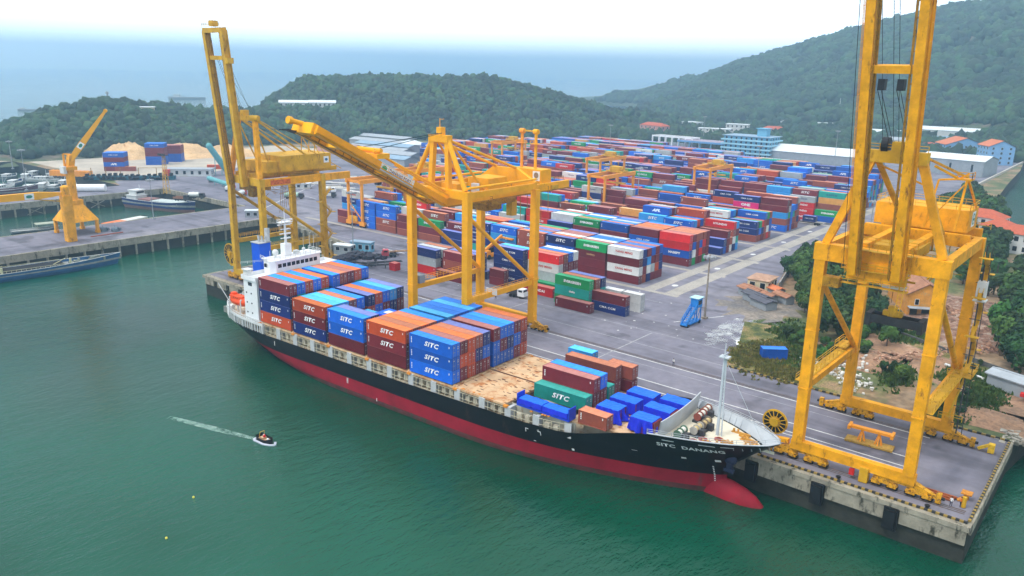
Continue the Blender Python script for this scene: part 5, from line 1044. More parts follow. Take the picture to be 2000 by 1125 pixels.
for (x, y, z), fx in ((AL, XA+.6), (AR, XB-.6)): b = MB(); b.tube((fx, YS, 42.9), (x, y, z), .62, n=12); b.build('frame_leg', YEL3, cb, world=True)
for (x, y, z), fx in ((AL, -135.8), (AR, -129.8)): b = MB(); b.beam((fx, YS+.2, 41), (x+.2, y, z), 1.2, 1.2, up=(0, 1, 0)); b.build('frame_post', YEL3, cb, world=True)
b = MB(); b.box(-136.4, -130.2, 133.1, 134.9, 53.6, 55.2); b.box(-133.9, -132.4, 133.3, 134.8, 55.2, 57.0); b.beam((-133.4, 134, 57), (-133.4, 134, 59), .12); b.beam((-133.4, 134, 58.8), (-132, 134, 58.9), .1); b.build('frame_top', YEL3, cb, world=True)
b = MB(); b.tube((AL[0], 134.6, 54), (-137, YL, 45.8), .36, n=10); b.tube((AR[0], 134.6, 54), (-130.2, YL, 45.8), .36, n=10); b.tube((AL[0]+.6, 134.6, 53.8), (-135.8, 146, 41), .3, n=10); b.tube((AR[0], 134.6, 53.8), (-129.6, 146, 41), .3, n=10); b.pieces('back_stay', YEL3, cb, world=True)
b = MB(); b.box(-136.6, -131.4, 137.6, 141.8, 41, 43.4); b.box(-135.6, -128.8, 146.2, 153.4, 41.0, 44.2); b.pieces('machinery_house', YEL3, cb, world=True)
b = MB(); b.box(-130.6, -128.8, 141.9, 142.9, 41.2, 43.4); b.build('control_panel', WHT, cb, world=True); b = MB(); b.face([(-128.7, 137.8, 41.4), (-128.7, 139.4, 41.4), (-128.7, 139.4, 43.2), (-128.7, 137.8, 43.2)]); b.build('green_panel', mat('panel_teal', (.02, .35, .3), .5, .1, 1), cb, world=True)
boom(cb, (-135.8, -134.9), (-129.4, -128.6), (131.8, 39.7), (95.0, 58.3), YEL3, YELD, 1.3, 1.8, ties=(.1, .45, .8), tipbeam=True)
b = MB(); b.tube((-132.4, 95, 59.2), (-132.4, 92.4, 59.9), .5, n=10); b.tube((-132.4, 92.4, 59.9), (-132.4, 91.6, 60.1), .75, n=10); b.box(-135.8, -128, 110, 113.5, 51.6, 52.6); b.tube((-136, 111.5, 53.2), (-128.4, 111.5, 53.2), .5, n=10); b.build('boom_head', YEL3, cb, world=True)
b = MB(); b.beam((-135.5, 96, 57.0), (-131.6, 90.5, 58.4), 1.4, .15); b.beam((-132, 93, 57.6), (-131, 131, 39.5), .08); b.beam((-136, 92, 58), (-133, 94, 57.8), .2); b.build('tip_platform', BLK, cb, world=True)
b = MB()
for s in (-3.2, 3.0): b.beam((-132.6+s*.9, 111, 53.4), (-132.8+s*.15, 133.6, 56.6-abs(s)*.3), .13)
b.pieces('hoist_rope', mat('rope_teal', (.01, .05, .06), .6, .1, 1), cb, world=True)
b = MB()
for x in (-136.2, -129.2): b.tube((x, 110, 53.2), (x, 131.5, 42.6), .28, n=8); b.tube((x+.9, 115, 50), (x+.9, 131.8, 41.6), .16, n=6)
b.pieces('folded_stay', YEL3, cb, world=True)
# sign on the boom
t0, t1 = .36, .62; A = Vector((-136.52, 131.8, 39.7)); B = Vector((-135.62, 95.0, 58.3)); P = A.lerp(B, .57); Q = A.lerp(B, .30)
# the near face of the boom girder looks to +X for this camera
A = Vector((-128.72, 131.8, 39.7)); B = Vector((-127.92, 95.0, 58.3))
def boom_board(name, ta, tb, hh, m, off=.02):
    a = (B-A).normalized(); n = a.cross(Vector((1, 0, 0))).normalized(); n = n if n.z > 0 else -n; P, Q = A.lerp(B, ta), A.lerp(B, tb); s = Vector((off, 0, 0)); b = MB()
    b.face([P+s-n*hh, P+s+n*hh, Q+s+n*hh, Q+s-n*hh]); return b.build(name, m, cb, world=True)
brd = boom_board('sign_board', .30, .56, .85, WHT)
tm = text_mesh('DANANG PORT', 1.05, mat('sign_blue', (.05, .08, .25), .5, .1, 1), 0, .92, .02, 1.0).copy(); a = (A-B).normalized(); n = a.cross(Vector((1, 0, 0))); n = n if n.z > 0 else -n; c = A.lerp(B, .41)+Vector((.05, 0, 0))
for v in tm.vertices: v.co = c+a*v.co.x+n*(v.co.z)-cb.location
o = bpy.data.objects.new('sign_lettering', tm); COL.objects.link(o); o.parent = brd
b = MB(); c = A.lerp(B, .532)+Vector((.05, 0, 0)); b.face([c+a*(.75*math.cos(t))+n*(.5*math.sin(t)) for t in np.linspace(0, 5.9, 14)]); b.build('port_emblem', mat('emblem_green', (.02, .35, .15), .5, .1, 1), brd, world=True)
# rear trolley house
b = MB(); b.box(-139.8, -130.0, 169, 173.5, 40.9, 44.4); hh = b.build('rear_machinery_house', YEL3, cb, world=True); b = MB(); b.box(-132.8, -130.4, 168.94, 168.99, 41.4, 44.0); b.build('sign_board', WHT, hh, world=True); b = MB(); b.face([(-131.6+.8*math.cos(t), 168.9, 42.9+.8*math.sin(t)) for t in np.linspace(0, 6.0, 16)]); b.build('port_emblem', mat('emblem_brown', (.30, .20, .12), .6, .2, 1), hh, world=True)
for x in (-138.4, -133.6): b = MB(); b.beam((x, 171, 44.4), (x, 171, 54.0), .6); b.box(x-1.2, x+1.2, 170, 172, 51, 51.15); b.rail([(x-1.2, 170, 51.1), (x+1.2, 170, 51.1)], .9, r=.05, step=1.2); b.tube((x-.7, 171, 54.3), (x+.7, 171, 54.3), .7, n=10); b.build('rear_mast', ORA if x < -135 else YEL3, cb, world=True)
b = MB(); b.beam((-138.4, 171, 54.4), (-133.6, 171, 54.4), .4); b.box(-141, -129, 166.5, 175, 40.3, 40.6); b.rail([(-141, 166.5, 40.6), (-129, 166.5, 40.6)], 1, r=.05); b.box(-129.6, -128.4, 172, 175, 39.2, 40.2); b.build('rear_platform', YEL2, cb, world=True)
b = MB()
for i in range(9): x = -141+i*1.6; b.beam((x, 168+(i % 3), 40.3), (x+.2, 168+(i % 3), 33-(i % 4)), .12)
b.box(-139, -128, 147, 156, 37.6, 38.8); b.box(-136, -131, 148, 154, 35.6, 37.6); b.rail([(-139, 147, 38.8), (-128, 147, 38.8)], 1, r=.05); b.pieces('trolley_piece', YELD, cb, world=True)
b = MB(); b.box(-131.5, -129.6, 156.5, 158.5, 33.6, 37.6); b.build('operator_cabin', YEL2, cb, world=True)
b = MB(); b.box(-125.0, -121.6, 141.6, 141.75, 16.6, 18.1); b.build('notice_board', WHT, cb, world=True)
b = MB(); b.box(-143.8, -141.2, 134.4, 136.2, 17.4, 19.4); b.rail([(-144, 133, 17.3), (-144, 137.5, 17.3)], 1, r=.05); b.build('electric_box', GRY, cb, world=True)
# --- the left crane, boom raised
ca = thing('quay_crane', 'rusty older yellow quay crane at the ship stern, boom raised upright', 'crane', (-215.8, 144, 3.5))
XA, XB, YS, YL, ZT = -224.0, -207.6, 133.0, 155.2, 36.6
crane_base(ca, XA, XB, YS, YL, ZT, YEL2, YEL2, 1.7, strut=16.2, dn=False)
b = MB(); b.box(XA-.9, XB+.9, YS-.85, YS+.85, 35.2, 37.4); b.build('portal_beam', YEL2, ca, world=True); b = MB(); b.box(XA-.9, XB+.9, YL-.7, YL+.7, 35.2, 37.2); b.build('portal_beam', YEL2, ca, world=True)
for x in (XA, XB): b = MB(); b.box(x-.55, x+.55, YS+.8, YL+11, 35.0, 37.2); b.build('side_girder', YEL, ca, world=True)
for x in (-220.6, -213.3): b = MB(); b.box(x-.5, x+.5, YS, YL+10, 37.3, 38.6); b.build('trolley_girder', YEL2, ca, world=True)
b = MB(); b.box(-222.5, -209.5, 141.5, 160.5, 38.6, 43.4); b.box(-222.5, -211, 137.6, 141.5, 38.4, 41.8); hs = b.build('machinery_house', YEL2, ca, world=True)
b = MB(); b.box(-209.45, -209.4, 157.6, 159.6, 40.4, 42.4); b.build('sign_board', WHT, hs, world=True); b = MB(); b.sphere((-209.38, 158.6, 41.4), .06, .6, .45); b.build('port_emblem', mat('emblem_blue', (.03, .15, .3), .5, .1, 1), hs, world=True)
b = MB(); b.box(-207.0, -206.9, YS+3, YS+10, 35.4, 36.8); b.build('faded_red_lettering', mat('rust_red_sign', (.6, .13, .03), .7, .5, 1.5, rust=.3), ca, world=True)
APX = [(-219.2, 134.2, 54.6), (-210.4, 134.2, 54.6)]
b = MB(); b.box(-220, -209.6, 133.3, 135.2, 54.2, 55.6); b.box(-216.5, -214.6, 133.2, 135, 55.6, 57.2); b.tube((-219.5, 132.8, 56), (-217, 132.8, 56), .8, n=10); b.tube((-211.5, 133.5, 55), (-209, 134.5, 55), .9, n=10); b.build('frame_top', YEL2, ca, world=True)
for (x, y, z), fx in zip(APX, (-223.4, -208)): b = MB(); b.beam((fx, YS, 37.4), (x, y, z), 1.4, 1.2, up=(0, 1, 0)); b.build('frame_leg', YEL, ca, world=True)
b = MB(); b.beam((-219, 134.6, 54.6), (-221.4, 158, 38.6), .5); b.beam((-210.6, 134.6, 54.6), (-209.8, 158, 38.6), .5); b.beam((-210.6, 134.6, 55), (-209.6, 164.6, 38), .22); b.beam((-219, 134.6, 55), (-221.6, 164, 38), .22); b.beam((-219.2, 134, 54), (-217.6, 140, 38.6), .35); b.beam((-211, 134, 54), (-212, 140, 38.6), .3)
for x in (-219, -215, -212): b.beam((x, 156, 43.4), (x+2, 155, 48.4), .25); b.beam((x+4, 157, 43.4), (x+2, 155, 48.4), .25)
b.beam((-217, 155, 48.4), (-210, 155, 48.2), .2); b.pieces('back_stay', YEL2, ca, world=True)
boom(ca, (-221.2, -222.4), (-213.4, -213.2), (131.2, 34.8), (127.6, 79.6), YEL2, YELD, 1.4, 1.9, ties=(.83,))
b = MB(); b.box(-218.6, -216.8, 126.4, 128.4, 80.6, 82.2); b.rail([(-222.4, 126.4, 80.6), (-213.2, 126.4, 80.6)], .9, r=.05, step=1.2); b.box(-212.4, -211, 127, 129, 70.4, 72); b.build('boom_head', YEL2, ca, world=True)
b = MB()
for x in (-218.6, -217.8, -216.2, -215.4): b.beam((x, 134, 56), (x-.4, 128.6, 71.6), .07)
b.beam((-211.6, 134, 56), (-212.6, 129, 69), .07); b.beam((-211, 134.6, 55.6), (-212.4, 129, 66), .07); b.pieces('hoist_rope', BLK, ca, world=True)
b = MB(); r_ = random.Random(8)
for k in range(30): x = r_.uniform(-221, -208); y = r_.uniform(134, 153); z = r_.uniform(30.5, 35); b.beam((x, y, z), (x+r_.uniform(-2, 2), y+r_.uniform(-3, 3), z+r_.uniform(-1.6, 1.6)), .12)
b.box(-221, -213, 134, 140, 33, 35.2); b.box(-219.6, -217, 136, 139, 30.6, 33); b.pieces('trolley_piece', YELD, ca, world=True)
for i in range(6): b = MB(); b.beam((-219.4, 148+i*.5, 33), (-219.6+.4*i, 147+i*.6, 24+i*.6), .1); b.build('hanging_cable', YELD, ca, world=True)
zigzag_stairs(ca, XB+1.6, YL, 7, 34, YEL2)
reel(ca, -227.6, 133.0, 11.4, YEL2, 3.2); b = MB(); b.beam((-224.5, 133, 8), (-227.6, 133, 8), .6, .6); b.beam((-227.6, 133, 8), (-227.6, 133, 11), .5); b.build('reel_bracket', YEL2, ca, world=True)

# ------------------------------------------------------------------ rubber tyred gantries
def gantry():
    t = thing('yard_gantry', 'x', 'gantry crane', (0, 0, 3.5)); wx, sp, h = 9.0, 25.0, 20.5
    for x in (-wx/2, wx/2):
        for y in (0, sp): b = MB(); b.beam((x, y, 1.9), (x, y, h-1.6), 1.0, .95, up=(0, 1, 0)); b.build('leg', ORA, t)
        b = MB(); b.beam((x, -1.2, h-.8), (x, sp+1.2, h-.8), 1.1, 1.7); b.build('girder', ORA, t)
    for y in (0, sp):
        b = MB(); b.box(-wx/2-1.6, wx/2+1.6, y-.55, y+.55, 1.4, 2.4); b.beam((-wx/2, y, 10.5), (wx/2, y, 3), .35); b.build('sill_beam', ORA, t)
        for x in (-wx/2, wx/2):
            b = MB(); b.box(x-1.7, x+1.7, y-.5, y+.5, .75, 1.45, 0)
            for q in (-1.05, 1.05): b.tube((x+q, y-.4, .78), (x+q, y+.4, .78), .78, n=14, m=1)
            b.build('wheel_bogie', [ORA, BLK], t)
        b = MB(); b.beam((-wx/2, y, h-1), (wx/2, y, h-1), .6, .9); b.build('end_tie', ORA, t)
    b = MB(); b.box(-2, 2.2, -1.3, -.7, 2.5, 4.8); b.box(-3.5, -2, -.9, .9, 2.5, 4.4); b.build('power_unit', YEL, t)
    b = MB(); b.box(-wx/2-.3, wx/2+.3, 14.5, 19.5, h+.1, h+.7); b.box(-2.6, 2.6, 15, 19, h+.7, h+2.6); b.tube((-3.4, 17, h+1.5), (3.4, 17, h+1.5), .8, n=10); b.rail([(-wx/2, 14.5, h+.7), (wx/2, 14.5, h+.7), (wx/2, 19.5, h+.7)], 1, r=.06); tr = b.build('trolley', YEL2, t)
    b = MB(); b.box(-1.2, 1.2, 12, 14, h-3.6, h-1); b.build('operator_cabin', GLS, tr)
    b = MB(); b.box(-4.8, 4.8, 16, 18, h-5.6, h-5.0); [b.beam((x, 17, h-5.2), (x, 17, h+.2), .07) for x in (-3, -1, 1, 3)]; b.build('spreader', YEL2, t)
    return t
g0 = gantry(); first = True
for loc, lab in (((-267.5, 217, 3.5), 'orange yard gantry crane at the front left corner of the container yard'), ((-205.5, 310.3, 3.5), 'pale orange yard gantry crane in the middle of the yard, the nearer of two'), ((-248.5, 371, 3.5), 'orange yard gantry crane just beyond the middle one with its trolley over the far rails'),
                 ((-186.5, 380, 3.5), 'bright yellow orange gantry crane standing alone at the right of the yard'), ((-352, 408, 3.5), 'orange yard gantry crane seen behind the machinery of the middle quay crane'), ((-279, 252.4, 3.5), 'orange yard gantry crane whose legs show under the raised shallow boom')):
    if first: g0.location = loc; g0['label'] = lab; g0['group'] = 'yard gantry cranes'; first = False
    else: dup(g0, None, loc, 0, lab, 'yard gantry cranes')

# ------------------------------------------------------------------ portal jib cranes on the left pier
def jib_crane(loc, rz, az, el, L, label):
    t = thing('jib_crane', label, 'crane', loc, rz)
    b = MB(); b.add([(-6.5, -6, 5.2), (6.5, -6, 5.2), (6.5, 6, 5.2), (-6.5, 6, 5.2), (-2.2, -2.2, 12), (2.2, -2.2, 12), (2.2, 2.2, 12), (-2.2, 2.2, 12)], [(0, 1, 5, 4), (1, 2, 6, 5), (2, 3, 7, 6), (3, 0, 4, 7), (4, 5, 6, 7), (3, 2, 1, 0)]); b.box(-2.6, 2.6, -2.6, 2.6, 11.6, 13.4); b.build('portal', YEL, t)
    for x in (-5.8, 5.8):
        for y in (-5.2, 5.2): b = MB(); b.beam((x, y, 0), (x, y, 5.4), 1.1); b.box(x-1, x+1, y-.6, y+.6, 0, 1.1); b.build('leg', YEL, t)
    b = MB(); b.tube((0, 0, 13.4), (0, 0, 25.2), 1.75, 1.6, n=12); b.box(-2.2, 2.2, -2, 2, 25.2, 26.6); b.build('column', YEL, t)
    hd = MB(); dx, dy = math.cos(az), math.sin(az); D = Vector((dx, dy, 0)); U = Vector((0, 0, 1)); T = Vector((0, 0, 25))
    hd.beam(T, T+D*1.2+U*6, 2.4, 2.2); hd.beam(T-D*1.5, T-D*1.6+U*6.5, .6, .6); hd.beam(T-D*1.6+U*6.5, T+D*1.4+U*6.2, .5, .5); hd.build('slewing_head', YEL, t)
    a = D*math.cos(el)+U*math.sin(el); H = T+D*.8+U*4; n = a.cross(D.cross(U)).normalized()
    b = MB(); b.beam(H, H+a*L*.35, 2.1, 1.8, w2=1.9, h2=2.4); b.beam(H+a*L*.35, H+a*L, 1.9, 2.2, w2=.8, h2=.9); b.tube(H+a*L-D.cross(U)*.7, H+a*L+D.cross(U)*.7, .7, n=8); jb = b.build('jib', YEL3, t)
    c = H+a*L*.3; s = D.cross(U)
    for q in (-1.04, 1.04): b = MB(); P = [c+s*q+a*i*1.3+n*j*.95 for i, j in ((-1, -1), (1, -1), (1, 1), (-1, 1))]; b.face(P); b.build('sign_plate', WHT, jb); b = MB(); cc = c+s*q*1.02; P = [cc+a*.85*math.cos(t_)+n*.6*math.sin(t_) for t_ in np.linspace(0, 6, 14)]; b.face(P); b.build('port_emblem', mat('emblem_teal', (.03, .22, .16)), jb)
    b = MB(); b.box(-1.5, 1.5, -3, -1.8, 24, 26.8); b.build('operator_cabin', WHR, t)
    return t
j = jib_crane((-334.5, 129, 3.56), R(6), R(52), R(53), 24, 'yellow portal jib crane on the left pier with its jib raised to the upper right')
# the second crane, its boom lying level toward the left edge
t = thing('level_boom_crane', 'yellow column crane on the pier edge, level boom reaching past the left edge', 'crane', (-319.5, 120.6, 3.56), 0)
b = MB(); b.box(-1.8, 1.8, -1.6, 1.6, 0, 17.6); b.build('column', YEL, t); b = MB(); b.tube((0, 0, 17.6), (0, 0, 20.8), 1.5, n=12); b.sphere((0, 0, 20.8), 1.5, 1.5, .7); b.build('slewing_top', YEL, t)
b = MB(); A_ = Vector((-.4, -1.4, 18.4)); B_ = Vector((-2.0, -44, 18.6)); b.beam(A_, A_.lerp(B_, .18), 1.0, 1.1, w2=1.8, h2=2.6); b.beam(A_.lerp(B_, .18), B_, 1.8, 2.6, w2=1.4, h2=1.9); bb_ = b.build('boom', YEL3, t)
b = MB(); b.beam((-.6, -1.2, 15.4), (-.8, -12, 17.4), .4); b.build('boom_ram', YEL2, t)
b = MB(); c = A_.lerp(B_, .26)+Vector((.97, 0, 0)); b.face([(c.x, c.y+1.6, c.z-1.1), (c.x, c.y-1.6, c.z-1.1), (c.x, c.y-1.6, c.z+1.1), (c.x, c.y+1.6, c.z+1.1)][::-1]); b.build('sign_plate', WHT, bb_)
b = MB(); b.face([(c.x+.04, c.y+1.1*math.cos(q), c.z+.6*math.sin(q)) for q in np.linspace(0, 6, 14)]); b.build('port_emblem', mat('emblem_teal', (.03, .22, .16)), bb_)
# ------------------------------------------------------------------ buildings
RT = {'dark': mat('dark_sheet_roof', (.09, .09, .11), .7, .3, .6), 'red': mat('red_roof_tiles', (.44, .10, .05), .8, .2, .8), 'grey': mat('grey_sheet_roof', (.34, .37, .40), .6, .15, .3), 'white': mat('white_sheet_roof', (.66, .70, .72), .6, .1, .3), 'blue': mat('blue_grey_roof', (.25, .36, .46), .6, .15, .3), 'rust': mat('rusty_roof', (.36, .17, .10), .85, .35, .5, rust=.3), 'brown': mat('brown_fibre_roof', (.42, .25, .17), .85, .3, .5), 'green': mat('pale_green_roof', (.52, .60, .42), .7, .1, .3), 'orange': mat('orange_tiles', (.56, .17, .07), .8, .2, .8)}
WL = {'white': mat('white_render', (.62, .63, .62), .8, .12, .3), 'blue': mat('pale_blue_render', (.20, .38, .62), .8, .1, .3), 'cream': mat('cream_render', (.62, .52, .34), .85, .2, .4, rust=.15, rustcol=(.3, .22, .12)), 'ochre': mat('ochre_render', (.68, .30, .05), .85, .25, .5, rust=.35, rustcol=(.42, .34, .22)), 'aqua': mat('aqua_render', (.16, .42, .58), .8, .1, .3), 'grey': mat('grey_cladding', (.30, .33, .36), .7, .15, .3), 'pink': mat('pink_render', (.55, .30, .27), .85, .15, .4), 'yellow': mat('yellow_render', (.70, .58, .28), .85, .15, .4)}
WINM = {}
def house(name, loc, rz, W, D, H, wall, roof, kind, label, cat='house', storeys=2, nx=4, ny=2, over=.5, rise=None, group=None):
    t = thing(name, label, cat, loc, rz, group); hw, hd = W/2, D/2
    b = MB(); b.box(-hw, hw, -hd, hd, -1.5, H); rise = rise or min(W, D)*.22
    if kind == 'gable':      # ridge along x
        for s in (-1, 1): q_ = [(s*hw, -hd, H), (s*hw, hd, H), (s*hw, 0, H+rise)]; b.face(q_ if s > 0 else q_[::-1])
    b.build('wall', WL[wall], t); r = MB(); m = RT[roof]
    if kind == 'gable':
        for s in (-1, 1):
            A = [(-hw-over, s*(hd+over), H-over*rise/hd), (hw+over, s*(hd+over), H-over*rise/hd), (hw+over, 0, H+rise), (-hw-over, 0, H+rise)]
            A = A if s < 0 else A[::-1]; r.face([(x, y, z+.25) for x, y, z in A]); r.face(A[::-1])
            r.face([A[0], A[1], (A[1][0], A[1][1], A[1][2]+.25), (A[0][0], A[0][1], A[0][2]+.25)])
        r.beam((-hw-over, 0, H+rise+.2), (hw+over, 0, H+rise+.2), .4, .25)
    elif kind == 'hip':
        k = max(0, hw-hd) if W > D else 0; k2 = max(0, hd-hw) if D > W else 0
        c = [(-hw-over, -hd-over, H), (hw+over, -hd-over, H), (hw+over, hd+over, H), (-hw-over, hd+over, H)]; a, e = (-k, -k2, H+rise), (k, k2, H+rise)
        r.face(c[::-1])
        if k2: r.face([c[0], c[1], a]); r.face([c[1], c[2], e, a]); r.face([c[2], c[3], e]); r.face([c[3], c[0], a, e])
        else: r.face([c[0], c[1], e, a]); r.face([c[1], c[2], e]); r.face([c[2], c[3], a, e]); r.face([c[3], c[0], a])
    else: r.box(-hw-over, hw+over, -hd-over, hd+over, H, H+.35)
    r.build('roof', m, t)
    if nx:
        sh = H/storeys; ww = min(1.6, W/nx*.5); key = ('win', round(ww, 1), round(sh, 1))
        if key not in WINM:
            w_ = MB(); w_.box(-ww/2-.08, ww/2+.08, -.06, .03, -sh*.24-.08, sh*.24+.08); mf = w_.mesh('window', WHT); w_ = MB(); w_.box(-ww/2, ww/2, -.09, -.03, -sh*.24, sh*.24); WINM[key] = (mf, w_.mesh('pane', GLS))
        mf, mp_ = WINM[key]
        for s in range(storeys):
            z = sh*(s+.55)
            for i in range(nx):
                o = bpy.data.objects.new('window', mf); COL.objects.link(o); o.parent = t; o.location = (-hw+W*(i+.5)/nx, -hd, z); p = bpy.data.objects.new('pane', mp_); COL.objects.link(p); p.parent = o
            for i in range(ny):
                o = bpy.data.objects.new('window', mf); COL.objects.link(o); o.parent = t; o.location = (hw, -hd+D*(i+.5)/ny, z); o.rotation_euler = (0, 0, R(90)); p = bpy.data.objects.new('pane', mp_); COL.objects.link(p); p.parent = o
    CLEAR.append((loc[0], loc[1], max(W, D)*.5)); return t
def hat(px, py, *a, z=3.5, **k):
    p = G(px, py, z); return house(a[0], (p.x, p.y, z), *a[1:], **k)
def ON(px, py):
    for dd in range(560, 1600, 4):
        q_ = PD(px, py, dd)
        if float(HT(np.array([q_.x]), np.array([q_.y]))[0]) > q_.z: return q_
    return PD(px, py, 840)
# near right
hat(1487, 566, 'guard_house', R(3), 6.6, 8.5, 4.2, 'cream', 'brown', 'hip', 'small cream house with a brown hipped roof at the edge of the yard', storeys=1, nx=2, ny=3, rise=1.0, cat='house')
hat(1785, 597, 'old_warehouse', R(-62), 22, 10, 6.5, 'ochre', 'rust', 'gable', 'old ochre gabled warehouse beside the brick rubble, seen under the right crane', storeys=2, nx=0, ny=0, rise=3, cat='warehouse')
t = bpy.data.objects['old_warehouse']
for y in (-2.6, 2.2): b = MB(); b.box(11, 11.08, y-.6, y+.6, 3.2, 5.0); w_ = b.build('window', WHT, t); MB().box(11.06, 11.13, y-.5, y+.5, 3.3, 4.9).build('pane', GLS, w_)
b = MB(); b.box(11, 13.4, -5, 5, 2.6, 2.8); b.build('canopy', RT['grey'], t)
for y in (-3.2, 0, 3.2): b = MB(); b.box(11, 11.1, y-1, y+1, 0, 2.4); b.build('door', DGR, t)
hat(1722, 552, 'long_shed', R(-38), 20, 8, 4, 'white', 'green', 'gable', 'shed with a pale green sheet roof among the trees', storeys=1, nx=0, rise=1.2, cat='shed')
hat(1762, 570, 'brown_shed', R(-38), 18, 9, 4, 'grey', 'rust', 'gable', 'shed with a brown rusty roof behind the ochre warehouse', storeys=1, nx=0, rise=1.8, cat='shed')
hat(1700, 508, 'small_house', R(-40), 9, 7, 4, 'cream', 'orange', 'gable', 'small cream house half hidden by trees behind the crane leg', storeys=1, nx=2, ny=1, rise=1.6)
for i, (px, py, W, D, rf, lab) in enumerate(((1468, 578, 8, 4.5, 'rust', 'dark lean-to shed with a rusty roof in front of the cream house, leftmost'), (1478, 590, 9, 4, 'grey', 'dark shed with a grey sheet roof, middle of the row before the cream house'), (1490, 600, 7.5, 4, 'grey', 'dark shed with a grey roof nearest the white stain'),
                                       (1515, 577, 4.5, 3.4, 'orange', 'small hut with an orange roof right of the cream house'), (1500, 590, 5, 3, 'rust', 'low rust roofed hut between the sheds'), (1530, 590, 6, 3, 'rust', 'low brown hut at the foot of the trees'))):
    hat(px, py, 'tin_shed', R(-30), W, D, 2.3, 'grey', {'grey': 'dark'}.get(rf, rf), 'gable', lab, storeys=1, nx=0, rise=.5, cat='shed')
hat(1972, 762, 'corrugated_hut', R(-20), 8, 5, 3.2, 'grey', 'grey', 'gable', 'grey corrugated hut at the right edge of the picture', storeys=1, nx=0, rise=.6, cat='hut')
p = G(1990, 772); b = MB(); b.box(p.x+.5, p.x+5, p.y-4, p.y-2.6, 4.6, 5.3); tag(b.build('red_canopy', RED), 'red canopy beside the corrugated hut at the right edge', 'canopy')
p = G(1506, 702); container((p.x, p.y+1.2, 3.6), R(38), 6.06, 'blue', None, True, 'faded blue container standing alone in the grass by the white stain', None)
# villas on the far right
hat(1912, 470, 'villa', R(-10), 17, 11, 11, 'white', 'red', 'hip', 'white villa with a red hipped roof right beside the crane machinery house', storeys=3, nx=4, ny=3, rise=3)
hat(1946, 482, 'villa', R(-14), 12, 10, 9, 'white', 'red', 'hip', 'white villa with a red roof, middle one of three below the river', storeys=3, nx=3, ny=2, rise=3)
hat(1990, 492, 'villa', R(-10), 17, 12, 8, 'white', 'red', 'hip', 'white villa with a red roof and balcony cut by the right edge', storeys=2, nx=5, ny=2, rise=3)
hat(1872, 305, 'apartment_block', R(-58), 26, 34, 11, 'blue', 'orange', 'gable', 'pale blue gabled block with an orange roof behind the grey warehouse', cat='building', storeys=3, nx=4, ny=5, rise=6)
hat(1940, 320, 'apartment_block', R(-58), 22, 20, 15, 'blue', 'orange', 'gable', 'tall pale blue block with an orange roof near the seawall road', cat='building', storeys=4, nx=4, ny=3, rise=4.5)
hat(1945, 290, 'apartment_block', R(30), 38, 24, 13, 'white', 'blue', 'hip', 'white block with a grey blue hipped roof farthest right', cat='building', storeys=3, nx=6, ny=3, rise=6)
hat(1812, 300, 'house_far', R(30), 16, 12, 8, 'pink', 'red', 'hip', 'pink house with a red roof half behind the right crane', storeys=2, nx=3, ny=2)
hat(1838, 290, 'house_far', R(35), 20, 14, 9, 'blue', 'blue', 'gable', 'pale blue house with a grey blue roof behind the pink one', storeys=2, nx=3, ny=2)
hat(1868, 338, 'grey_warehouse', R(-8), 44, 30, 11, 'grey', 'white', 'gable', 'grey warehouse with a pale sheet roof right of the big crane', cat='warehouse', storeys=1, nx=3, ny=0, rise=3)
q_ = ON(1856, 264); house('long_hall', (q_.x, q_.y, q_.z-1), R(0), 70, 20, 6, 'white', 'white', 'gable', 'long low white roofed hall below the mountain on the right', cat='building', storeys=1, nx=0, rise=3)
q_ = ON(1730, 268); house('long_hall', (q_.x, q_.y, q_.z-1), R(0), 45, 20, 6, 'white', 'white', 'gable', 'low white roofed hall seen between the boom girders', cat='building', storeys=1, nx=0, rise=3)
for i, (px, py, W, wl, rf, lab) in enumerate(((1848, 216, 26, 'white', 'red', 'white villa with a red roof on the mountain slope, leftmost'), (1878, 213, 24, 'white', 'white', 'flat white villa on the mountain slope, middle one'), (1905, 216, 26, 'pink', 'red', 'pinkish villa on the mountain slope, rightmost'))):
    q_ = PD(px, py, 1290); house('hill_villa', (q_.x, q_.y, q_.z-3), 0, W, 14, 9, wl, rf, 'hip' if i != 1 else 'flat', lab, storeys=2, nx=4, ny=0)
# rear of the yard
hat(1465, 306, 'port_office', R(0), 40, 22, 17.5, 'aqua', 'blue', 'flat', 'five storey aqua office block with long balconies behind the yard', cat='building', storeys=5, nx=9, ny=4, over=1.6)
t = bpy.data.objects['port_office']; b = MB()
for k in range(1, 5): b.box(-22, 22, -13, 13, k*3.5-.2, k*3.5+.9)
b.build('balcony_band', mat('aqua_pale', (.34, .62, .74), .8, .1, .3), t); b = MB(); b.box(6, 14, -4, 4, 17.8, 24); b.box(5, 15, -5, 5, 24, 24.5); b.build('stair_tower', WL['aqua'], t)
hat(1600, 316, 'transit_shed', R(-3), 92, 34, 7.5, 'grey', 'white', 'gable', 'very wide shed with a pale roof behind the right part of the yard', cat='warehouse', storeys=1, nx=0, rise=4.5)
p = G(1318, 292); t = thing('unfinished_building', 'unfinished white concrete frame of columns and beams behind the yard', 'frame', (p.x, p.y, 3.5), R(-4))
for i in range(7):
    for y in (-6, 6): b = MB(); b.box(-21+i*7-.5, -21+i*7+.5, y-.5, y+.5, 0, 11); b.build('column', WHT, t)
b = MB(); b.box(-21.5, 21.5, -6.5, -5.5, 11, 12.2); b.box(-21.5, 21.5, 5.5, 6.5, 11, 12.2); [b.box(-21+i*7-.5, -21+i*7+.5, -5.5, 5.5, 11.05, 12.15) for i in range(7)]; b.build('beam', WHT, t); MB().box(-20, 20, 3, 4, 0, 6).build('infill_wall', WL['grey'], t)
CLEAR.append((p.x, p.y, 26))
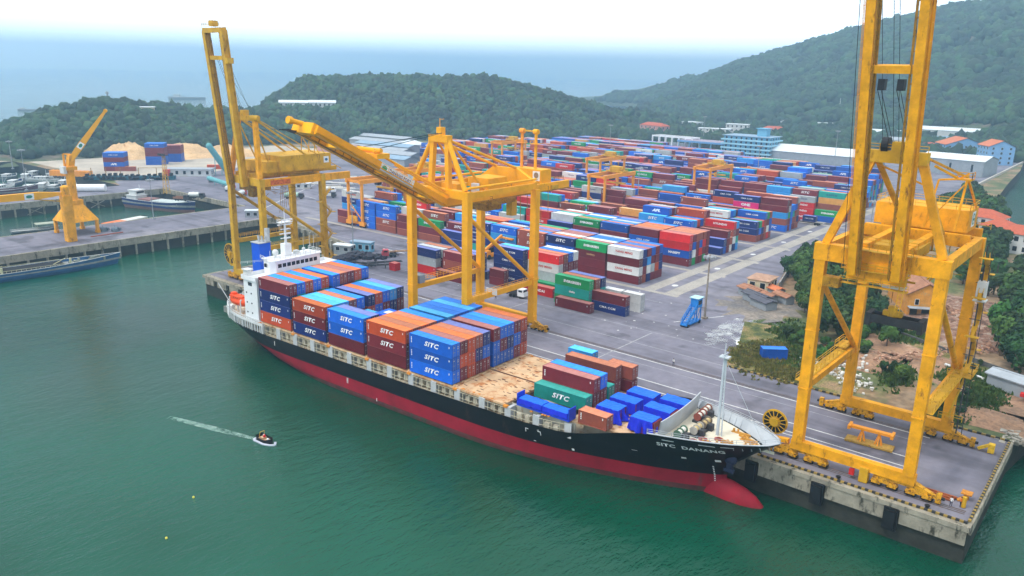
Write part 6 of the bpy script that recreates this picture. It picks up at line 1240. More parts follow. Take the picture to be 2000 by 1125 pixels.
p = G(1402, 300); t = thing('truck_canopy', 'large blue grey canopy on posts beside the aqua office block', 'canopy', (p.x, p.y, 3.5), 0); MB().box(-34, 30, -12, 12, 9.5, 10.3).build('roof', mat('canopy_mauve', (.32, .27, .33), .7, .15, .3), t); MB().box(-34.3, 30.3, -12.3, -12, 8.8, 10.4).build('fascia', mat('fascia_blue', (.12, .3, .55), .6, .1, .4), t)
for i in range(7):
    for y in (-11, 11): b = MB(); b.box(-33+i*10.3-.4, -33+i*10.3+.4, y-.4, y+.4, 0, 9.5); b.build('column', WL['aqua'], t)
CLEAR.append((p.x, p.y, 38))
for i, (px, py, dd, W, H, wl, rf, lab) in enumerate(((1278, 256, 860, 34, 9, 'pink', 'red', 'large house with a red hipped roof in the gap between the two hills'), (1395, 262, 900, 34, 6, 'white', 'white', 'low white house among the trees left of the aqua office'), (1440, 258, 930, 24, 9, 'white', 'white', 'white two storey house behind the aqua office'),
        (1510, 262, 960, 26, 6, 'pink', 'red', 'pinkish house among trees right of the aqua office'), (1618, 252, 1060, 46, 7, 'white', 'white', 'long white house with round ended balcony among the trees'), (1600, 236, 1140, 24, 8, 'white', 'grey', 'white house with a grey roof above the long white one'), (1655, 290, 850, 34, 5, 'grey', 'grey', 'grey low house behind the transit shed'), (1540, 248, 1090, 22, 6, 'white', 'grey', 'small white house below the mountain'), (1750, 285, 900, 26, 6, 'white', 'grey', 'house seen between the two boom girders'), (1352, 246, 980, 22, 7, 'white', 'white', 'small white house left of the far office buildings'))):
    q_ = PD(px, py, dd); zz = float(HT(np.array([q_.x]), np.array([q_.y]))[0]); house('distant_house', (q_.x, q_.y, max(3.4, min(q_.z, zz+6))), R((i*37) % 40-20), W, 12, H, wl, rf, 'hip' if rf != 'white' else 'flat', lab, storeys=2, nx=5, ny=2, rise=3)
# long roofs at the left behind the yard
for i in range(6):
    q_ = G(742+(i % 2)*14, 318-i*8.0); house('storage_shed', (q_.x, q_.y, 3.5), R(0)+R(4), 62, 14, 5, 'grey', 'grey' if i % 3 else 'blue', 'gable', '%s of the parallel grey roofed storage sheds at the foot of the hill' % ['nearest', 'second', 'third', 'fourth', 'fifth', 'farthest'][i], cat='shed', storeys=1, nx=0, rise=1.6)
hat(668, 300, 'big_tent', R(0), 40, 18, 5, 'pink', 'brown', 'gable', 'low reddish roofed shed left of the grey storage sheds', cat='shed', storeys=1, nx=0, rise=3)
q_ = G(805, 292); house('pavilion', (q_.x, q_.y, 3.5), 0, 22, 14, 5, 'white', 'white', 'hip', 'small pavilion with a white hipped roof in front of the hill', cat='pavilion', storeys=1, nx=0, rise=3)
# on the left hill
q_ = ON(278, 219); house('hilltop_house', (q_.x, q_.y, q_.z-1), R(50), 19, 10, 5.2, 'yellow', 'white', 'flat', 'cream flat roofed house on top of the left hill', storeys=1, nx=5, ny=2, over=1.2)
for px, W, lab in ((574, 28, 'long pale roofed hall on the saddle between the two hills'), (630, 26, 'shorter pale roofed hall right of the long one on the saddle')):
    q_ = PD(px, 208, 842); house('saddle_hall', (q_.x, q_.y, q_.z-1.4), R(52), W, 12, 5.5, 'white', 'white', 'gable', lab, cat='building', storeys=1, nx=6, ny=0, rise=2)
q_ = PD(210, 190, 770); b = MB(); b.tube((q_.x, q_.y, q_.z-6), (q_.x, q_.y, q_.z+5), .8, .5, n=8); b.box(q_.x-1.2, q_.x+1.2, q_.y-1.2, q_.y+1.2, q_.z+3, q_.z+4); tag(b.build('water_tower', GRY), 'thin grey tower standing behind the trees on the left hill', 'tower')
# left quay house
p = G(372, 343); house('quay_house', (p.x, p.y, 3.5), R(46), 27, 8, 4.2, 'white', 'grey', 'flat', 'long white single storey house with dark doors on the far quay', storeys=1, nx=6, ny=2, over=.8)
hat(592, 362+6, 'white_hut', R(44), 8, 5, 3, 'white', 'white', 'flat', 'small white hut beside the parked tankers', storeys=1, nx=2, ny=1, cat='hut')
p = G(500, 424); house('site_cabin', (p.x, p.y, 3.5), R(48), 9, 3, 3, 'grey', 'white', 'flat', 'grey cabin with a white roof on the road behind the left crane', storeys=1, nx=3, ny=1, over=.2, cat='cabin')
p = G(708, 490); house('site_cabin', (p.x, p.y, 3.5), R(20), 8.5, 3, 3.4, 'aqua', 'blue', 'flat', 'light blue site cabin on the apron near the scrap heap', storeys=1, nx=3, ny=1, over=.3, cat='cabin')
p = G(672, 492); house('site_cabin', (p.x, p.y, 3.5), R(20), 7, 3, 2.6, 'grey', 'white', 'flat', 'pale grey cabin left of the light blue one', storeys=1, nx=2, ny=1, over=.3, cat='cabin')
# wood chip pile
CHIP = ground_mat('wood_chips', [(.35, (.46, .29, .14)), (.6, (.66, .42, .20)), (.7, (.70, .48, .26))], .08, .3, .2)
for px, py, rx, ry, h, lab in ((250, 305, 28, 18, 12.5, 'left heap of pale wood chips behind the container towers'), (360, 300, 40, 20, 9.5, 'long heap of pale wood chips behind the container towers'), (450, 300, 30, 16, 9, 'low heap of wood chips behind the left crane')):
    p = G(px, py); heap('wood_chip_heap', p.x, p.y, rx, ry, h, CHIP, lab, 'heap', None, sd=px, rough=.28)
    CLEAR.append((p.x, p.y, 20))
for pt in ((-560, 235), (-545, 290), (-520, 340), (-600, 225), (-500, 400), (-580, 260)): CLEAR.append((*pt, 16))
add_forest()
print('CONT', NCONT[0])

# ------------------------------------------------------------------ trees
BARK = mat('bark', (.12, .085, .06), .9, .3, 2)
def crown_mesh(seed, m, n=1500, lobes=9, R0=1.0, leaf=.085):
    r = random.Random(seed); b = MB(); L = []
    for i in range(lobes): a = r.uniform(0, 6.28); d = r.uniform(0, .55); L.append((Vector((math.cos(a)*d, math.sin(a)*d, r.uniform(-.35, .5))), r.uniform(.32, .55)))
    for i in range(n):
        c, q_ = r.choice(L); d = Vector((r.gauss(0, 1), r.gauss(0, 1), r.gauss(0, 1)+.3)).normalized(); p = c+d*q_*r.uniform(.72, 1.08); s = leaf*r.uniform(.6, 1.5)
        t = (d+Vector((r.uniform(-.7, .7), r.uniform(-.7, .7), r.uniform(-.5, .8)))).normalized(); x = t.orthogonal().normalized(); y = t.cross(x); a = r.uniform(0, 3); x, y = x*math.cos(a)+y*math.sin(a), y*math.cos(a)-x*math.sin(a)
        b.face([p-x*s-y*s*.7, p+x*s-y*s*.5, p+x*s*.8+y*s*.8+t*s*.3, p-x*s*.7+y*s])
    return b.mesh('tree_crown', m)
CM = [crown_mesh(k, m) for k, m in enumerate((FOLN, FOLD, FOLN, FOLD))]
tb = MB(); tb.tube((0, 0, 0), (0, 0, .55), .05, .03, n=7); [tb.tube((0, 0, .4), (math.cos(a)*.35, math.sin(a)*.35, .8), .025, .01, n=5) for a in (0, 1.6, 3.1, 4.6)]; TM = tb.mesh('tree_trunk', BARK)
TC = {}
def tree(x, y, h, w, k, label, group, z=3.4):
    t = thing('broadleaf_tree', label, 'tree', (x, y, z), random.uniform(0, 6.28), group); o = bpy.data.objects.new('trunk', TM); COL.objects.link(o); o.parent = t; o.scale = (h*.8, h*.8, h*.8)
    c = bpy.data.objects.new('crown', CM[k % 4]); COL.objects.link(c); c.parent = t; c.location = (0, 0, h*.58); c.scale = (w/2, w/2, h*.5)
tr_ = random.Random(31)
LB = ['dark green leafy tree in the grove between the yard wall and the ochre warehouse', 'mid green tree in the dense grove at the right edge by the rubble', 'green tree in the clump beside the river', 'bushy tree at the foot of the yard wall']
def grove(poly_pts, n, hr, k, label, group, jit=3, mind=3.2):
    pts = []
    for i in range(n*30):
        if len(pts) >= n: break
        a, c = tr_.choice(poly_pts); px, py = a+tr_.gauss(0, c[0]), c[2]+tr_.gauss(0, c[1]); p = G(px, py)
        if all((p.x-q_[0])**2+(p.y-q_[1])**2 > mind**2 for q_ in pts): pts.append((p.x, p.y))
    for x, y in pts: h = tr_.uniform(*hr); tree(x, y, h, h*tr_.uniform(.75, 1.1), tr_.randint(0, 3), label, group)
grove([(1590, (18, 16, 560)), (1640, (22, 20, 585)), (1700, (12, 14, 600)), (1580, (12, 12, 610)), (1560, (12, 10, 540)), (1668, (14, 12, 640)), (1620, (16, 12, 640)), (1600, (14, 8, 520))], 58, (5.5, 9.5), 0, LB[0], 'trees of the grove behind the yard wall')
grove([(1960, (22, 14, 560)), (1985, (14, 16, 620)), (1925, (14, 10, 520)), (1975, (16, 12, 680)), (1900, (10, 8, 545)), (1990, (10, 8, 720))], 40, (7, 12), 1, LB[1], 'trees of the grove at the right edge')
grove([(1870, (14, 10, 440)), (1900, (14, 12, 420)), (1925, (8, 14, 450)), (1885, (10, 8, 395)), (1860, (8, 8, 470)), (1945, (4, 8, 505))], 34, (9, 15), 2, LB[2], 'trees of the clump beside the river', mind=5)
grove([(1700, (14, 8, 640)), (1735, (8, 6, 660)), (1660, (12, 8, 665))], 26, (3.5, 6), 0, 'leafy tree beside the dirt track behind the right crane', 'trees beside the dirt track', mind=2.4)
grove([(1590, (14, 8, 690)), (1625, (10, 6, 700)), (1560, (12, 5, 672)), (1745, (12, 6, 730)), (1765, (8, 5, 745)), (1690, (8, 5, 690)), (1660, (8, 5, 685))], 26, (2.6, 4.4), 3, 'low round green bush on the waste ground behind the crane', 'bushes on the waste ground', mind=2)
grove([(1830, (12, 5, 800)), (1900, (14, 6, 780)), (1880, (18, 5, 720)), (1770, (14, 5, 640)), (1720, (10, 4, 628)), (1870, (12, 6, 812))], 22, (1.6, 3.0), 3, 'small green bush near the brick rubble and the track', 'small bushes near the rubble', mind=1.6)
# palms
def palm(x, y, h, label):
    t = thing('palm_tree', label, 'palm tree', (x, y, 3.4), random.uniform(0, 6), 'palms in the right grove'); b = MB(); b.tube((0, 0, 0), (.5, .2, h), .28, .18, n=8); b.build('trunk', BARK, t); b = MB(); r = random.Random(int(h*100))
    for i in range(18):
        a = i*2.4; e = r.uniform(.1, .9); P = [Vector((.5+math.cos(a)*s, .2+math.sin(a)*s, h+math.sin(e)*s*1.1-.16*s*s)) for s in (0, .8, 1.7, 2.6, 3.3)]; sd = Vector((-math.sin(a), math.cos(a), -.25))
        for p, q_, w0, w1 in zip(P[:-1], P[1:], (.15, .55, .6, .45), (.55, .6, .45, .05)): b.face([p-sd*w0, q_-sd*w1, q_+sd*w1*.1, p+sd*w0*.1]); b.face([p, q_, q_+Vector((sd.x, sd.y, -sd.z*-1))*w1, p+Vector((sd.x, sd.y, sd.z))*w0])
    b.build('crown', FOLD, t)
for i, (px, py, h) in enumerate(((1952, 600, 10), (1972, 590, 11), (1990, 640, 9.5), (1940, 575, 10.5))): p = G(px, py); palm(p.x, p.y, h, 'tall palm tree rising out of the dark grove at the right edge')
# grass tufts and scrub
def tufts(name, regions, n, s0, s1, m, label):
    r = random.Random(3); P = []; 
    b = MB()
    for i in range(n):
        px, py, sx, sy = r.choice(regions); p = G(r.gauss(px, sx), r.gauss(py, sy)); s = r.uniform(s0, s1)
        for k in range(5): a = r.uniform(0, 6.28); o = Vector((p.x+r.gauss(0, s*.5), p.y+r.gauss(0, s*.5), 3.5)); dx = Vector((math.cos(a), math.sin(a), 0))*s*.5; b.face([o-dx, o+dx, o+dx*.5+Vector((r.gauss(0, .2)*s, r.gauss(0, .2)*s, s*r.uniform(.6, 1.2)))])
    return tag(b.build(name, m), label, 'scrub', kind='stuff')
tufts('dry_scrub', [(1480, 700, 20, 8), (1520, 722, 26, 8), (1545, 735, 14, 6), (1530, 690, 16, 8), (1450, 690, 10, 4), (1500, 680, 22, 6), (1465, 708, 14, 4)], 3200, .3, .8, FOLY, 'dry yellow green scrub on the bank around the blue container')
tufts('green_scrub', [(1545, 650, 16, 8), (1560, 690, 14, 14), (1720, 640, 30, 6), (1780, 660, 20, 6), (1880, 735, 26, 8), (1850, 815, 24, 7), (1750, 735, 14, 10), (1900, 790, 30, 10), (1930, 760, 20, 8)], 2600, .4, 1.1, foliage('scrub_green', (.03, .075, .012), (.09, .15, .03), .3, .5, True), 'rough green scrub and weeds over the waste ground behind the quay')
# walls
def wall(name, pts, h, th, m, label): 
    b = MB(); [b.beam((a[0], a[1], 3.4+h/2), (c[0], c[1], 3.4+h/2), th, h) for a, c in zip(pts[:-1], pts[1:])]; return tag(b.build(name, m), label, 'wall')
wall('yard_wall', [(-90.5, 246), (-96, 268), (-103.5, 305), (-104.4, 340), (-99.5, 420)], 2.2, .3, mat('old_grey_wall', (.33, .33, .33), .9, .3, .5), 'grey boundary wall of the yard in front of the green grove')
wall('rubble_wall', [(-56, 229), (-51.8, 224.5), (-34, 215.5), (-17.5, 207.5)], 1.2, .3, mat('dark_wall', (.10, .10, .10), .9, .4, .6), 'low dark wall running between the dirt track and the brick rubble')
wall('seawall', [(-95, 560), (-97, 800), (-70, 900)], 1.6, 1.0, mat('seawall_pale', (.50, .46, .40), .9, .2, .3), 'pale seawall along the riverside road')
sheet('river_road', [(-108, 560), (-97.5, 560), (-99, 800), (-73, 900), (-88, 905), (-112, 800)], PAVE, .03)
# small fence and pipes near hut
b = MB(); b.tube((-33, 205, 3.9), (-24, 200.5, 3.9), .35, n=8); tag(b.build('concrete_pipe', WL['white']), 'pale pipe lying beside the dirt track', 'pipe')

# ------------------------------------------------------------------ masts and lamps
def mast(x, y, h, label, rings=True, r=.32, name='light_mast', m=GRY, group='tall light masts of the port'):
    t = thing(name, label, 'light mast', (x, y, 3.5), 0, group); b = MB(); b.tube((0, 0, 0), (0, 0, h), r, r*.45, n=10); b.box(-.7, .7, -.7, .7, 0, .5); b.build('pole', m, t); b = MB()
    for k in range(8): a = k*math.pi/4; b.beam((0, 0, h-.6), (1.5*math.cos(a), 1.5*math.sin(a), h-.6), .1); b.box(1.5*math.cos(a)-.32, 1.5*math.cos(a)+.32, 1.5*math.sin(a)-.32, 1.5*math.sin(a)+.32, h-1.1, h-.5)
    b.tube((0, 0, h-.9), (0, 0, h-.5), 1.1, n=12); b.build('lamp_ring', GRY, t)
RSM = mat('rusty_pole', (.30, .25, .20), .7, .3, .5, rust=.4)
p = G(1376, 622); mast(p.x, p.y, 18.6, 'rusty tall light mast on the apron beside the blue stairway', r=.36, m=RSM)
p = G(1243, 424); mast(p.x, p.y, 24, 'slim grey light mast in the middle of the yard'); p = G(690, 492); mast(p.x, p.y, 23, 'grey light mast beside the pale cabins at the left apron', r=.25)
for px, py, h, lab in ((1476, 372, 27, 'grey light mast in front of the aqua office block'), (1190, 305, 26, 'light mast near the rear middle of the yard'), (1372, 290, 30, 'light mast at the rear of the yard by the canopy'), (1627, 335, 30, 'light mast in front of the transit shed'), (1692, 500, 22, 'light mast behind the left girder of the raised boom'), (25, 330, 18, 'light mast at the far left jetty'), (102, 322, 0, None)):
    if lab: p = G(px, py); mast(p.x, p.y, h, lab)
p = G(300, 428); mast(p.x, p.y, 18, 'grey light mast on the left pier', r=.22); p = G(52, 372); mast(p.x, p.y, 22, 'grey light mast on the strip quay at the far left', r=.22)
p = G(1640, 235, 20); 
p = PD(1636, 240, 1150); b = MB(); b.tube((p.x, p.y, p.z-20), (p.x, p.y, p.z+32), .6, .3, n=6); tag(b.build('radio_mast', WHR), 'thin pale radio mast rising before the mountain', 'mast')
p = G(326, 378); t = thing('lattice_tower', 'rusty lattice light tower on the far quay', 'light tower', (p.x, p.y, 3.5), R(20)); b = MB()
for z in range(0, 19, 2):
    for i, j in ((-1, -1), (1, -1), (1, 1), (-1, 1)): b.beam((i*(1.2-z*.035), j*(1.2-z*.035), z), (i*(1.2-(z+2)*.035), j*(1.2-(z+2)*.035), z+2), .18); k, l = (i, -j) if (i*j > 0) else (-i, j); b.beam((i*(1.2-z*.035), j*(1.2-z*.035), z), (k*(1.2-(z+2)*.035), l*(1.2-(z+2)*.035), z+2), .12)
b.build('lattice', YEL2, t); b = MB(); b.box(-2.2, 2.2, -1.6, 1.6, 20, 20.3); [b.box(x-.4, x+.4, -1.8, -1.2, 20.3, 21.2) for x in (-1.8, -.6, .6, 1.8)]; b.build('lamp_platform', DGR, t)

# ------------------------------------------------------------------ blue mobile stairway
p = G(1352, 632); t = thing('mobile_stairway', 'bright blue mobile steel stairway with a small white roofed cab', 'stairway', (p.x, p.y, 3.51), R(88)); BS = mat('stair_blue', (.02, .22, .62), .5, .15, .8)
b = MB(); b.beam((-4.8, -.8, .8), (.2, -.8, 4.6), .25, .5); b.beam((-4.8, .8, .8), (.2, .8, 4.6), .25, .5); [b.box(-4.6+i*.5, -4.1+i*.5, -.8, .8, .9+i*.38, .98+i*.38) for i in range(10)]; b.rail([(-4.8, -.9, 1), (.2, -.9, 4.8)], 1, r=.05, step=1); b.rail([(-4.8, .9, 1), (.2, .9, 4.8)], 1, r=.05, step=1); b.build('flight', BS, t)
b = MB(); b.box(-5, 3, -1, 1, .5, .85); [b.beam((x, y, .6), (x, y, 4.6), .22) for x in (.4, 2.6) for y in (-.9, .9)]; b.beam((-2, -.9, .8), (.4, -.9, 4), .15); b.beam((.4, -.9, .8), (2.6, -.9, 4.4), .15); b.build('frame', BS, t)
b = MB(); b.box(.2, 2.8, -1.1, 1.1, 4.6, 7.2); cbx = b.build('cab', BS, t); MB().box(-.1, 3.1, -1.4, 1.4, 7.2, 7.4).build('cab_roof', mat('pale_aqua_roof', (.45, .70, .75), .6, .1, .5), cbx); MB().box(.6, 2.4, -1.13, -1.08, 5.4, 6.6).build('window', GLS, cbx)
for x in (-4.2, 2): b = MB(); [b.tube((x, y-.15, .45), (x, y+.15, .45), .45, n=12) for y in (-1.05, 1.05)]; b.build('wheel', BLK, t)

# ------------------------------------------------------------------ people
SK = mat('skin', (.36, .20, .13), .6, .05, 5); HAIR = mat('dark_hair', (.015, .012, .01), .6, .1, 5)
def person(loc, rz, shirt, trousers, label, stride=.25):
    V = [(0, 0, .95), (0, 0, 1.15), (0, .0, 1.42), (0, 0, 1.52), (0, .02, 1.62), (0, .02, 1.72), (-.19, 0, 1.42), (-.25, stride*.5, 1.15), (-.24, stride*.9, .9), (.19, 0, 1.42), (.25, -stride*.4, 1.15), (.24, -stride*.3, .9), (-.1, 0, .9), (-.11, -stride*.5, .5), (-.11, -stride, .08), (-.11, -stride+.14, .04), (.1, 0, .9), (.11, stride*.7, .5), (.11, stride, .08), (.11, stride+.15, .04)]
    E = [(0, 1), (1, 2), (2, 3), (3, 4), (4, 5), (2, 6), (6, 7), (7, 8), (2, 9), (9, 10), (10, 11), (0, 12), (12, 13), (13, 14), (14, 15), (0, 16), (16, 17), (17, 18), (18, 19)]
    RR = [(.16, .11), (.14, .10), (.18, .11), (.06, .06), (.10, .11), (.085, .10), (.065, .06), (.05, .05), (.035, .035), (.065, .06), (.05, .05), (.035, .035), (.095, .095), (.07, .07), (.045, .05), (.04, .035), (.095, .095), (.07, .07), (.045, .05), (.04, .035)]
    me = bpy.data.meshes.new('person'); me.from_pydata(V, E, []); o = bpy.data.objects.new('person', me); COL.objects.link(o); md_ = o.modifiers.new('s', 'SKIN'); sk = me.skin_vertices[0].data
    for i, r in enumerate(RR): sk[i].radius = r
    sk[0].use_root = True; o.modifiers.new('u', 'SUBSURF').levels = 1; o.modifiers['u'].render_levels = 1
    bpy.context.view_layer.update(); m2 = bpy.data.meshes.new_from_object(o.evaluated_get(bpy.context.evaluated_depsgraph_get())); o.modifiers.clear(); o.data = m2
    for m in (SK, shirt, trousers, BLK): m2.materials.append(m)
    for p in m2.polygons: z = p.center.z; x = abs(p.center.x); p.material_index = 3 if z < .1 else (2 if z < .98 and x < .21 else (1 if z < 1.5 and not (x > .2 and z < 1.1) else 0))
    o.location = loc; o.rotation_euler = (0, 0, rz); tag(o, label, 'person')
    b = MB(); b.sphere((0, -.0, 1.75), .105, .12, .09, n=8, k=4); b.build('hair', HAIR, o)
WS = mat('white_shirt', (.7, .7, .7), .8, .1, 3); DS = mat('dark_shirt', (.03, .035, .06), .8, .1, 3); OS = mat('orange_vest', (.75, .2, .02), .8, .1, 3)
p = G(1315, 714); person((p.x, p.y, 3.51), R(200), WS, DS, 'person in a white shirt and dark trousers walking on the quay apron')
p = G(968, 585); person((p.x, p.y, 3.51), R(20), DS, DS, 'person in dark clothes standing under the middle crane')
for i, (x, y, s_, lab) in enumerate(((-17.2, 133.4, WS, 'person in a light shirt at the corner of the quay'), (-16.0, 134.4, OS, 'person in an orange vest at the corner of the quay'))): person((x, y, 3.6), R(60*i), s_, DS, lab, .1)
# scrap and beam at the quay corner
b = MB(); [b.box(-24+i*.2, -17.6+i*.2, 135.2+i*.35, 135.5+i*.35, 3.6+(i % 2)*.25, 3.85+(i % 2)*.25) for i in range(5)]; tag(b.build('rusty_beams', mat('rust_beam', (.30, .08, .025), .9, .35, 1)), 'stack of rust red steel beams near the corner of the quay', 'steel beams')
b = MB(); b.tube((-15.8, 137.8, 3.5), (-15.8, 137.8, 4.6), .4, n=10); b.box(-16.6, -15, 137, 138.6, 4.6, 4.8); b.tube((-16.8, 136.4, 3.6), (-16, 136.8, 4.3), .25); tag(b.build('mooring_hook', mat('hook_orange', (.55, .22, .03), .7, .3, 2, rust=.3)), 'orange mooring equipment at the quay corner', 'mooring equipment')

# ------------------------------------------------------------------ vehicles
TY = BLK
def wheels(t, xs, w, r=.5):
    for x in xs: b = MB(); [b.tube((x, s*w-.15, r), (x, s*w+.15, r), r, n=12) for s in (-1, 1)]; b.build('wheel', TY, t)
def truck(loc, rz, cabc, label, load=None, loadc=None, L=11):
    t = thing('truck', label, 'truck', loc, rz); b = MB(); b.prism([(L/2-2.4, -1.2), (L/2, -1.2), (L/2, 1.2), (L/2-2.4, 1.2)], .7, 2.0); b.prism([(L/2-2.4, -1.15), (L/2-.3, -1.15), (L/2-.3, 1.15), (L/2-2.4, 1.15)], 2.0, 2.9); cb_ = b.build('cab', cabc, t)
    MB().box(L/2-.32, L/2-.26, -1, 1, 2.05, 2.7).build('windscreen', GLS, cb_); [MB().box(L/2-2, L/2-.7, s*1.17-.02, s*1.17+.02, 2.05, 2.65).build('side_window', GLS, cb_) for s in (-1, 1)]
    b = MB(); b.box(-L/2, L/2-2.4, -.45, .45, .75, 1.05); b.box(-L/2, -L/2+.3, -1.2, 1.2, .75, 1.05); [b.box(x, x+.3, -1.2, 1.2, .9, 1.1) for x in (-L/2+2, 0, L/2-4)]; b.build('chassis', DGR, t); wheels(t, (L/2-1.4, -L/2+1.4, -L/2+2.7), 1.0)
    if load == 'tank': b = MB(); b.tube((-L/2+.2, 0, 2.15), (L/2-2.8, 0, 2.15), 1.15, n=14); b.sphere((-L/2+.2, 0, 2.15), .5, 1.15, 1.15); b.box(-2, 1, -.3, .3, 3.25, 3.4); b.build('tank', loadc, t)
    if load == 'bed': b = MB(); b.box(-L/2, L/2-2.6, -1.25, 1.25, 1.1, 1.25); [b.box(-L/2, L/2-2.6, s*1.25-.04, s*1.25+.04, 1.25, 2.1) for s in (-1, 1)]; b.build('bed', loadc, t)
    return t
def trailer(loc, rz, label, L=12, c=DGR):
    t = thing('chassis_trailer', label, 'trailer', loc, rz, 'empty container trailers on the apron'); b = MB(); b.beam((-L/2, -.45, 1.2), (L/2, -.45, 1.25), .25, .4); b.beam((-L/2, .45, 1.2), (L/2, .45, 1.25), .25, .4); [b.box(x-.15, x+.15, -1.22, 1.22, 1.2, 1.42) for x in (-L/2+.2, -L/4, 0, L/4, L/2-.2)]; b.box(-L/2, -L/2+.15, -1.22, 1.22, .8, 1.4); [b.box(L/4, L/4+.2, s*.9-.1, s*.9+.1, .1, 1.2) for s in (-1, 1)]; b.build('frame', c, t); wheels(t, (-L/2+1.2, -L/2+2.5), 1.0)
TW = mat('tank_white', (.72, .74, .70), .4, .08, .5); TG = mat('tank_green', (.35, .52, .42), .5, .1, .5)
for px, py, rz, lab in ((735, 524, 52, 'empty trailer frame nearest the ship on the left apron'), (752, 518, 56, 'empty trailer frame beside the one nearest the ship'), (706, 520, 20, 'empty dark trailer frame left of the pair')): p = G(px, py); trailer((p.x, p.y, 3.5), R(rz), lab)
p = G(762, 502); truck((p.x, p.y, 3.5), R(235), mat('cab_pink', (.5, .08, .10), .5, .15, 1), 'red terminal tractor parked at the end of the empty trailers', L=6)
p = G(790, 496); trailer((p.x, p.y, 3.5), R(58), 'empty tan trailer frame behind the red terminal tractor', c=mat('trailer_tan', (.42, .25, .14), .7, .2, 1))
p = G(1010, 580); truck((p.x, p.y, 3.5), R(5), WHT, 'small white truck with a dark bed under the middle crane', 'bed', DGR, L=6.4)
p = G(1590, 437); t = truck((p.x-2, p.y-3, 3.5), R(180), mat('cab_red', (.5, .05, .04), .5, .1, 1), 'red cab trailer truck carrying a navy container at the right end of the yard', L=13)
container((p.x-1.2, p.y-3, 3.5+1.5), 0, 6.06, 'navy', 'CMA CGM', True, 'short navy lettered container riding on the trailer truck', None)
for i, (px, py, rz, cc, ld, lc, L, lab) in enumerate(((385, 388, 40, DGR, 'tank', TW, 8, 'concrete mixer like truck with a white drum on the far quay road'), (412, 356, 150, WHT, None, None, 6, 'small white truck below the pale green pipe'), (450, 372, 130, RED, 'tank', TW, 11, 'tanker truck with a red cab and white tank, left of the pair'), (472, 384, 130, RED, 'tank', TW, 11, 'tanker truck with a red cab and white tank, right of the pair'),
        (575, 388, 40, DGR, 'tank', TG, 10, 'pale green tanker seen between the left crane legs'), (640, 386, 40, DGR, 'bed', WHR, 9, 'flat truck parked near the yard corner'), (640, 376, 45, WHT, 'tank', TW, 9, 'white tanker behind the flat truck'), (355, 392, 30, DGR, 'bed', mat('bed_rust', (.3, .15, .1), .8), 8, 'low dark truck beside the brown coaster'), (215, 329, 60, WHT, None, None, 5, 'small white truck on the sand yard near the left container tower'))):
    p = G(px, py); truck((p.x, p.y, 3.5), R(rz), cc, lab, ld, lc, L)
p = G(960, 470); t = thing('reach_stacker', 'orange and blue reach stacker among the stacks behind the middle crane', 'reach stacker', (-186, 213.5, 3.52), R(80)); b = MB(); b.box(-3.5, 3.5, -1.8, 1.8, .9, 2.2); b.box(-3.5, -1.8, -1.7, 1.7, 2.2, 3.2); b.build('body', ORA, t); wheels(t, (-2.6, 2.6), 1.7, .9); b = MB(); b.beam((-3, 0, 3.4), (5, 0, 8), .8); b.box(4.4, 5.8, -5.9, 5.9, 7, 7.5); b.build('arm', ORA, t); MB().box(-.9, .9, -.8, .8, 2.2, 4.0).build('cabin', GLS, t)
rocks('scrap_heap', [(-222, 160, 4), (-220, 170, 4.4), (-222, 180, 4.2), (-214, 184, 3.8)], 420, .3, 1.1, mat('dark_scrap', (.035, .035, .05), .7, .5, 1), 'dark heap of tyres and scrap beside the left crane', 7)
b = MB(); r_ = random.Random(3)
for i in range(26): p = G(640+r_.uniform(-30, 60), 350+r_.uniform(-10, 22)); a = R(42); d_ = Vector((math.cos(a), math.sin(a), 0))*r_.uniform(4, 8); b.tube((p.x-d_.x, p.y-d_.y, 3.9), (p.x+d_.x, p.y+d_.y, 3.9), r_.choice((.25, .4, .6)), n=7, m=r_.randint(0, 1))
tag(b.build('stored_pipes', [mat('pipe_grey', (.35, .37, .38), .6, .2, .5), mat('pipe_pale', (.58, .55, .50), .6, .2, .5)]), 'rows of long pipes and steel stored on the yard behind the left crane', 'pipes', kind='stuff')
# long green blue pipes at left
for (a, c_, r0, lab) in (((408, 285, 22), (448, 340, 4), 1.9, 'thick blue green loading pipe sloping down at the far quay'), ((408, 348, 7), (452, 362, 5), 1.3, 'pale green pipe lying over the tanker trucks')):
    A_ = G(*a); B_ = G(*c_); b = MB(); b.tube(A_, B_, r0, n=14); b.sphere(A_, r0, r0, r0); [b.beam(A_.lerp(B_, q_), Vector((A_.lerp(B_, q_).x, A_.lerp(B_, q_).y, 3.5)), .3) for q_ in (.25, .6, .9)]; tag(b.build('loading_pipe', mat('pipe_teal', (.12, .36, .38), .5, .15, .4)), lab, 'pipe')
# rubbish on the pier
for i, (px, lab) in enumerate(((202, 'left of two grey mooring winches on the pier'), (225, 'right of two grey mooring winches on the pier'))):
    p = G(px, 452); b = MB(); b.tube((p.x-.9, p.y-.9, 4.5), (p.x+.9, p.y+.9, 4.5), .9, n=10); b.box(p.x-1.4, p.x+1.4, p.y-1, p.y+1, 3.5, 4.2); b.tube((p.x-1.3, p.y+.9, 4.3), (p.x+.6, p.y+1.9, 4.3), .6, n=8); b.beam((p.x, p.y, 4), (p.x, p.y, 6), .2); tag(b.build('winch', mat('winch_grey', (.14, .18, .22), .6, .3, 1)), lab, 'winch')
b = MB(); A_, B_ = G(178, 463), G(240, 454); b.beam(A_+Vector((0, 0, .15)), B_+Vector((0, 0, .15)), .8, .3); tag(b.build('long_timber', mat('red_timber', (.28, .08, .05), .9, .3, 1)), 'long dark red timber lying beside the winches on the pier', 'timber')

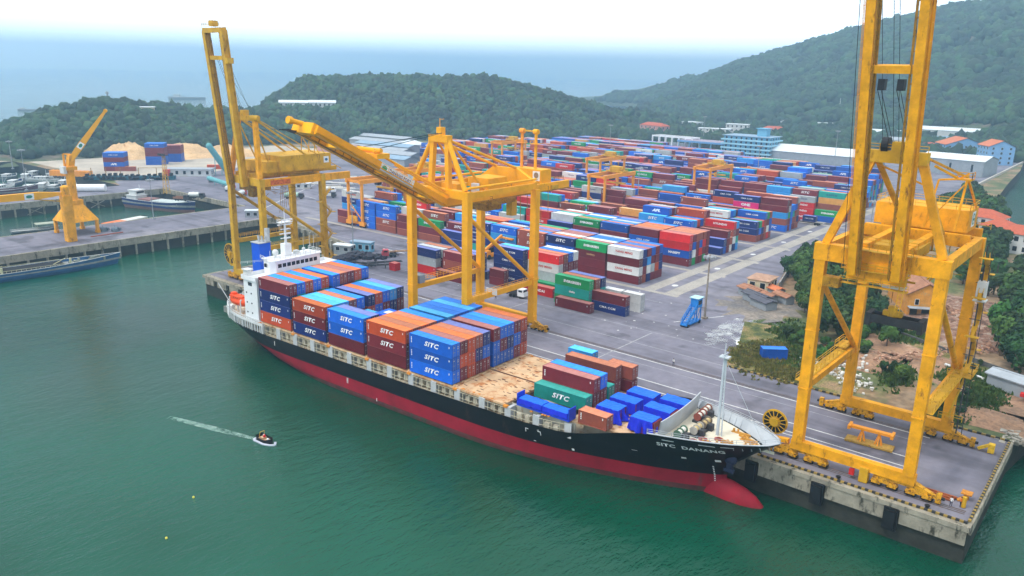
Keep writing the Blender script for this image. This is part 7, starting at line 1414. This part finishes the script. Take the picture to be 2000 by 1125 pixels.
# ------------------------------------------------------------------ boats
def boat_hull(b, L, B_, D, z0=0, sheer=.5, m=0, m2=None, boot=.35, n=16):
    P = []
    for i in range(n+1):
        t = i/n; u = -L/2+L*t; w = B_/2*(1-max(0, (t-.62)/.38)**2.2)*(.82+.18*min(1, t/.15)); sh = sheer*(2*t-1)**2*(1.3 if t > .5 else .6); P.append([(u*(.96), w*.72, z0-.8), (u*.975, w*.93, z0+D*boot), (u, w, z0+D+sh)])
    for s in (-1, 1):
        for i in range(n):
            for j in range(2): q_ = [(x, s*y, z) for x, y, z in (P[i][j], P[i+1][j], P[i+1][j+1], P[i][j+1])]; b.face(q_[::-1] if s > 0 else q_, m if j else (m2 if m2 is not None else m))
    b.face([(x, y, z) for x, y, z in P[0]]+[(x, -y, z) for x, y, z in P[0][::-1]], m); return P
def boat(name, p, rz, L, B_, D, hc, bc, dc, label, cat='boat', sheer=.8, house_=None, group=None):
    t = thing(name, label, cat, (p[0], p[1], WZ), rz, group); b = MB(); P = boat_hull(b, L, B_, D, m=0, m2=1, sheer=sheer); b.build('hull', [hc, bc], t)
    d = MB(); us = [(q_[2][0], q_[2][1]*.97) for q_ in P]; poly = [(u, -w) for u, w in us]+[(u, w) for u, w in us[::-1]]; d.prism(poly, D*.6, D*.82); d.build('deck', dc, t)
    r = MB(); 
    for s in (-1, 1):
        for a, c in zip(P[:-1], P[1:]): r.beam((a[2][0], s*a[2][1], a[2][2]), (c[2][0], s*c[2][1], c[2][2]), .22, .12)
    r.build('gunwale', WHR, t)
    if house_:
        x0, x1, w, h = house_; h_ = MB(); h_.box(x0, x1, -w, w, D*.8, D*.8+h); h_.box(x0-.4, x1+.4, -w-.3, w+.3, D*.8+h, D*.8+h+.2); hh = h_.build('deckhouse', WHR, t)
        for i in range(3): MB().box(x1+.0, x1+.06, -w+.3+i*w*.65, -w+.3+i*w*.65+w*.4, D*.8+h*.5, D*.8+h*.85).build('window', GLS, hh)
        for i in range(3): MB().box(x0+.4+i*(x1-x0)/3.2, x0+1.2+i*(x1-x0)/3.2, -w-.05, -w-.0, D*.8+h*.5, D*.8+h*.85).build('window', GLS, hh)
    return t
BRN = mat('brown_hull', (.26, .13, .12), .7, .2, .4, rust=.2); NVH = mat('navy_hull', (.01, .03, .14), .5, .2, .4); BLH = mat('barge_blue', (.02, .10, .24), .6, .25, .4, rust=.15); OLD = mat('old_hull', (.07, .10, .12), .8, .3, .5, rust=.3); DKW = mat('deck_grey', (.24, .25, .24), .85, .3, .6)
# coaster in the basin
A_, B_ = Vector((-421, 190, 0)), Vector((-379, 203.5, 0)); c = (A_+B_)/2; az = math.atan2(B_.y-A_.y, B_.x-A_.x)
t = boat('coaster', (c.x, c.y), az, 46, 9.5, 4.6, NVH, BRN, DKW, 'small navy and brown coaster moored in the basin with a white wheelhouse aft', 'coaster', 1.0, None)
b = MB(); b.box(-20, -13, -3.4, 3.4, 3.8, 6.4); b.box(-20.4, -12.6, -3.8, 3.8, 6.4, 6.6); b.box(-18.6, -13.6, -2.8, 2.8, 6.6, 9.0); b.box(-19, -13.2, -3.2, 3.2, 9, 9.25); hh = b.build('deckhouse', WHR, t); MB().box(-13.58, -13.52, -2.4, 2.4, 7.5, 8.5).build('window', GLS, hh)
b = MB(); b.box(-12, -4, -3.6, 3.6, 3.8, 5.2); b.build('brown_hatch', BRN, t); b = MB(); b.box(-3.5, 14, -3.7, 3.7, 3.8, 4.8); b.build('pale_hatch', mat('hatch_pale', (.45, .50, .48), .8, .2, .5), t); b = MB(); b.tube((-14, 0, 9.2), (-14, 0, 12), .12); b.build('mast', WHR, t)
# blue barge lower left
c = G(60, 522, -2); t = boat('barge', (-314.5, 88, 0), R(84), 84, 10, 3.0, BLH, BLH, DKW, 'dark blue open barge moored under the pier at the left edge', 'barge', .9)
t.location = (-303.8, 88, WZ); b = MB(); b.box(-34, 22, -3.6, 3.6, 2.0, 3.2, 0); b.build('hold', mat('hold_dark', (.02, .02, .025), .9, .3, 1), t); b = MB(); [b.beam((-34+i*1.5, s*4, 2.4), (-34+i*1.5, s*4, 3.6), .12) for i in range(38) for s in (-1, 1)]; b.beam((-34, -4, 3.6), (22, -4, 3.6), .12); b.beam((-34, 4, 3.6), (22, 4, 3.6), .12); b.tube((24, -2.5, 3), (24, -2.5, 5), .4); b.tube((2, -4.6, 3), (2, -4.6, 5), .4); b.beam((4, 4, 3.8), (-8, -4, 3.8), .2); b.beam((24, 3.8, 3.8), (18, -4, 3.8), .2); b.build('rail_and_posts', mat('buff_post', (.5, .48, .3), .7, .2, 1), t)
b = MB(); r_ = random.Random(4); [b.box(x, x+r_.uniform(.6, 2), y, y+r_.uniform(.5, 1.5), 2.6, 2.6+r_.uniform(.3, 1.2)) for x, y in [(r_.uniform(23, 37), r_.uniform(-2.6, 2)) for _ in range(22)]]; b.build('deck_clutter', mat('clutter', (.22, .24, .20), .8, .5, 1), t)
# orange covered raft & little things in the basin
b = MB(); A_, B_ = G(205, 438, WZ+1), G(262, 427, WZ+1); b.beam(A_, A_.lerp(B_, .62), 5, .5, m=0); b.beam(A_.lerp(B_, .63), B_+(B_-A_)*.35, 5, .5, m=1); tag(b.build('covered_raft', [mat('raft_orange', (.80, .19, .06), .7, .1, .6), mat('raft_white', (.62, .62, .58), .7, .1, .6)]), 'low raft with orange and white covers moored behind the pier', 'raft')
c = G(70, 452, WZ); t = boat('work_barge', (c.x, c.y), R(80), 19, 5.5, 1.2, OLD, OLD, DKW, 'small grey work barge with a flat canopy moored behind the pier', 'barge', .2); b = MB(); b.box(0, 8, -2.6, 2.6, 3.2, 3.4); [b.beam((x, y, 1), (x, y, 3.2), .15) for x in (.4, 7.6) for y in (-2.4, 2.4)]; b.tube((-1, 0, 1), (-1, 0, 4.5), .1); b.build('canopy', mat('canopy_olive', (.34, .36, .28), .8, .2, .8), t)
# fishing boats
r_ = random.Random(12); fb_ = [(52, 352), (70, 346), (92, 356), (112, 352), (128, 362), (30, 362), (85, 368), (60, 372), (108, 372), (140, 366), (8, 372), (18, 350)]
LBL = ['nearest the light mast', 'with the tallest wheelhouse', 'second from the strip quay', 'in the middle of the cluster', 'close against the strip quay', 'at the left of the cluster', 'in the front row', 'in the front row beside the mast', 'at the right of the front row', 'at the right end of the cluster', 'at the far left edge', 'behind the far left one']
for i, (px, py) in enumerate(fb_):
    c = G(px, py, WZ); L = r_.uniform(16, 24); big = i in (0, 1, 3, 9)
    t = boat('fishing_boat', (c.x, c.y), R(r_.choice((130, 140, 150, 40))), L, 5.2, 2.0, [OLD, NVH, WHR, OLD][i % 4], OLD, DKW, '%s fishing boat %s in the marina' % (['weathered', 'dark blue', 'white', 'old grey'][i % 4], LBL[i]), 'boat', .8, (-L*.3, L*.02, 1.7, 2.6 if big else 1.9), 'fishing boats in the marina')
    if i % 2 == 0: b = MB(); b.tube((0, 0, 2), (0, 0, 8), .1); b.beam((0, 0, 4), (4, 0, 7), .08); b.build('mast', WHR, t)
c = G(118, 322, WZ); t = boat('ferry', (c.x, c.y), R(35), 34, 8, 2.4, WHT, RED, WHT, 'red and white excursion boat moored by the jetty below the hill', 'ferry', .6, (-14, 10, 3.4, 2.6)); b = MB(); b.box(-15, 2, -3.5, 3.5, 5.0, 6.6); b.build('upper_deck', RED, t)
c = G(140, 348); t = thing('yellow_hopper', 'long yellow steel gangway structure behind the jib crane', 'gangway', (c.x, c.y, 3.5), R(35)); b = MB(); b.box(-12, 12, -2, 2, 1.4, 4.4); [b.box(-12.1+i*2.4, -11.9+i*2.4, -2.2, 2.2, 1.2, 4.6) for i in range(11)]; b.build('box_frame', ORA, t)
c = G(172, 374); b = MB(); b.tube((c.x-6, c.y-6.5, 5.4), (c.x+5.6, c.y+6.8, 5.4), 2.0, n=12); tag(b.build('covered_boat', WHT), 'long white shrink wrapped boat standing on the strip quay', 'covered boat')
t = thing('pontoon_line', 'dark floating pontoon covered with old tyres and machinery on the far quay', 'pontoon', (-472, 214, 3.5), R(50)); b = MB(); b.box(-24, 26, -3, 3, .2, 2.2); b.build('hull', mat('pontoon_teal', (.02, .10, .14), .7, .3, .5), t)
b = MB(); r_ = random.Random(9)
for i in range(70): x = r_.uniform(-24, 24); b.tube((x, -3.2, r_.uniform(.8, 2.4)), (x+.4, -3.8, r_.uniform(.8, 2.4)), r_.uniform(.4, .9), n=8)
[b.box(x, x+1.5, -2, 1, 2.2, 2.2+r_.uniform(.5, 2)) for x in np.arange(-23, 24, 3.1)]; b.build('tyres_and_gear', BLK, t); b = MB(); [b.beam((x, 0, 2), (x, 0, 7), .3) for x in (-20, -12, -4, 6, 16)]; b.beam((6, 0, 7), (22, 0, 7), .2); b.build('posts', YELD, t); MB().box(20, 23.5, -1.5, 1.5, 2.2, 6).build('red_cabin', mat('red_cab', (.5, .06, .06), .6), t)
c = G(8, 384, WZ); boat('dark_ship', (c.x, c.y), R(75), 34, 8, 4, mat('purple_hull', (.10, .03, .05), .7, .3, .5), mat('purple_hull', (.1, .03, .05)), DKW, 'dark hulled wooden boat at the left edge behind the strip quay', 'boat', 1.5)
c = G(40, 414, WZ); boat('quay_boat', (c.x, c.y), R(88), 40, 7, 3.2, NVH, mat('boot_red', (.3, .05, .06), .7, .2, .5), mat('deck_straw', (.42, .36, .2), .8, .3, .5), 'dark boat with a red bottom moored behind the level crane boom', 'boat', 1.2)
# distant ships at sea
for px, py, dd, L, lab in ((57, 216, 1500, 34, 'tiny dark boat far out at sea on the left'), (366, 194, 2300, 80, 'faint grey ship far out at sea above the hill')):
    q_ = G(px, py, WZ); t = boat('distant_ship', (q_.x, q_.y), R(40), L, L*.18, L*.06, GRY, GRY, GRY, lab, 'ship', .8, (-L*.35, -L*.2, L*.06, L*.08))
# the little boat with its wake
q_ = G(519, 862, WZ); az = R(2); t = thing('motor_boat', 'small dark motor boat with white rail and crew crossing the green water', 'boat', (q_.x, q_.y, WZ), az)
b = MB(); boat_hull(b, 4.4, 1.9, .8, m=0, m2=0, sheer=.35, n=12); b.build('hull', BLK, t); b = MB(); b.prism([(-1.9, -.7), (1.2, -.7), (1.8, 0), (1.2, .7), (-1.9, .7)], .2, .4); b.box(-1.3, -.3, -.5, .5, .4, .8); b.build('deck', mat('deck_tan', (.5, .33, .2), .8, .2, 2), t); b = MB(); b.beam((-1.2, -.6, .8), (-1, -.5, 1.9), .08); b.beam((-1.2, .6, .8), (-1, .5, 1.9), .08); b.beam((-1, -.5, 1.9), (-1, .5, 1.9), .08); b.build('frame', YEL2, t)
b = MB(); b.sphere((-.9, .3, .9), .22, .22, .35, n=8, k=5); b.sphere((.9, -.1, .75), .25, .25, .3, n=8, k=5); b.build('white_buoy', WHT, t); b = MB(); b.sphere((-.5, .1, .95), .28, .28, .4, n=8, k=5); b.build('red_bundle', RED, t)
b = MB(); [b.beam((x0, y0, .1), (x1, y1, .1), .45, .22) for x0, y0, x1, y1 in ((-2.2, -1.25, .8, -1.25), (.8, -1.25, 2.2, -.7), (2.2, -.7, 3.0, 0), (3.0, 0, 2.0, .85), (-2.4, -1.2, -2.6, .6))]; b.build('inflatable_collar', mat('collar_grey', (.50, .52, .60), .6, .1, 1), t)
def foam():
    m = bpy.data.materials.new('wake_foam'); m.use_nodes = True; n = m.node_tree; L = n.links; b = n.nodes['Principled BSDF']; b.inputs['Base Color'].default_value = (.55, .75, .66, 1); b.inputs['Roughness'].default_value = .7
    g = n.nodes.new('ShaderNodeNewGeometry'); N = n.nodes.new('ShaderNodeTexNoise'); N.inputs['Scale'].default_value = .7; N.inputs['Detail'].default_value = 4; L.new(g.outputs['Position'], N.inputs['Vector']); r = n.nodes.new('ShaderNodeMapRange'); r.inputs[1].default_value = .3; r.inputs[2].default_value = .75; r.inputs[4].default_value = .5; L.new(N.outputs[0], r.inputs[0]); L.new(r.outputs[0], b.inputs['Alpha']); return m
FM_ = foam(); b = MB(); P = [G(500, 858, WZ), G(420, 838, WZ), G(330, 815, WZ)]; W_ = (.5, .9, .6)
for i in range(2): a = (P[i+1]-P[i]).normalized(); s = Vector((-a.y, a.x, 0)); u_ = Vector((0, 0, .05)); b.face([P[i]-s*W_[i]+u_, P[i+1]-s*W_[i+1]+u_, P[i+1]+s*W_[i+1]+u_, P[i]+s*W_[i]+u_])
tag(b.build('boat_wake', FM_), 'pale foam trail behind the small motor boat', 'wake', kind='stuff')
for px, py in ((378, 972), (325, 1052)): q_ = G(px, py, WZ); b = MB(); b.sphere((q_.x, q_.y, WZ+.1), .22, n=8, k=5); tag(b.build('yellow_float', mat('float_yellow', (.7, .6, .1), .6)), 'tiny yellow float on the green water, %s' % ('the upper one' if px > 350 else 'the lower one'), 'float')

# ------------------------------------------------------------------ haze
def haze():
    b = MB(); b.box(-9100, 2600, -800, 9600, -12, 250); o = b.build('haze', []); m = bpy.data.materials.new('haze_air'); m.use_nodes = True; n = m.node_tree; n.nodes.clear(); out = n.nodes.new('ShaderNodeOutputMaterial'); v = n.nodes.new('ShaderNodeVolumePrincipled')
    v.inputs['Color'].default_value = (.50, .76, 1.0, 1); v.inputs['Density'].default_value = HAZE; v.inputs['Anisotropy'].default_value = .55; n.links.new(v.outputs[0], out.inputs['Volume']); o.data.materials.clear(); o.data.materials.append(m); tag(o, None, None, None, 'stuff')
HAZE = .00037
haze()
